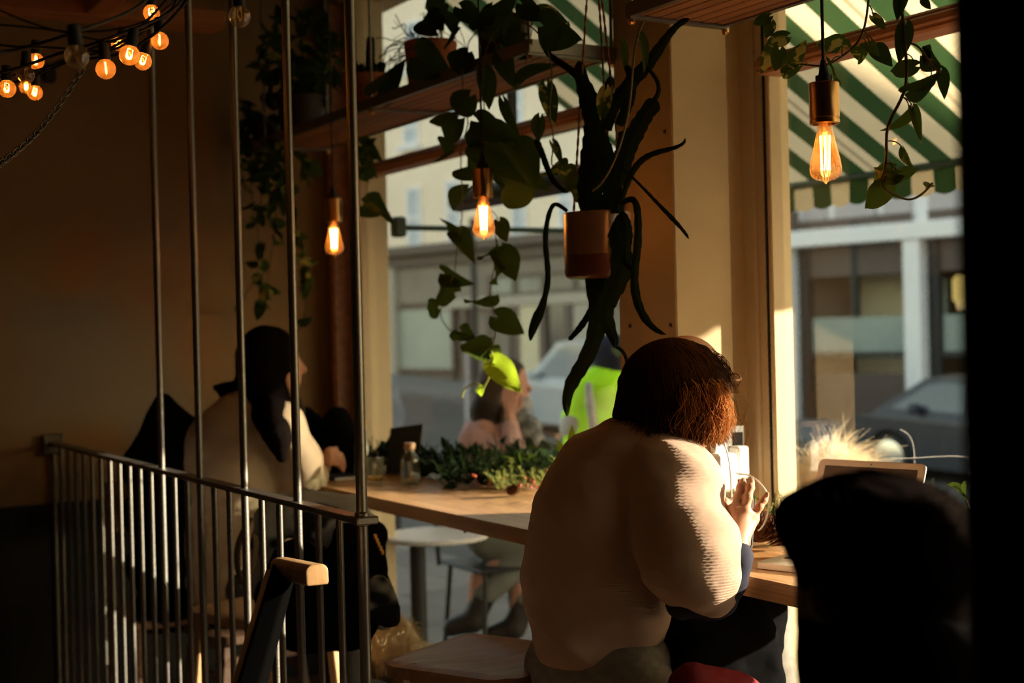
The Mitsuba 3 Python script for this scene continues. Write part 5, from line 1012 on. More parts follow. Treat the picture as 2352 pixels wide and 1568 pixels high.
# seated in a pink coat, head on hand
po = thing('person', 'seated person in a pink coat and grey scarf outside, cheek resting on a hand', 'person')
def V4(px, py, dt=0): return P(px, py, t=6.75 + dt)
fr_ = CR * [1, 1, 0]; fr_ = fr_ / np.linalg.norm(fr_); fw4 = fr_ * 0.9 - CF * [1, 1, 0] * 0.42; fw4 /= np.linalg.norm(fw4); rt4 = np.array([fw4[1], -fw4[0], 0])
h4 = V4(1140, 1220); hc4 = V4(1168, 880); lo4 = np.minimum(h4, hc4) - [0.6, 0.6, 0.9]; hi4 = np.maximum(h4, hc4) + [0.6, 0.7, 0.25]
b = Blob(lo4, hi4, 0.011)
b.chain([h4, V4(1140, 1080), V4(1150, 980)], [0.13, 0.13, 0.06], 0.05); b.cone(V4(1152, 985), 0.052, V4(1158, 930), 0.05, 0.03); head(b, hc4, fw4)
ra, re_, rw_ = V4(1115, 985, -.1), V4(1200, 1115, -.22), V4(1172, 955, -.17); b.chain([V4(1140, 985), ra, re_, rw_], [0.06, 0.05, 0.04, 0.025], 0.03)
la, le_, lw_ = V4(1170, 990, .15), V4(1215, 1110, .12), V4(1270, 1105, -.05); b.chain([V4(1140, 985), la, le_, lw_], [0.06, 0.05, 0.04, 0.025], 0.03)
for s, kx, fx, fy in ((-1, 1290, 1180, 1440), (1, 1262, 1085, 1425)):
    b.chain([h4 + rt4 * s * 0.09, V4(kx, 1225, -.1), V4(fx + 20, fy - 90, -.1), V4(fx, fy, -.1)], [0.09, 0.062, 0.05, 0.036], 0.03); b.cone(V4(fx, fy, -.1), 0.036, V4(fx - 42, fy + 16, -.1), 0.03, 0.02)
bm = b.mesh(2)
kk = [rw_ + np.array([0, 0, 0.075]) + fr_ * (0.03 - 0.02 * j) for j in range(4)]; ff = [[q_, q_ + [0, 0, 0.03], q_ + [0, 0, 0.05] + fr_ * 0.008, q_ + [0, 0, 0.062] + fr_ * 0.018] for q_ in kk]
h1 = hand(rw_, rw_ + [0, 0, 0.05], kk, ff, [rw_ + fr_ * 0.02 + [0, 0, 0.02], rw_ + fr_ * 0.05 + [0, 0, 0.05], rw_ + fr_ * 0.055 + [0, 0, 0.08]], h=0.005).mesh(1)
kk = [lw_ + fr_ * 0.075 + [0, 0, 0.03 - 0.02 * j] for j in range(4)]; ff = [[q_, q_ + fr_ * 0.03, q_ + fr_ * 0.045 - [0, 0, 0.01], q_ + fr_ * 0.05 - [0, 0, 0.025]] for q_ in kk]
h2 = hand(lw_, lw_ + fr_ * 0.05, kk, ff, [lw_ + fr_ * 0.02 + [0, 0, 0.02], lw_ + fr_ * 0.045 + [0, 0, 0.045], lw_ + fr_ * 0.07 + [0, 0, 0.05]], h=0.005).mesh(1)
part(po, 'body', join(join(bm, h1), h2), 'mat_skin_rosy', True)
b = Blob(lo4, hi4, 0.012); b.chain([V4(1150, 1210), V4(1145, 1100), V4(1135, 1000), V4(1150, 965)], [0.17, 0.165, 0.135, 0.07], 0.05); b.chain([V4(1110, 985, -.05), V4(1100, 1010, -.1), re_, rw_ - [0, 0, .05]], [0.07, 0.075, 0.065, 0.04], 0.03); b.chain([la, le_, lw_ - fr_ * .04], [0.07, 0.06, 0.042], 0.03)
part(po, 'coat', b.noise(0.02, 8, 3).mesh(2), 'mat_pink', True, label='pale pink coat')
b = Blob(lo4, hi4, 0.010); b.chain([V4(1140, 965), V4(1185, 955, -.1), V4(1215, 985, -.14), V4(1235, 1010, -.14)], [0.06, 0.055, 0.055, 0.04], 0.03); b.chain([V4(1200, 930, -.05), V4(1150, 940, .08)], [0.05, 0.06], 0.03); part(po, 'scarf', b.noise(0.012, 20, 2).mesh(1), 'mat_scarf', True, label='grey checked scarf')
b = Blob(lo4, hi4, 0.010); b.ell(hc4 - fw4 * 0.02 + [0, 0, 0.025], [0.105, 0.105, 0.105], None, 0.02); b.chain([V4(1135, 880), V4(1120, 940, -.05), V4(1118, 1000, -.08), V4(1130, 1030, -.12)], [0.085, 0.075, 0.06, 0.03], 0.04); b.cone(hc4 + fw4 * 0.11, 0.055, hc4 + fw4 * 0.11 - [0, 0, 0.10], 0.06, 0.02, cut=True); part(po, 'hair', b.noise(0.01, 20, 5).mesh(2), 'mat_hair_brown', True, label='long dark hair')
b = Blob(lo4, hi4, 0.012); b.cone(h4, 0.15, h4 + [0, 0, .06], .14, .03)
for s, kx, fx, fy in ((-1, 1290, 1180, 1440), (1, 1262, 1085, 1425)): b.chain([h4 + rt4 * s * 0.09, V4(kx, 1225, -.1), V4(fx + 30, fy - 68, -.1)], [0.11, 0.088, 0.068], 0.03)
part(po, 'trousers', b.noise(.012, 9, 2).mesh(2), 'mat_slate', True)
b = Blob(lo4, hi4, 0.011)
for s, kx, fx, fy in ((-1, 1290, 1180, 1440), (1, 1262, 1085, 1425)): b.chain([V4(fx + 46, fy - 100, -.1), V4(fx + 32, fy - 72, -.1), V4(fx, fy, -.1), V4(fx - 48, fy + 16, -.1)], [0.064, 0.06, 0.055, 0.042], 0.02)
part(po, 'boots', b.mesh(1), 'mat_boot', True)
cf = thing('cafe_chair', 'grey metal cafe chair under the person in the pink coat', 'chair')
sz = h4[2] - 0.14; part(cf, 'seat', tr(box(-0.21, 0.21, -0.2, 0.2, -0.02, 0.0, 0.01), [h4[0], h4[1], sz]), 'mat_grey_metal', 30)
bk = h4 - fw4 * 0.21; part(cf, 'backrest', xf(box(-0.2, 0.2, -0.01, 0.01, 0.14, 0.42, 0.008), frame_m([bk[0], bk[1], sz], rt4, np.cross([0, 0, 1.0], rt4), [0, 0, 1])), 'mat_grey_metal', 30)
for sx in (-1, 1):
    for sy in (-1, 1): part(cf, 'leg', rod([h4[0] + sx * 0.17, h4[1] + sy * 0.16, sz - 0.02], [h4[0] + sx * 0.2, h4[1] + sy * 0.19, -0.05], 0.012), 'mat_grey_metal', True)
    part(cf, 'back_post', rod(bk + rt4 * sx * 0.19 + [0, 0, sz - bk[2]], bk + rt4 * sx * 0.19 - fw4 * 0.03 + [0, 0, sz - bk[2] + 0.42], 0.011), 'mat_grey_metal', True)
# worker in a high-visibility jacket
mat('mat_hivis', (0.42, 0.88, 0.02), 0.8, spec=0.2); mat('mat_reflect', (0.30, 0.30, 0.28), 0.5); mat('mat_navy_cap', (0.012, 0.013, 0.03), 0.9)
ph2 = thing('person', 'person in a bright yellow-green work jacket and navy cap outside, back turned', 'person')
def V5(px, py, dt=0): return P(px, py, t=7.3 + dt)
hc5 = V5(1408, 822); hp5 = V5(1385, 1110); lo5 = np.minimum(hp5, hc5) - [0.7, 0.7, 1.0]; hi5 = np.maximum(hp5, hc5) + [0.7, 0.7, 0.2]; lo5[2] = -0.36
f5 = CF * [1, 1, 0] + fr_ * 0.5; f5 /= np.linalg.norm(f5); r5 = np.array([f5[1], -f5[0], 0])
b = Blob(lo5, hi5, 0.014); b.chain([hp5, V5(1395, 990), V5(1405, 890)], [0.15, 0.15, 0.06], 0.05); head(b, hc5, f5)
b.cone(V5(1405, 890), 0.06, hc5 - [0, 0, .05], 0.055, 0.03)
for s, ex in ((-1, 1320), (1, 1480)): b.chain([V5(1405, 895), V5(1405 + s * 60, 895), V5(ex, 960, -.05), V5(ex - s * 4 - 10, 1040, -.1)], [0.07, 0.06, 0.05, 0.03], 0.03)
for s in (-1, 1): hp_ = hp5 + r5 * s * 0.1; ft = np.array([hp_[0], hp_[1], -0.27]); b.chain([hp_, (hp_ + ft) / 2, ft], [0.10, 0.065, 0.04], 0.03); b.cone(ft, .04, ft + f5 * .16 - [0, 0, .02], .03, .02)
hs_ = []
for s, ex in ((-1, 1320), (1, 1480)):
    w_ = V5(ex - s * 4 - 10, 1040, -.1); kk = [w_ - [0, 0, .075] + r5 * (.03 - .02 * j) for j in range(4)]; ff = [[q_, q_ - [0, 0, .03], q_ - [0, 0, .05] + f5 * .01, q_ - [0, 0, .06] + f5 * .02] for q_ in kk]
    hs_.append(hand(w_, w_ - [0, 0, .05], kk, ff, [w_ + f5 * .02 - [0, 0, .02], w_ + f5 * .045 - [0, 0, .045], w_ + f5 * .05 - [0, 0, .08]], h=.006).mesh(1))
part(ph2, 'body', join(join(b.mesh(2), hs_[0]), hs_[1]), 'mat_skin_rosy', True)
b = Blob(lo5, hi5, 0.012); b.chain([V5(1385, 1120), V5(1390, 1000), V5(1400, 905), V5(1405, 870)], [0.19, 0.185, 0.15, 0.085], 0.05)
for s, ex in ((-1, 1325), (1, 1480)): b.chain([V5(1405 + s * 25, 885), V5(1405 + s * 62, 905), V5(ex, 968, -.05), V5(ex - s * 4 - 10, 1028, -.1)], [0.09, 0.085, 0.075, 0.055], 0.03)
jk = b.noise(0.016, 8, 6).mesh(2); part(ph2, 'jacket', jk, 'mat_hivis', True, label='bright yellow-green work jacket')
b = Blob(lo5, hi5, 0.012)
b.cone(V5(1387, 1003), 0.192, V5(1386, 1018), 0.192, 0.008); b.chain([V5(1352, 885, -.14), V5(1356, 930, -.16), V5(1368, 1000, -.17)], [0.02, 0.024, 0.024], 0.01); b.cone(V5(1322, 975, -.06), .08, V5(1321, 985, -.06), .08, .006)
part(ph2, 'reflective_stripes', b.mesh(1), 'mat_reflect', True, label='grey reflective stripes')
b = Blob(lo5, hi5, 0.012); b.cone(hp5, .17, hp5 + [0, 0, .05], .16, .03)
for s in (-1, 1): hp_ = hp5 + r5 * s * 0.1; ft = np.array([hp_[0], hp_[1], -0.27]); b.chain([hp_, (hp_ + ft) / 2, ft + [0, 0, .04]], [.12, .09, .075], .03)
part(ph2, 'trousers', b.mesh(2), 'mat_navy', True)
b = Blob(hc5 - .2, hc5 + .2, 0.009); b.ell(hc5 + [0, 0, .03], [.112, .112, .095], None, .02); b.cone(hc5 - [0, 0, .02], .1, hc5 - [0, 0, .06], .09, .02); part(ph2, 'cap', b.mesh(1), 'mat_navy_cap', True, label='navy knitted cap')
# bald man at the left edge of the window
mat('mat_bluegrey', tex(plaster((0.20, 0.22, 0.25), (0.16, 0.18, 0.205), 6)), 0.95, spec=0.1)
pb2 = thing('person', 'balding person in a blue-grey jumper standing outside at the left edge of the window', 'person')
def V6(px, py, dt=0): return P(px, py, t=11.6 + dt)
hc6 = V6(838, 820); hp6 = V6(868, 1010); lo6 = np.minimum(hp6, hc6) - [.7, .7, 1.2]; hi6 = np.maximum(hp6, hc6) + [.7, .7, .2]; lo6[2] = -0.36
f6 = fr_ * -0.3 - CF * [1, 1, 0] * 0.9; f6 /= np.linalg.norm(f6); r6 = np.array([f6[1], -f6[0], 0])
b = Blob(lo6, hi6, 0.016); b.chain([hp6, V6(858, 930), V6(848, 872)], [.15, .15, .07], .05); head(b, hc6, f6); b.cone(V6(848, 875), .06, hc6 - [0, 0, .05], .058, .03)
for s, x0, x1 in ((1, 805, 795), (-1, 890, 905)): b.chain([V6(848, 880), V6(x0, 885), V6(x1, 950), V6(x1 - s * 4, 1005)], [.07, .06, .05, .03], .03)
for s in (-1, 1): hp_ = hp6 + r6 * s * .1; ft = np.array([hp_[0], hp_[1], -.27]); b.chain([hp_, (hp_ + ft) / 2, ft], [.1, .065, .04], .03); b.cone(ft, .04, ft + f6 * .16 - [0, 0, .02], .03, .02)
hs_ = []
for s, x1 in ((1, 795), (-1, 905)):
    w_ = V6(x1 - s * 4, 1005); kk = [w_ - [0, 0, .075] + f6 * (.03 - .02 * j) for j in range(4)]; ff = [[q_, q_ - [0, 0, .03], q_ - [0, 0, .05], q_ - [0, 0, .065]] for q_ in kk]
    hs_.append(hand(w_, w_ - [0, 0, .05], kk, ff, [w_ + f6 * .02 - [0, 0, .02], w_ + f6 * .045 - [0, 0, .05], w_ + f6 * .05 - [0, 0, .08]], h=.007).mesh(1))
part(pb2, 'body', join(join(b.mesh(2), hs_[0]), hs_[1]), 'mat_skin_rosy', True)
b = Blob(lo6, hi6, 0.015); b.chain([V6(868, 1005), V6(860, 930), V6(850, 878), V6(848, 866)], [.19, .19, .14, .08], .05)
for s, x0, x1 in ((1, 805, 795), (-1, 888, 905)): b.chain([V6(848, 880), V6(x0, 888), V6(x1, 950), V6(x1 - s * 4, 995)], [.09, .085, .075, .055], .03)
part(pb2, 'jumper', b.noise(.02, 7, 2).mesh(2), 'mat_bluegrey', True, label='blue-grey jumper')
b = Blob(lo6, hi6, 0.016); b.cone(hp6, .17, hp6 + [0, 0, .05], .16, .03)
for s in (-1, 1): hp_ = hp6 + r6 * s * .1; ft = np.array([hp_[0], hp_[1], -.27]); b.chain([hp_, (hp_ + ft) / 2, ft + [0, 0, .04]], [.12, .09, .075], .03)
part(pb2, 'trousers', b.mesh(2), 'mat_trouser_dark', True)
# white-haired person close to the right window
scene['mat_hair_white'] = {'type': 'principledthin', 'base_color': rgb(0.86, 0.78, 0.64), 'roughness': 0.5, 'diff_trans': 1.0, 'spec_trans': 0.0}
pw = thing('person', 'person with fluffy white hair seated outside behind the laptop screen', 'person')
def V7(px, py, dt=0): return P(px, py, t=4.75 + dt)
hc7 = V7(1908, 1122); hp7 = V7(1935, 1400); lo7 = np.minimum(hp7, hc7) - [.7, .6, .7]; hi7 = np.maximum(hp7, hc7) + [.7, .7, .25]; lo7[2] = -.06
f7 = -CF * [1, 1, 0] - fr_ * 0.4; f7 /= np.linalg.norm(f7); r7 = np.array([f7[1], -f7[0], 0])
b = Blob(lo7, hi7, .012); b.chain([hp7, V7(1920, 1280), V7(1915, 1190)], [.14, .14, .06], .05); b.cone(V7(1915, 1195), .055, hc7 - [0, 0, .05], .05, .03); head(b, hc7, f7)
hs_ = []
for s in (-1, 1):
    sh_ = V7(1915, 1200); w_ = sh_ + r7 * s * .12 - [0, 0, .3] + f7 * .22; b.chain([sh_, sh_ + r7 * s * .18 - [0, 0, .03], sh_ + r7 * s * .22 - [0, 0, .28], w_], [.06, .055, .045, .026], .03)
    kk = [w_ + f7 * .08 + r7 * (.03 - .02 * j) for j in range(4)]; ff = [[q_, q_ + f7 * .03, q_ + f7 * .05 - [0, 0, .012], q_ + f7 * .055 - [0, 0, .03]] for q_ in kk]
    hs_.append(hand(w_, w_ + f7 * .05, kk, ff, [w_ + f7 * .02 - r7 * s * .02, w_ + f7 * .05 - r7 * s * .045, w_ + f7 * .08 - r7 * s * .045], h=.006).mesh(1))
seated_legs(b, hp7, f7, r7, .42, fz=0.02); part(pw, 'body', join(join(b.mesh(2), hs_[0]), hs_[1]), 'mat_skin_rosy', True)
b = Blob(lo7, hi7, .012); b.chain([hp7, V7(1920, 1290), V7(1915, 1195)], [.18, .17, .11], .05)
for s in (-1, 1): sh_ = V7(1915, 1200); b.chain([sh_, sh_ + r7 * s * .18 - [0, 0, .03], sh_ + r7 * s * .22 - [0, 0, .28], sh_ + r7 * s * .12 - [0, 0, .3] + f7 * .19], [.08, .08, .07, .05], .03)
part(pw, 'coat', b.noise(.015, 9, 3).mesh(2), 'mat_scarf', True)
b = Blob(lo7, hi7, .012); b.cone(hp7, .16, hp7 + [0, 0, .05], .15, .03); seated_legs(b, hp7, f7, r7, .42, fz=0.05, rr=(.11, .085, .07, .055)); part(pw, 'trousers', b.mesh(2), 'mat_trouser_dark', True)
b = Blob(hc7 - .2, hc7 + .22, .007); b.ell(hc7 + [0, 0, .03] - f7 * .015, [.108, .108, .108], None, .02); b.cone(hc7 + f7 * .12, .05, hc7 + f7 * .10 - [0, 0, .1], .05, .02, cut=True); part(pw, 'hair', b.noise(.012, 22, 2).mesh(1), 'mat_hair_white', True, label='white hair')
st_ = []; hr7 = np.random.default_rng(5)
for k in range(1500):
    v_ = hr7.normal(0, 1, 3); v_[2] = abs(v_[2]) - .3; v_ /= np.linalg.norm(v_)
    if v_ @ f7 > .75 and v_[2] < .3: continue
    p0 = hc7 + [0, 0, .03] + v_ * .10; d = v_ + hr7.normal(0, .45, 3) + fr_ * .25 + [0, 0, -.1]; L_ = hr7.uniform(.02, .07) * (1.35 if v_ @ fr_ > 0 else 0.9); m_ = p0 + d * L_ * .5 + hr7.normal(0, .006, 3)
    st_.append(tube(spline(np.array([p0, m_, p0 + d * L_ - [0, 0, L_ * .25]]), 6), np.linspace(.0012, .0004, 6), 3, caps=False))
part(pw, 'hair_strands', cat(st_), 'mat_hair_white', True, label='loose white strands lit by the sun', kind='stuff')
cw = thing('cafe_chair', 'plain metal cafe chair outside under the white-haired person', 'chair')
sz = hp7[2] - .15; part(cw, 'seat', tr(box(-.21, .21, -.2, .2, -.02, 0, .01), [hp7[0], hp7[1], sz]), 'mat_grey_metal', 30)
for sx in (-1, 1):
    for sy in (-1, 1): part(cw, 'leg', rod([hp7[0] + sx * .17, hp7[1] + sy * .16, sz - .02], [hp7[0] + sx * .2, hp7[1] + sy * .19, -.05], .012), 'mat_grey_metal', True)

# ------------------------------------------------------------------ cars and posts in the street
mat('mat_car_silver', (0.34, 0.36, 0.39), 0.22, spec=0.7, clearcoat=1.0, clearcoat_gloss=0.95); mat('mat_car_blue', (0.008, 0.012, 0.026), 0.3, spec=0.4, clearcoat=0.4, clearcoat_gloss=0.95)
mat('mat_tyre', (0.015, 0.015, 0.015), 0.8); mat('mat_headlamp', (0.65, 0.64, 0.60), 0.15, spec=0.8); mat('mat_car_window', (0.05, 0.06, 0.07), 0.06, spec=1.0)
def car(label, s_front, n, body_mat, L=4.2, H=1.48, Wd=1.74, suv=False, cab=0.0):
    """A parked car facing left along the street; s_front is where its nose stands."""
    c = thing('car', label, 'car'); sl = -0.062
    def place_(m):
        m = m.copy(); v = m.vertices.copy(); v[:, 1] *= 1 - 0.16 * np.clip((v[:, 2] - 0.85) / 0.6, 0, 1)
        s = s_front + v[:, 0]; m.vertices = STREET_E * s[:, None] + STREET_N * (n + v[:, 1])[:, None] + np.stack([0 * s, 0 * s, v[:, 2] + GS(s)], 1); return m
    lowb = [(0.02, .38), (0, .55), (.06, .70), (.25, .80), (1.05, .93), (L - .25, .98), (L - .06, .93), (L, .75), (L - .02, .42), (L - .2, .26), (.2, .24)]
    roof = [(1.02, .90), (1.78, H - .06), (2.05, H), (L - 1.15, H), (L - .75, H - .05), (L - .28, .96)] if not suv else [(1.0, .92), (1.62, H - .06), (1.9, H), (L - .6, H), (L - .3, H - .06), (L - .1, .96)]
    import shapely.geometry as sg
    def side(poly, w, r):
        p_ = sg.Polygon(poly).buffer(-r).buffer(r * 2, 5).buffer(-r, 5); m = extrude(p_, w); v = m.vertices.copy(); m.vertices = np.stack([v[:, 0], v[:, 2] - w / 2, v[:, 1]], 1); m.invert(); return m.subdivide_to_size(.35) if hasattr(m, 'subdivide_to_size') else m
    def split(m): 
        v, f = trimesh.remesh.subdivide_to_size(m.vertices, m.faces, .3); return tm(v, f)
    roof = [(a_ - cab * (k_ < 3), b_) for k_, (a_, b_) in enumerate(roof)]
    arches = [(.78, .31), (L - .80, .31)]
    body_p = sg.Polygon(lowb).buffer(.04).difference(sg.Point(*arches[0]).buffer(.37)).difference(sg.Point(*arches[1]).buffer(.37))
    def sidep(p_, w): m = extrude(p_, w); v = m.vertices.copy(); m.vertices = np.stack([v[:, 0], v[:, 2] - w / 2, v[:, 1]], 1); m.invert(); return split(m)
    part(c, 'body', place_(sidep(body_p, Wd)), body_mat, 35)
    part(c, 'roof', place_(sidep(sg.Polygon(roof).buffer(.03), Wd - .12)), body_mat, 35)
    inner = sg.Polygon(roof).buffer(-.07); x0, _, x1, _ = inner.bounds
    for a_, b_ in [(x0, 1.0 - cab * .6 + (L - 1.0) * .40), (1.06 + (L - 1.0) * .40, 1.0 + (L - 1) * .70), (1.06 + (L - 1) * .70, x1)]:
        w_ = inner.intersection(sg.box(a_, .98, b_, 2)); 
        if w_.area > .02: part(c, 'side_window', place_(sidep(w_, Wd - .10)), 'mat_car_window', 35)
    wsx = [(roof[0][0] + .10, .96), (roof[1][0] - .02, H - .10)]
    ws = tm([[wsx[0][0] - .06, y, wsx[0][1]] for y in (-.7, .7)] + [[wsx[1][0] - .06, y, wsx[1][1]] for y in (-.7, .7)], [[0, 1, 3], [0, 3, 2]]); part(c, 'windscreen', place_(ws), 'mat_car_window')
    for ax_ in arches:
        for sy in (-1, 1):
            Mw = frame_m([0, 0, 0], [1, 0, 0], [0, 0, 1], [0, 1, 0]); wl_ = lathe([(0, -.10), (.24, -.10), (.31, -.09), (.325, -.06), (.325, .06), (.31, .09), (.24, .10), (0, .10)], 28)
            wl_ = tm(np.stack([wl_.vertices[:, 0] + ax_[0], wl_.vertices[:, 2] + sy * (Wd / 2 - .10), wl_.vertices[:, 1] + ax_[1]], 1), wl_.faces); k = part(c, 'wheel', place_(wl_), 'mat_tyre', 40)
            rim = lathe([(0, .105), (.06, .11), (.2, .103), (.215, .10), (.215, .06), (0, .06)], 24); rim = tm(np.stack([rim.vertices[:, 0] + ax_[0], sy * (rim.vertices[:, 2] + Wd / 2 - .10), rim.vertices[:, 1] + ax_[1]], 1), rim.faces); part(k, 'rim', place_(rim), 'mat_chrome', 40)
    for sy in (-1, 1):
        part(c, 'headlamp', place_(split(box(.01, .30, sy * .62 - .2, sy * .62 + .2, .62, .76, .05))), 'mat_headlamp', 40); part(c, 'mirror', place_(box(1.15, 1.30, sy * (Wd / 2 + .10) - .10, sy * (Wd / 2 + .10) + .10, .95, 1.08, .04)), body_mat, 40)
    part(c, 'bumper', place_(split(box(-.04, .10, -Wd / 2 + .1, Wd / 2 - .1, .34, .52, .05))), 'mat_tyre', 40); part(c, 'rear_lamp', place_(box(L - .1, L + .03, -Wd / 2 + .06, -Wd / 2 + .3, .75, .95, .03)), mat('mat_red_lamp', (.3, .01, .01), .2), 40)
    return c
car('silver car parked across the street, behind the person in the pink coat', PN(1165, 900, 17.2)[0], 17.6, 'mat_car_silver', 4.4, 1.62, suv=True)
car('dark blue car parked across the street, seen through the right window', PN(1930, 930, 17.3)[0], 18.2, 'mat_car_blue', 4.1, 1.46, cab=0.5)
for px, r, m, lb, top in [(1092, .055, 'mat_grey_metal', 'dark lamp post across the street', 3.4), (1074, .04, 'mat_lilac', 'pale lilac signpost across the street', 1.55)]:
    s_ = PN(px, 800, 15.5)[0]; b0 = SN(s_, 15.5, GS(s_)); o = thing('post', lb, 'post'); part(o, 'pole', rod(b0, [b0[0], b0[1], top], r, 14), m, True); part(o, 'collar', rod(b0, b0 + [0, 0, .9], r * 1.6, 14), m, True)
# outdoor festoon bulb near the corner
ob = thing('festoon_bulb', 'small lit bulb under a black cap outside at the corner of the window', 'light bulb')
p_ = P(843, 766, t=6.75); part(ob, 'socket', tr(lathe([(0, .05), (.012, .05), (.022, .045), (.022, .022), (0, .02)], 14), p_), 'mat_rubber', 40)
g = part(ob, 'glass', tr(lathe([(.012, .024), (.02, .008), (.021, -.006), (.012, -.02), (0, -.023)], 18), p_), 'mat_bulb_glass', True); part(g, 'filament', tr(trimesh.creation.icosphere(1, .009), p_), 'mat_filament_small', emitter={'type': 'area', 'radiance': rgb(6, 3.4, 1.2)})
part(ob, 'cord', tube(spline(np.array([p_ + [0, 0, .05], p_ + [-.02, .02, .45], p_ + [-.05, .03, .9], p_ + [-.05, .05, 2.2]]), 24), .006, 6), 'mat_rubber', True)
# ------------------------------------------------------------------ things on the counter
def on_ct(px, py): return P(px, py, z=CT)
# tumbler with a little juice
o = on_ct(862, 1112)
gt = thing('tumbler', 'clear glass tumbler with a little orange juice on the counter', 'glass')
part(gt, 'glass', tr(lathe([(0, .001), (.029, .001), (.030, .004), (.036, .098), (.0345, .0985), (.0285, .012), (0, .012)], 32), o), 'mat_glassware', 30)
part(gt, 'juice', tr(lathe([(0, .0125), (.0283, .0125), (.0300, .030), (0, .030)], 24), o), mat('mat_juice', (.75, .38, .02), .3), 30, label='orange juice')
# corked bottle
o = on_ct(943, 1113)
gb = thing('bottle', 'clear glass bottle with a pale wooden stopper on the counter beside the tumbler', 'bottle')
part(gb, 'glass', tr(lathe([(0, .001), (.034, .001), (.036, .004), (.036, .085), (.032, .100), (.021, .113), (.018, .119), (.018, .128), (.0165, .128), (.0155, .118), (.030, .098), (.034, .084), (.034, .008), (0, .008)], 36), o), 'mat_glassware', 30)
part(gb, 'stopper', tr(lathe([(0, .122), (.016, .122), (.016, .130), (.0205, .132), (.0205, .150), (.019, .153), (0, .153)], 24), o), 'mat_oak', 40, label='pale wooden stopper')
# second bottle and a dark menu folder by the corner
o = on_ct(835, 1095); g2 = thing('bottle', 'tall clear bottle half hidden by the iron post, near the wall end of the counter', 'bottle'); part(g2, 'glass', tr(lathe([(0, .001), (.034, .001), (.035, .004), (.035, .12), (.015, .16), (.014, .21), (.0125, .21), (.0135, .158), (.033, .118), (.033, .008), (0, .008)], 32), o), 'mat_glassware', 30)
part(g2, 'cap', tr(lathe([(0, .20), (.016, .20), (.016, .222), (0, .224)], 16), o), 'mat_brass', 40)
mf = thing('menu_folder', 'dark open menu folder standing on the counter behind the bottle', 'menu')
a_, b_, c_ = on_ct(872, 1078), on_ct(915, 1082), P(925, 985, y=2.42)
mw = np.array([0.17, 0.05, 0]); mu = np.array([0.05, 0.06, 0.20])
for k, (oo, ex) in enumerate([(P(885, 1065, y=2.36), np.array([.16, .06, .02])), (P(885, 1065, y=2.36), np.array([-.05, .13, 0]))]):
    o = np.array([oo[0], oo[1], CT + .002]); n_ = np.cross(ex, [0, .02, .19]); n_ /= np.linalg.norm(n_); M = np.eye(4); exn = ex / np.linalg.norm(ex); M[:3, 0], M[:3, 2], M[:3, 3] = exn, np.array([.1, .1, .985]), o; M[:3, 1] = np.cross(M[:3, 2], exn)
    part(mf, 'board', xf(box(0, np.linalg.norm(ex), -.002, .002, 0, .185, .001), M), 'mat_black')
# garland of greens, cones and berries along the window
gr = thing('garland', 'winter garland of evergreen sprigs, leaves and berries along the back of the counter', 'garland')
gg = np.random.default_rng(31)
thin('mat_sprig', (0.025, 0.042, 0.016), 0.5, 0.5); thin('mat_sprig_light', (0.30, 0.34, 0.10), 0.9, 0.5); thin('mat_eucalypt', (0.022, 0.040, 0.022), 0.4, 0.5)  # the lighter sprig green has the sunlight put into its colour
def sprig(base, d, L, n=40, ln=0.019, r=.0013):
    d = d / np.linalg.norm(d); pts = spline(np.array([base, base + d * L * .5 + gg.normal(0, .008, 3), base + d * L + [0, 0, -.01]]), 12); ms = [tube(pts, r, 4)]
    for k in range(n):
        u = k / n; c = pts[int(u * 11)]; s = np.cross(d, gg.normal(0, 1, 3)); s /= np.linalg.norm(s); e = c + (s * .8 + d * .7) * ln * (1.1 - .5 * u); w_ = np.cross(e - c, d); w_ /= np.linalg.norm(w_); w_ = w_ * .0019
        ms.append(tm([c - w_, c + w_, e], [[0, 1, 2]]))
    return cat(ms)
spn = [sprig(on_ct(px, py) + [0, gg.uniform(0, .08), .02], np.array([gg.normal(0, .8), gg.normal(0, .4) - .2, gg.uniform(.3, 1.5)]), gg.uniform(.07, .15)) for px, py in [(gg.uniform(1000, 1280), gg.uniform(1085, 1125)) for _ in range(330)]] + [sprig(P(gg.uniform(845, 1020), 1060, y=gg.uniform(2.43, 2.50)) * [1, 1, 0] + [0, 0, CT + .02], np.array([gg.normal(0, .8), gg.normal(0, .3), gg.uniform(.3, 1.4)]), gg.uniform(.07, .13)) for _ in range(150)]
part(gr, 'needles', cat(spn), 'mat_sprig', False, label='dark needle sprigs', kind='stuff')
spn = [sprig(on_ct(px, py) + [0, 0, .02], np.array([gg.normal(0, .8), gg.normal(-.2, .5), gg.uniform(.2, 1.2)]), gg.uniform(.06, .12)) for px, py in [(gg.uniform(1140, 1290), gg.uniform(1105, 1140)) for _ in range(40)]]
part(gr, 'light_needles', cat(spn), 'mat_sprig_light', False, label='sprigs coloured a lighter yellow-green for the sun on them', kind='stuff')
sp2 = sprig(P(1288, 1085, y=2.30), P(1248, 1012, y=2.30) - P(1288, 1085, y=2.30), .085, 160, .008, .002); part(gr, 'spike', sp2, 'mat_sprig_light', False, label='pale upright flower spike')
sp2 = sprig(P(1135, 1060, y=2.40), P(1130, 985, y=2.40) - P(1135, 1060, y=2.40), .11, 150, .011, .002); part(gr, 'spike', sp2, 'mat_sprig', False, label='tall dark flower spike')
for px, py, h_ in [(1308, 1055, .04), (1297, 1050, .05), (1322, 1030, .06)]:
    b0 = P(px, py, y=2.28); leaf(gr, b0, b0 + [gg.normal(0, .02), -.02, h_], 'mat_leaf_sunlit', .8)
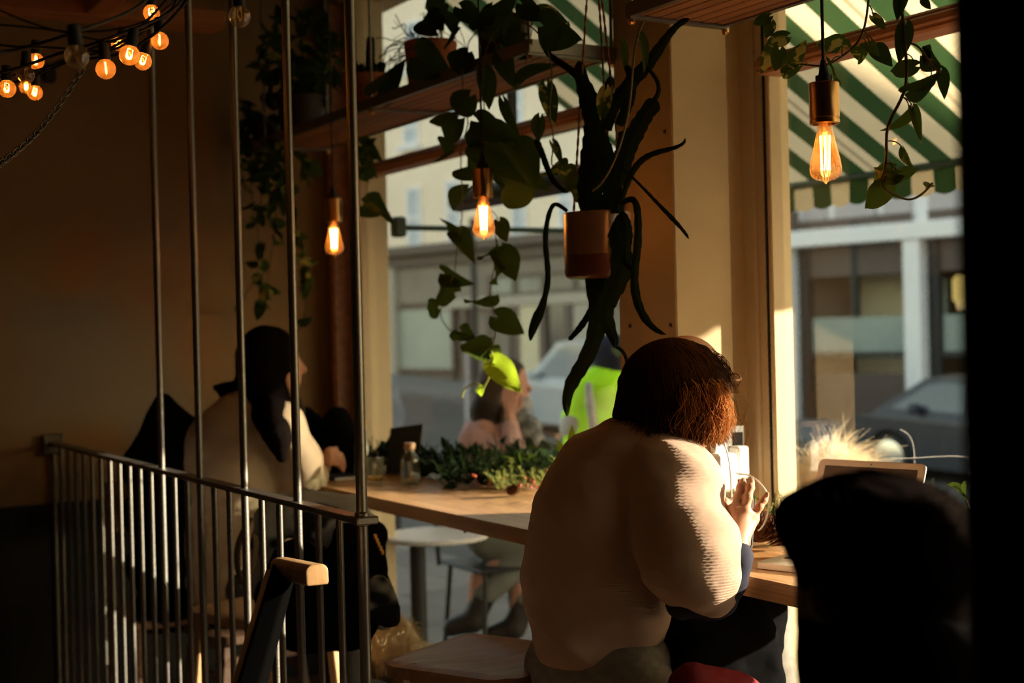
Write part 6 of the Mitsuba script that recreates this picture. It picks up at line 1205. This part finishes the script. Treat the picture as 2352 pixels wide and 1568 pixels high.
for k in range(280):
    px = gg.uniform(845, 1290); b0 = on_ct(px, gg.uniform(1085, 1128)) + [0, gg.uniform(0, .06), gg.uniform(.01, .12)]; b0 = P(px, 1060, y=gg.uniform(2.43, 2.50)) * [1, 1, 0] + [0, 0, CT + gg.uniform(.01, .11)] if px < 1010 else b0; d = gg.normal(0, 1, 3) + [0, -.3, .4]; leaf(gr, b0, b0 + d / np.linalg.norm(d) * gg.uniform(.025, .05), 'mat_eucalypt' if px < 1150 or gg.random() < .4 else 'mat_leaf', .95, jit=.8)
brs = [tr(trimesh.creation.icosphere(1, gg.uniform(.004, .006)), on_ct(px, py) + [0, 0, gg.uniform(.015, .06)]) for px, py in [(gg.normal(1255, 14), gg.normal(1150, 8)) for _ in range(22)] + [(gg.uniform(1150, 1290), gg.uniform(1110, 1150)) for _ in range(25)] + [(gg.normal(1115, 14), gg.normal(1118, 8)) for _ in range(20)]]
mat('mat_berry', (0.45, 0.07, 0.02), 0.3, spec=.6); part(gr, 'berries', cat(brs), 'mat_berry', True, label='red-orange berries', kind='stuff')
mat('mat_cone', (0.085, 0.035, 0.018), 0.85, spec=0.1)
def cone_mesh(s=1.0):
    ms = [trimesh.creation.icosphere(2, 1.0)]; ms[0].apply_scale([.014, .014, .024])
    for r_ in range(8):
        z = -.022 + r_ * .006; rad = .016 * math.sin(math.pi * (r_ + 1) / 9.5) + .006
        for k in range(9):
            a = (k + .5 * (r_ % 2)) * 2 * math.pi / 9; c = np.array([math.cos(a), math.sin(a), 0]); t_ = np.array([-math.sin(a), math.cos(a), 0]); p0 = c * rad * .6 + [0, 0, z]; p1 = c * (rad + .006) + [0, 0, z + .008]
            ms.append(tm([p0 - t_ * .005, p0 + t_ * .005, p1 + t_ * .004, p1 - t_ * .004, (p0 + p1) / 2 + [0, 0, -.003]], [[0, 1, 2], [0, 2, 3], [0, 4, 1], [1, 4, 2], [2, 4, 3], [3, 4, 0]]))
    m = cat(ms); m.apply_scale(s); return m
_cone = mikit.ply(cone_mesh(), 'mat_cone', 30)
for px, py, sc2, lb in [(1112, 1118, 1.0, 'brown pine cone at the dark end of the counter garland'), (1175, 1142, .75, 'pine cone at the front of the sunlit garland'), (1745, 1200, 1.5, 'dark pine cone beside the raised hand'), (1790, 1180, 1.4, 'dark pine cone by the left edge of the laptop')]:
    o = on_ct(px, py) if px < 1500 else P(px, py, y=2.30); M = trimesh.transformations.translation_matrix([o[0], o[1], CT + .03 * sc2]) @ trimesh.transformations.rotation_matrix(1.2, [gg.normal(), gg.normal(), .2]) @ np.diag([sc2, sc2, sc2, 1]); thing('pine_cone', lb, 'pine cone', 'pine cones in the garland', shape={**_cone, 'to_world': T(M)})
g2_ = thing('garland', 'shorter garland of evergreens behind the laptop and the raised hand', 'garland')
spn = [sprig(np.array([P(px, 1160, y=2.40)[0], gg.uniform(2.32, 2.46), CT + .02]), np.array([gg.normal(0, .8), gg.normal(0, .4) - .1, gg.uniform(.2, 1.2)]), gg.uniform(.06, .12)) for px in gg.uniform(1640, 1860, 70)]
part(g2_, 'needles', cat(spn), 'mat_sprig', False, label='dark needle sprigs', kind='stuff')
spn = [sprig(np.array([P(px, 1160, y=2.44)[0], gg.uniform(2.36, 2.5), CT + .03]), np.array([gg.normal(0, .6), gg.normal(0, .3), gg.uniform(.5, 1.4)]), gg.uniform(.06, .11)) for px in gg.uniform(1640, 1850, 22)]
part(g2_, 'light_needles', cat(spn), 'mat_sprig_light', False, label='tips coloured a lighter yellow-green for the sun on them', kind='stuff')
for px, py, tx, ty in [(2185, 1118, 2222, 1132), (2218, 1112, 2212, 1142), (2188, 1172, 2222, 1168), (2205, 1190, 2225, 1180)]:
    leaf(g2_, P(px, py, y=2.40), P(tx, ty, y=2.40), 'mat_leaf', .9)
stem(g2_, pxs([(2212, 1130), (2224, 1160), (2235, 1200), (2240, 1300)], 2.41), .0016, 'mat_stem_brown')
# laptop
mat('mat_alu', (0.62, 0.58, 0.50), 0.38, metal=.85); mat('mat_bezel', (0.80, 0.74, 0.62), 0.45); mat('mat_screen', (0.12, 0.10, 0.09), 0.25, spec=.6)
lp = thing('laptop', 'open silver laptop on the counter, its screen partly hidden by the near head', 'laptop')
A_, B_ = P(1885, 1054, t=3.45), P(2130, 1072, t=3.27)              # upper corners of the lid
ux = B_ - A_; ux[2] *= .2; Wl = np.linalg.norm(ux); ux /= Wl; sc_l = .30 / Wl; Wl_ = Wl
inw = np.cross([0, 0, 1.0], ux); inw = inw if inw @ CF > 0 else -inw         # away from the user
hgt = A_[2] - CT; tilt = .50; up_ = np.array([0, 0, 1.0]) + inw * tilt; Hl = hgt; lidv = up_ * Hl; Llen = np.linalg.norm(lidv); uv_ = lidv / Llen
o = A_ - lidv; nl_2 = np.cross(ux, uv_); nl_2 = nl_2 if nl_2 @ CF < 0 else -nl_2
Ml = np.eye(4); Ml[:3, 0], Ml[:3, 1], Ml[:3, 2], Ml[:3, 3] = ux, uv_, np.cross(ux, uv_), o; sgn = 1 if np.cross(ux, uv_) @ nl_2 > 0 else -1
rr = sg.box(.012, 0, Wl_ - .012, Llen - .012).buffer(.012, 6).intersection(sg.box(-1, .0, 1, 1))
part(lp, 'lid', extrude(rr, .006, Ml @ trimesh.transformations.translation_matrix([0, 0, -.003])), 'mat_alu', 30, label='silver lid')
part(lp, 'bezel', extrude(rr.buffer(-.0015).difference(sg.box(.018, .02, Wl_ - .018, Llen - .016)), .0006, Ml @ trimesh.transformations.translation_matrix([0, 0, sgn * .003 - (.0006 if sgn < 0 else 0)])), 'mat_bezel', 30, label='pale bezel round the screen')
part(lp, 'screen', extrude(sg.box(.018, .02, Wl_ - .018, Llen - .016), .0004, Ml @ trimesh.transformations.translation_matrix([0, 0, sgn * .003 - (.0004 if sgn < 0 else 0)])), 'mat_screen', 30, label='dark screen')
part(lp, 'camera', tr(trimesh.creation.icosphere(1, .0022), o + ux * Wl_ * .5 + uv_ * (Llen - .009) + nl_2 * .003), 'mat_black', True)
Db = .20; Mb = np.eye(4); Mb[:3, 0], Mb[:3, 1], Mb[:3, 2], Mb[:3, 3] = ux, inw, [0, 0, 1], [o[0], o[1], CT + .002]
if np.linalg.det(Mb[:3, :3]) < 0: Mb[:3, 1] = -inw; yd = (0, Db)
else: yd = (-Db, 0)
rb = sg.box(.01, yd[0] + .01, Wl_ - .01, yd[1] - .002).buffer(.01, 6)
part(lp, 'base', extrude(rb, .013, Mb), 'mat_alu', 30)
ky0, ky1 = (yd[1] - .115, yd[1] - .02) if yd[0] < 0 else (.02, .115)
part(lp, 'keyboard', extrude(sg.box(.025, ky0, Wl_ - .025, ky1), .0006, Mb @ trimesh.transformations.translation_matrix([0, 0, .013])), 'mat_black')
_key = mikit.ply(xf(box(0, (Wl_ - .05) / 14 - .003, 0, (ky1 - ky0) / 6 - .003, 0, .0018, .0004), Mb @ trimesh.transformations.translation_matrix([.0265, ky0 + .0015, .0136])), mat('mat_key', (.02, .02, .02), .5))
for r_ in range(6):
    for k in range(14):
        d_ = Mb[:3, 0] * (k * (Wl_ - .05) / 14) + Mb[:3, 1] * (r_ * (ky1 - ky0) / 6); part(lp, 'key', shape=_key, M=trimesh.transformations.translation_matrix(d_))
part(lp, 'trackpad', extrude(sg.box(Wl_ / 2 - .05, (yd[0] + .012) if yd[0] < 0 else yd[1] - .075, Wl_ / 2 + .05, (yd[0] + .075) if yd[0] < 0 else yd[1] - .012).buffer(.002), .0003, Mb @ trimesh.transformations.translation_matrix([0, 0, .013])), 'mat_bezel', label='trackpad')
# sockets, charger and cables on the pillar
PX = -3.12
sk = thing('wall_socket', 'steel double wall socket on the pillar behind the auburn hair', 'socket')
c = P(1668, 1010, x=PX); part(sk, 'plate', box(PX, PX + .006, c[1] - .05, c[1] + .06, c[2] - .045, c[2] + .04, .003), 'mat_chrome', 30)
for dy in (-.03, .035): part(sk, 'outlet', box(PX + .006, PX + .010, c[1] + dy - .018, c[1] + dy + .018, c[2] - .02, c[2] + .02, .002), 'mat_black', 30)
ad = thing('charger', 'white square power adapter plugged into the pillar socket', 'charger')
ca = P(1662, 1078, x=PX + .04); part(ad, 'body', box(PX + .010, PX + .062, ca[1] - .035, ca[1] + .035, ca[2] - .06, ca[2] + .045, .008), 'mat_white_plastic', 30); part(ad, 'plug', box(PX + .006, PX + .03, ca[1] - .02, ca[1] + .02, ca[2] + .045, ca[2] + .07, .004), 'mat_white_plastic', 30)
ad2 = thing('charger', 'smaller white plug at the window side of the pillar socket', 'charger', mesh=box(PX + .006, PX + .05, ca[1] + .045, ca[1] + .085, ca[2] - .03, ca[2] + .06, .006), mat='mat_white_plastic', smooth=30)
thing('charging_cable', 'white cable arching from the charger down behind the raised hand to the laptop', 'cable', mesh=tube(spline(np.array([P(1690, 1084, y=2.38), P(1715, 1090, y=2.30), P(1748, 1112, y=2.26), P(1766, 1150, y=2.24), P(1760, 1190, y=2.22), P(1742, 1218, y=2.18)]), 30), .0022, 7), mat='mat_white_plastic', smooth=True)
thing('charging_cable', 'white cable hanging straight down beside the hair from the socket', 'cable', mesh=tube(spline(np.array([P(1660, 1018, y=2.34), P(1672, 1045, y=2.33), P(1678, 1090, y=2.33), P(1680, 1150, y=2.33), P(1682, 1185, y=2.33)]), 24), .0024, 7), mat='mat_white_plastic', smooth=True)

# ------------------------------------------------------------------ stools
mat('mat_stool_dark', tex(wood_fn((0.10, 0.055, 0.03), (0.07, 0.04, 0.022), 2)), 0.5)
def stool(name_label, c, seat_z, rot, leg_h=None, size=.19, mm='mat_stool'):
    t = thing('bar_stool', name_label, 'stool', None); sh = sg.box(-size + .07, -size + .07, size - .07, size - .07).buffer(.07, 8)
    R = trimesh.transformations.concatenate_matrices(trimesh.transformations.translation_matrix([c[0], c[1], 0]), trimesh.transformations.rotation_matrix(rot, [0, 0, 1]))
    m = extrude(sh, .034); v, f = trimesh.remesh.subdivide_to_size(m.vertices, m.faces, .03); m = tm(v, f); r_ = np.abs(v[:, :2]).max(1) / size; dish = -.012 * np.exp(-(v[:, 0] ** 2 + v[:, 1] ** 2) / .012); m.vertices[:, 2] += np.where(v[:, 2] > .02, dish - .006 * np.clip(r_ - .85, 0, 1) / .15, 0) + seat_z - .034
    part(t, 'seat', xf(m, R), mm, 40)
    for sx in (-1, 1):
        for sy in (-1, 1): part(t, 'leg', xf(beam([sx * (size - .05), sy * (size - .05), seat_z - .03], [sx * (size - .01), sy * (size - .01), 0], .032, .032, up=(1, 0, 0), b=.004), R), mm, 30)
    for s in (-1, 1):
        part(t, 'footrest', xf(beam([-(size - .03), s * (size - .03), .28], [size - .03, s * (size - .03), .28], .02, .026), R), mm, 30); part(t, 'stretcher', xf(beam([s * (size - .03), -(size - .03), .34], [s * (size - .03), size - .03, .34], .02, .026), R), mm, 30)
    return t
sc1 = P(1120, 1500, t=3.5); stool('empty wooden bar stool with a rounded dished seat at the bottom of the picture', sc1, sc1[2], .45, size=.20)
hw = EYE + KW * (hips - EYE); stool('wooden bar stool under the person in the oat jumper', hw, hw[2] - .155, .2)
stool('wooden bar stool under the person in the cream cardigan', EYE + 1.055 * (hips2 - EYE), (EYE + 1.055 * (hips2 - EYE))[2] - .16, .1, mm='mat_stool_dark')
stool('dark wooden bar stool under the near silhouetted person', hips3, hips3[2] - .155, .3)

# ------------------------------------------------------------------ coats and bags
def drape(name, label, cat_, prims, mm, h=.008, lo=None, hi=None, nz=(.014, 9), sm=2, key=None):
    pts = np.array([q_ for p_ in prims for q_ in (p_[0], p_[2])]); R_ = max(max(p_[1], p_[3]) for p_ in prims); b = Blob(pts.min(0) - R_ - .04, pts.max(0) + R_ + .04, h)
    for p_ in prims: b.cone(p_[0], p_[1], p_[2], p_[3], .035, **(p_[4] if len(p_) > 4 else {}))
    m = b.noise(nz[0], nz[1], len(pts)).noise(nz[0] * .5, nz[1] * 3, 3).mesh(sm); m.vertices[:, 2] = np.maximum(m.vertices[:, 2], .005)
    return (thing(name, label, cat_, mesh=m, mat=mm, smooth=True) if key is None else part(key, name, m, mm, True, label=label))
WK = lambda px, py, t: EYE + KW * (W(px, py, t) - EYE)
FL = {'flat': CF, 'fk': .55}
drape('coat', 'black coat heaped over the lap of the person in the oat jumper', 'coat', [(WK(1545, 1425, 2.92), .07, WK(1735, 1372, 3.02), .068), (WK(1540, 1460, 2.88), .08, WK(1700, 1440, 2.92), .08), (WK(1575, 1490, 2.84), .08, WK(1735, 1500, 2.88), .06), (WK(1560, 1550, 2.82), .07, WK(1735, 1560, 2.88), .06), (WK(1745, 1385, 3.04), .055, WK(1762, 1530, 2.94), .03), (WK(1560, 1650, 2.84), .07, WK(1690, 1660, 2.88), .07)], 'mat_black_cloth')
mat('mat_red_bag', tex(plaster((.20, .010, .018), (.14, .008, .014), 9)), .8)
drape('bag', 'dark red bag hanging below the black coat at the bottom edge', 'bag', [(WK(1590, 1575, 2.66), .05, WK(1700, 1600, 2.70), .05), (WK(1590, 1640, 2.66), .06, WK(1700, 1660, 2.70), .06)], 'mat_red_bag', nz=(.008, 12))
scene['mat_black_matte'] = {'type': 'twosided', 'b': {'type': 'diffuse', 'reflectance': rgb(.005, .005, .0055)}}
# behind and beside the person in the cardigan
drape('coat', 'black coat hung over a chair back left of the person in the cardigan', 'coat', [(P(372, 925, t=5.35), .025, P(320, 1060, t=5.3), .06), (P(378, 925, t=5.35), .03, P(440, 1000, t=5.35), .06), (P(372, 960, t=5.35), .05, P(380, 1060, t=5.35), .10), (P(330, 1080, t=5.3), .08, P(440, 1080, t=5.35), .09), (P(340, 1180, t=5.3), .10, P(440, 1180, t=5.35), .10), (P(350, 1300, t=5.3), .10, P(430, 1300, t=5.35), .09), (P(360, 1400, t=5.3), .09, P(420, 1400, t=5.35), .08)], 'mat_black_matte', nz=(.006, 8))
cb = thing('chair', 'wooden chair under the hung black coat at the end wall', 'chair'); cp = P(390, 1350, t=5.45)
part(cb, 'seat', box(cp[0] - .2, cp[0] + .2, cp[1] - .2, cp[1] + .2, .44, .47, .006), 'mat_stool', 30)
for sx in (-1, 1):
    for sy in (-1, 1): part(cb, 'leg', rod([cp[0] + sx * .17, cp[1] + sy * .17, .44], [cp[0] + sx * .19, cp[1] + sy * .19, 0], .016), 'mat_stool', True)
    part(cb, 'back_post', rod([cp[0] - .18, cp[1] + sx * .17, .46], [cp[0] - .22, cp[1] + sx * .17, .95], .015), 'mat_stool', True)
part(cb, 'backrest', box(cp[0] - .24, cp[0] - .21, cp[1] - .18, cp[1] + .18, .75, .95, .008), 'mat_stool', 30)
bp = thing('backpack', 'black backpack lying on the counter in the corner by the end wall', 'backpack')
def cor(px, py): return P(px, py, y=2.27)
drape('body', None, None, [(cor(700, 960), .05, cor(760, 1020), .07), (cor(775, 965), .055, cor(800, 1030), .07), (cor(740, 1050), .08, cor(800, 1060), .07), (cor(695, 1030), .06, cor(740, 1060), .06)], 'mat_black_matte', key=bp, nz=(.008, 12))
part(bp, 'strap', tube(spline(np.array([cor(690, 935), cor(712, 915) - [0, .05, 0], cor(735, 925) - [0, .08, 0], cor(752, 965) - [0, .1, 0], cor(758, 1010) - [0, .1, 0]]), 24), .006, 8), mat('mat_strap', (.10, .07, .04), .8), True, label='thin tan strap')
dn = thing('notebook', 'dark notebook lying on the counter near the wall end', 'notebook'); c = on_ct(780, 1098)
part(dn, 'cover', tr(box(-.09, .09, -.06, .06, 0, .012, .002), [c[0], c[1], CT + .001]), 'mat_navy', 30); part(dn, 'pages', tr(box(-.087, .092, -.057, .057, .002, .010), [c[0], c[1], CT + .001]), 'mat_white_plastic')
# patterned coat and bag hanging by the counter edge in front of the cardigan
def _blot(p, n, uv): k = smoothstep(.46, .56, fbm(p.x * 7 + 3, p.y * 7, p.z * 9, octaves=3)); return mix((.30, .31, .29), (.012, .014, .014), k)
mat('mat_blot', tex(_blot), .9, spec=.1)
def VB(px, py, dt=0): return P(px, py, t=4.25 + dt)
drape('coat', 'black and white blotched coat hung over a stool in front of the counter', 'coat', [(VB(640, 1180), .06, VB(800, 1190), .07), (VB(620, 1200), .05, VB(600, 1330), .06), (VB(700, 1180), .07, VB(830, 1230), .06), (VB(820, 1230), .06, VB(850, 1330), .04), (VB(840, 1380), .04, VB(880, 1420), .035), (VB(868, 1345, -.16), .030, VB(892, 1400, -.16), .034), (VB(850, 1400, -.16), .03, VB(905, 1425, -.16), .02)], 'mat_blot', nz=(.014, 9))
bb = thing('tote_bag', 'black bag with yellow stitching hanging by the iron end post', 'bag')
drape('body', None, None, [(VB(800, 1240, -.08), .05, VB(855, 1230, -.08), .045), (VB(790, 1320, -.08), .09, VB(845, 1300, -.08), .06), (VB(740, 1360, -.08), .10, VB(810, 1400, -.08), .09), (VB(680, 1300, -.05), .08, VB(640, 1360, -.05), .07), (VB(700, 1430, -.06), .09, VB(800, 1440, -.06), .07)], 'mat_black_matte', key=bb, nz=(.010, 10))
part(bb, 'stitching', cat([box(-.004, .004, -.003, .003, -.007, .007, .001).apply_translation(VB(862 + k * 4.2, 1232 + k * 9, -.17)) for k in range(5)]), mat('mat_gold', (.75, .38, .05), .5), label='yellow stitched marks', kind='stuff')
part(bb, 'strap', tube(spline(np.array([VB(575, 1190, -.15), VB(555, 1230, -.18), VB(545, 1290, -.18), VB(560, 1340, -.18), VB(580, 1300, -.18), VB(578, 1230, -.18)]), 30), .012, 8, flat=.35), 'mat_strap', True, label='tan shoulder strap')
part(bb, 'strap', tube(spline(np.array([VB(870, 1290, -.12), VB(890, 1340, -.12), VB(912, 1400, -.12)]), 12), .012, 8, flat=.4), 'mat_black_matte', True)
fu = thing('fur_hood', 'pale fluffy fur trim spilling below the blotched coat', 'fur trim'); fr2 = np.random.default_rng(8); st_ = []
fb = np.array([VB(866, 1450, .40), VB(922, 1452, .40), VB(885, 1488, .40), VB(940, 1492, .40)])
drape('pelt', None, None, [(fb[0], .05, fb[1], .045), (fb[2], .055, fb[3], .045)], mat('mat_fur', (.60, .49, .30), .95, spec=.05), key=fu)
for k in range(1600):
    c = fb[fr2.integers(0, 4)]; v_ = fr2.normal(0, 1, 3); v_ /= np.linalg.norm(v_); p0 = c + (fb[fr2.integers(0, 4)] - c) * fr2.uniform(0, .6) + v_ * .045; d = v_ + fr2.normal(0, .4, 3) - [0, 0, .3]
    st_.append(tube([p0, p0 + d * .015, p0 + d * .026 - [0, 0, .008]], [.0011, .0009, .0003], 3, caps=False))
part(fu, 'hairs', cat(st_), 'mat_fur', True, kind='stuff')
_lg = P(597, 1515, t=4.25); _o = np.array([math.cos(.35) * .168 + math.sin(.35) * .168, math.sin(.35) * .168 - math.cos(.35) * .168, 0])
stool('pale wooden bar stool standing under the blotched coat', _lg - _o, .66, .35, mm='mat_oak')
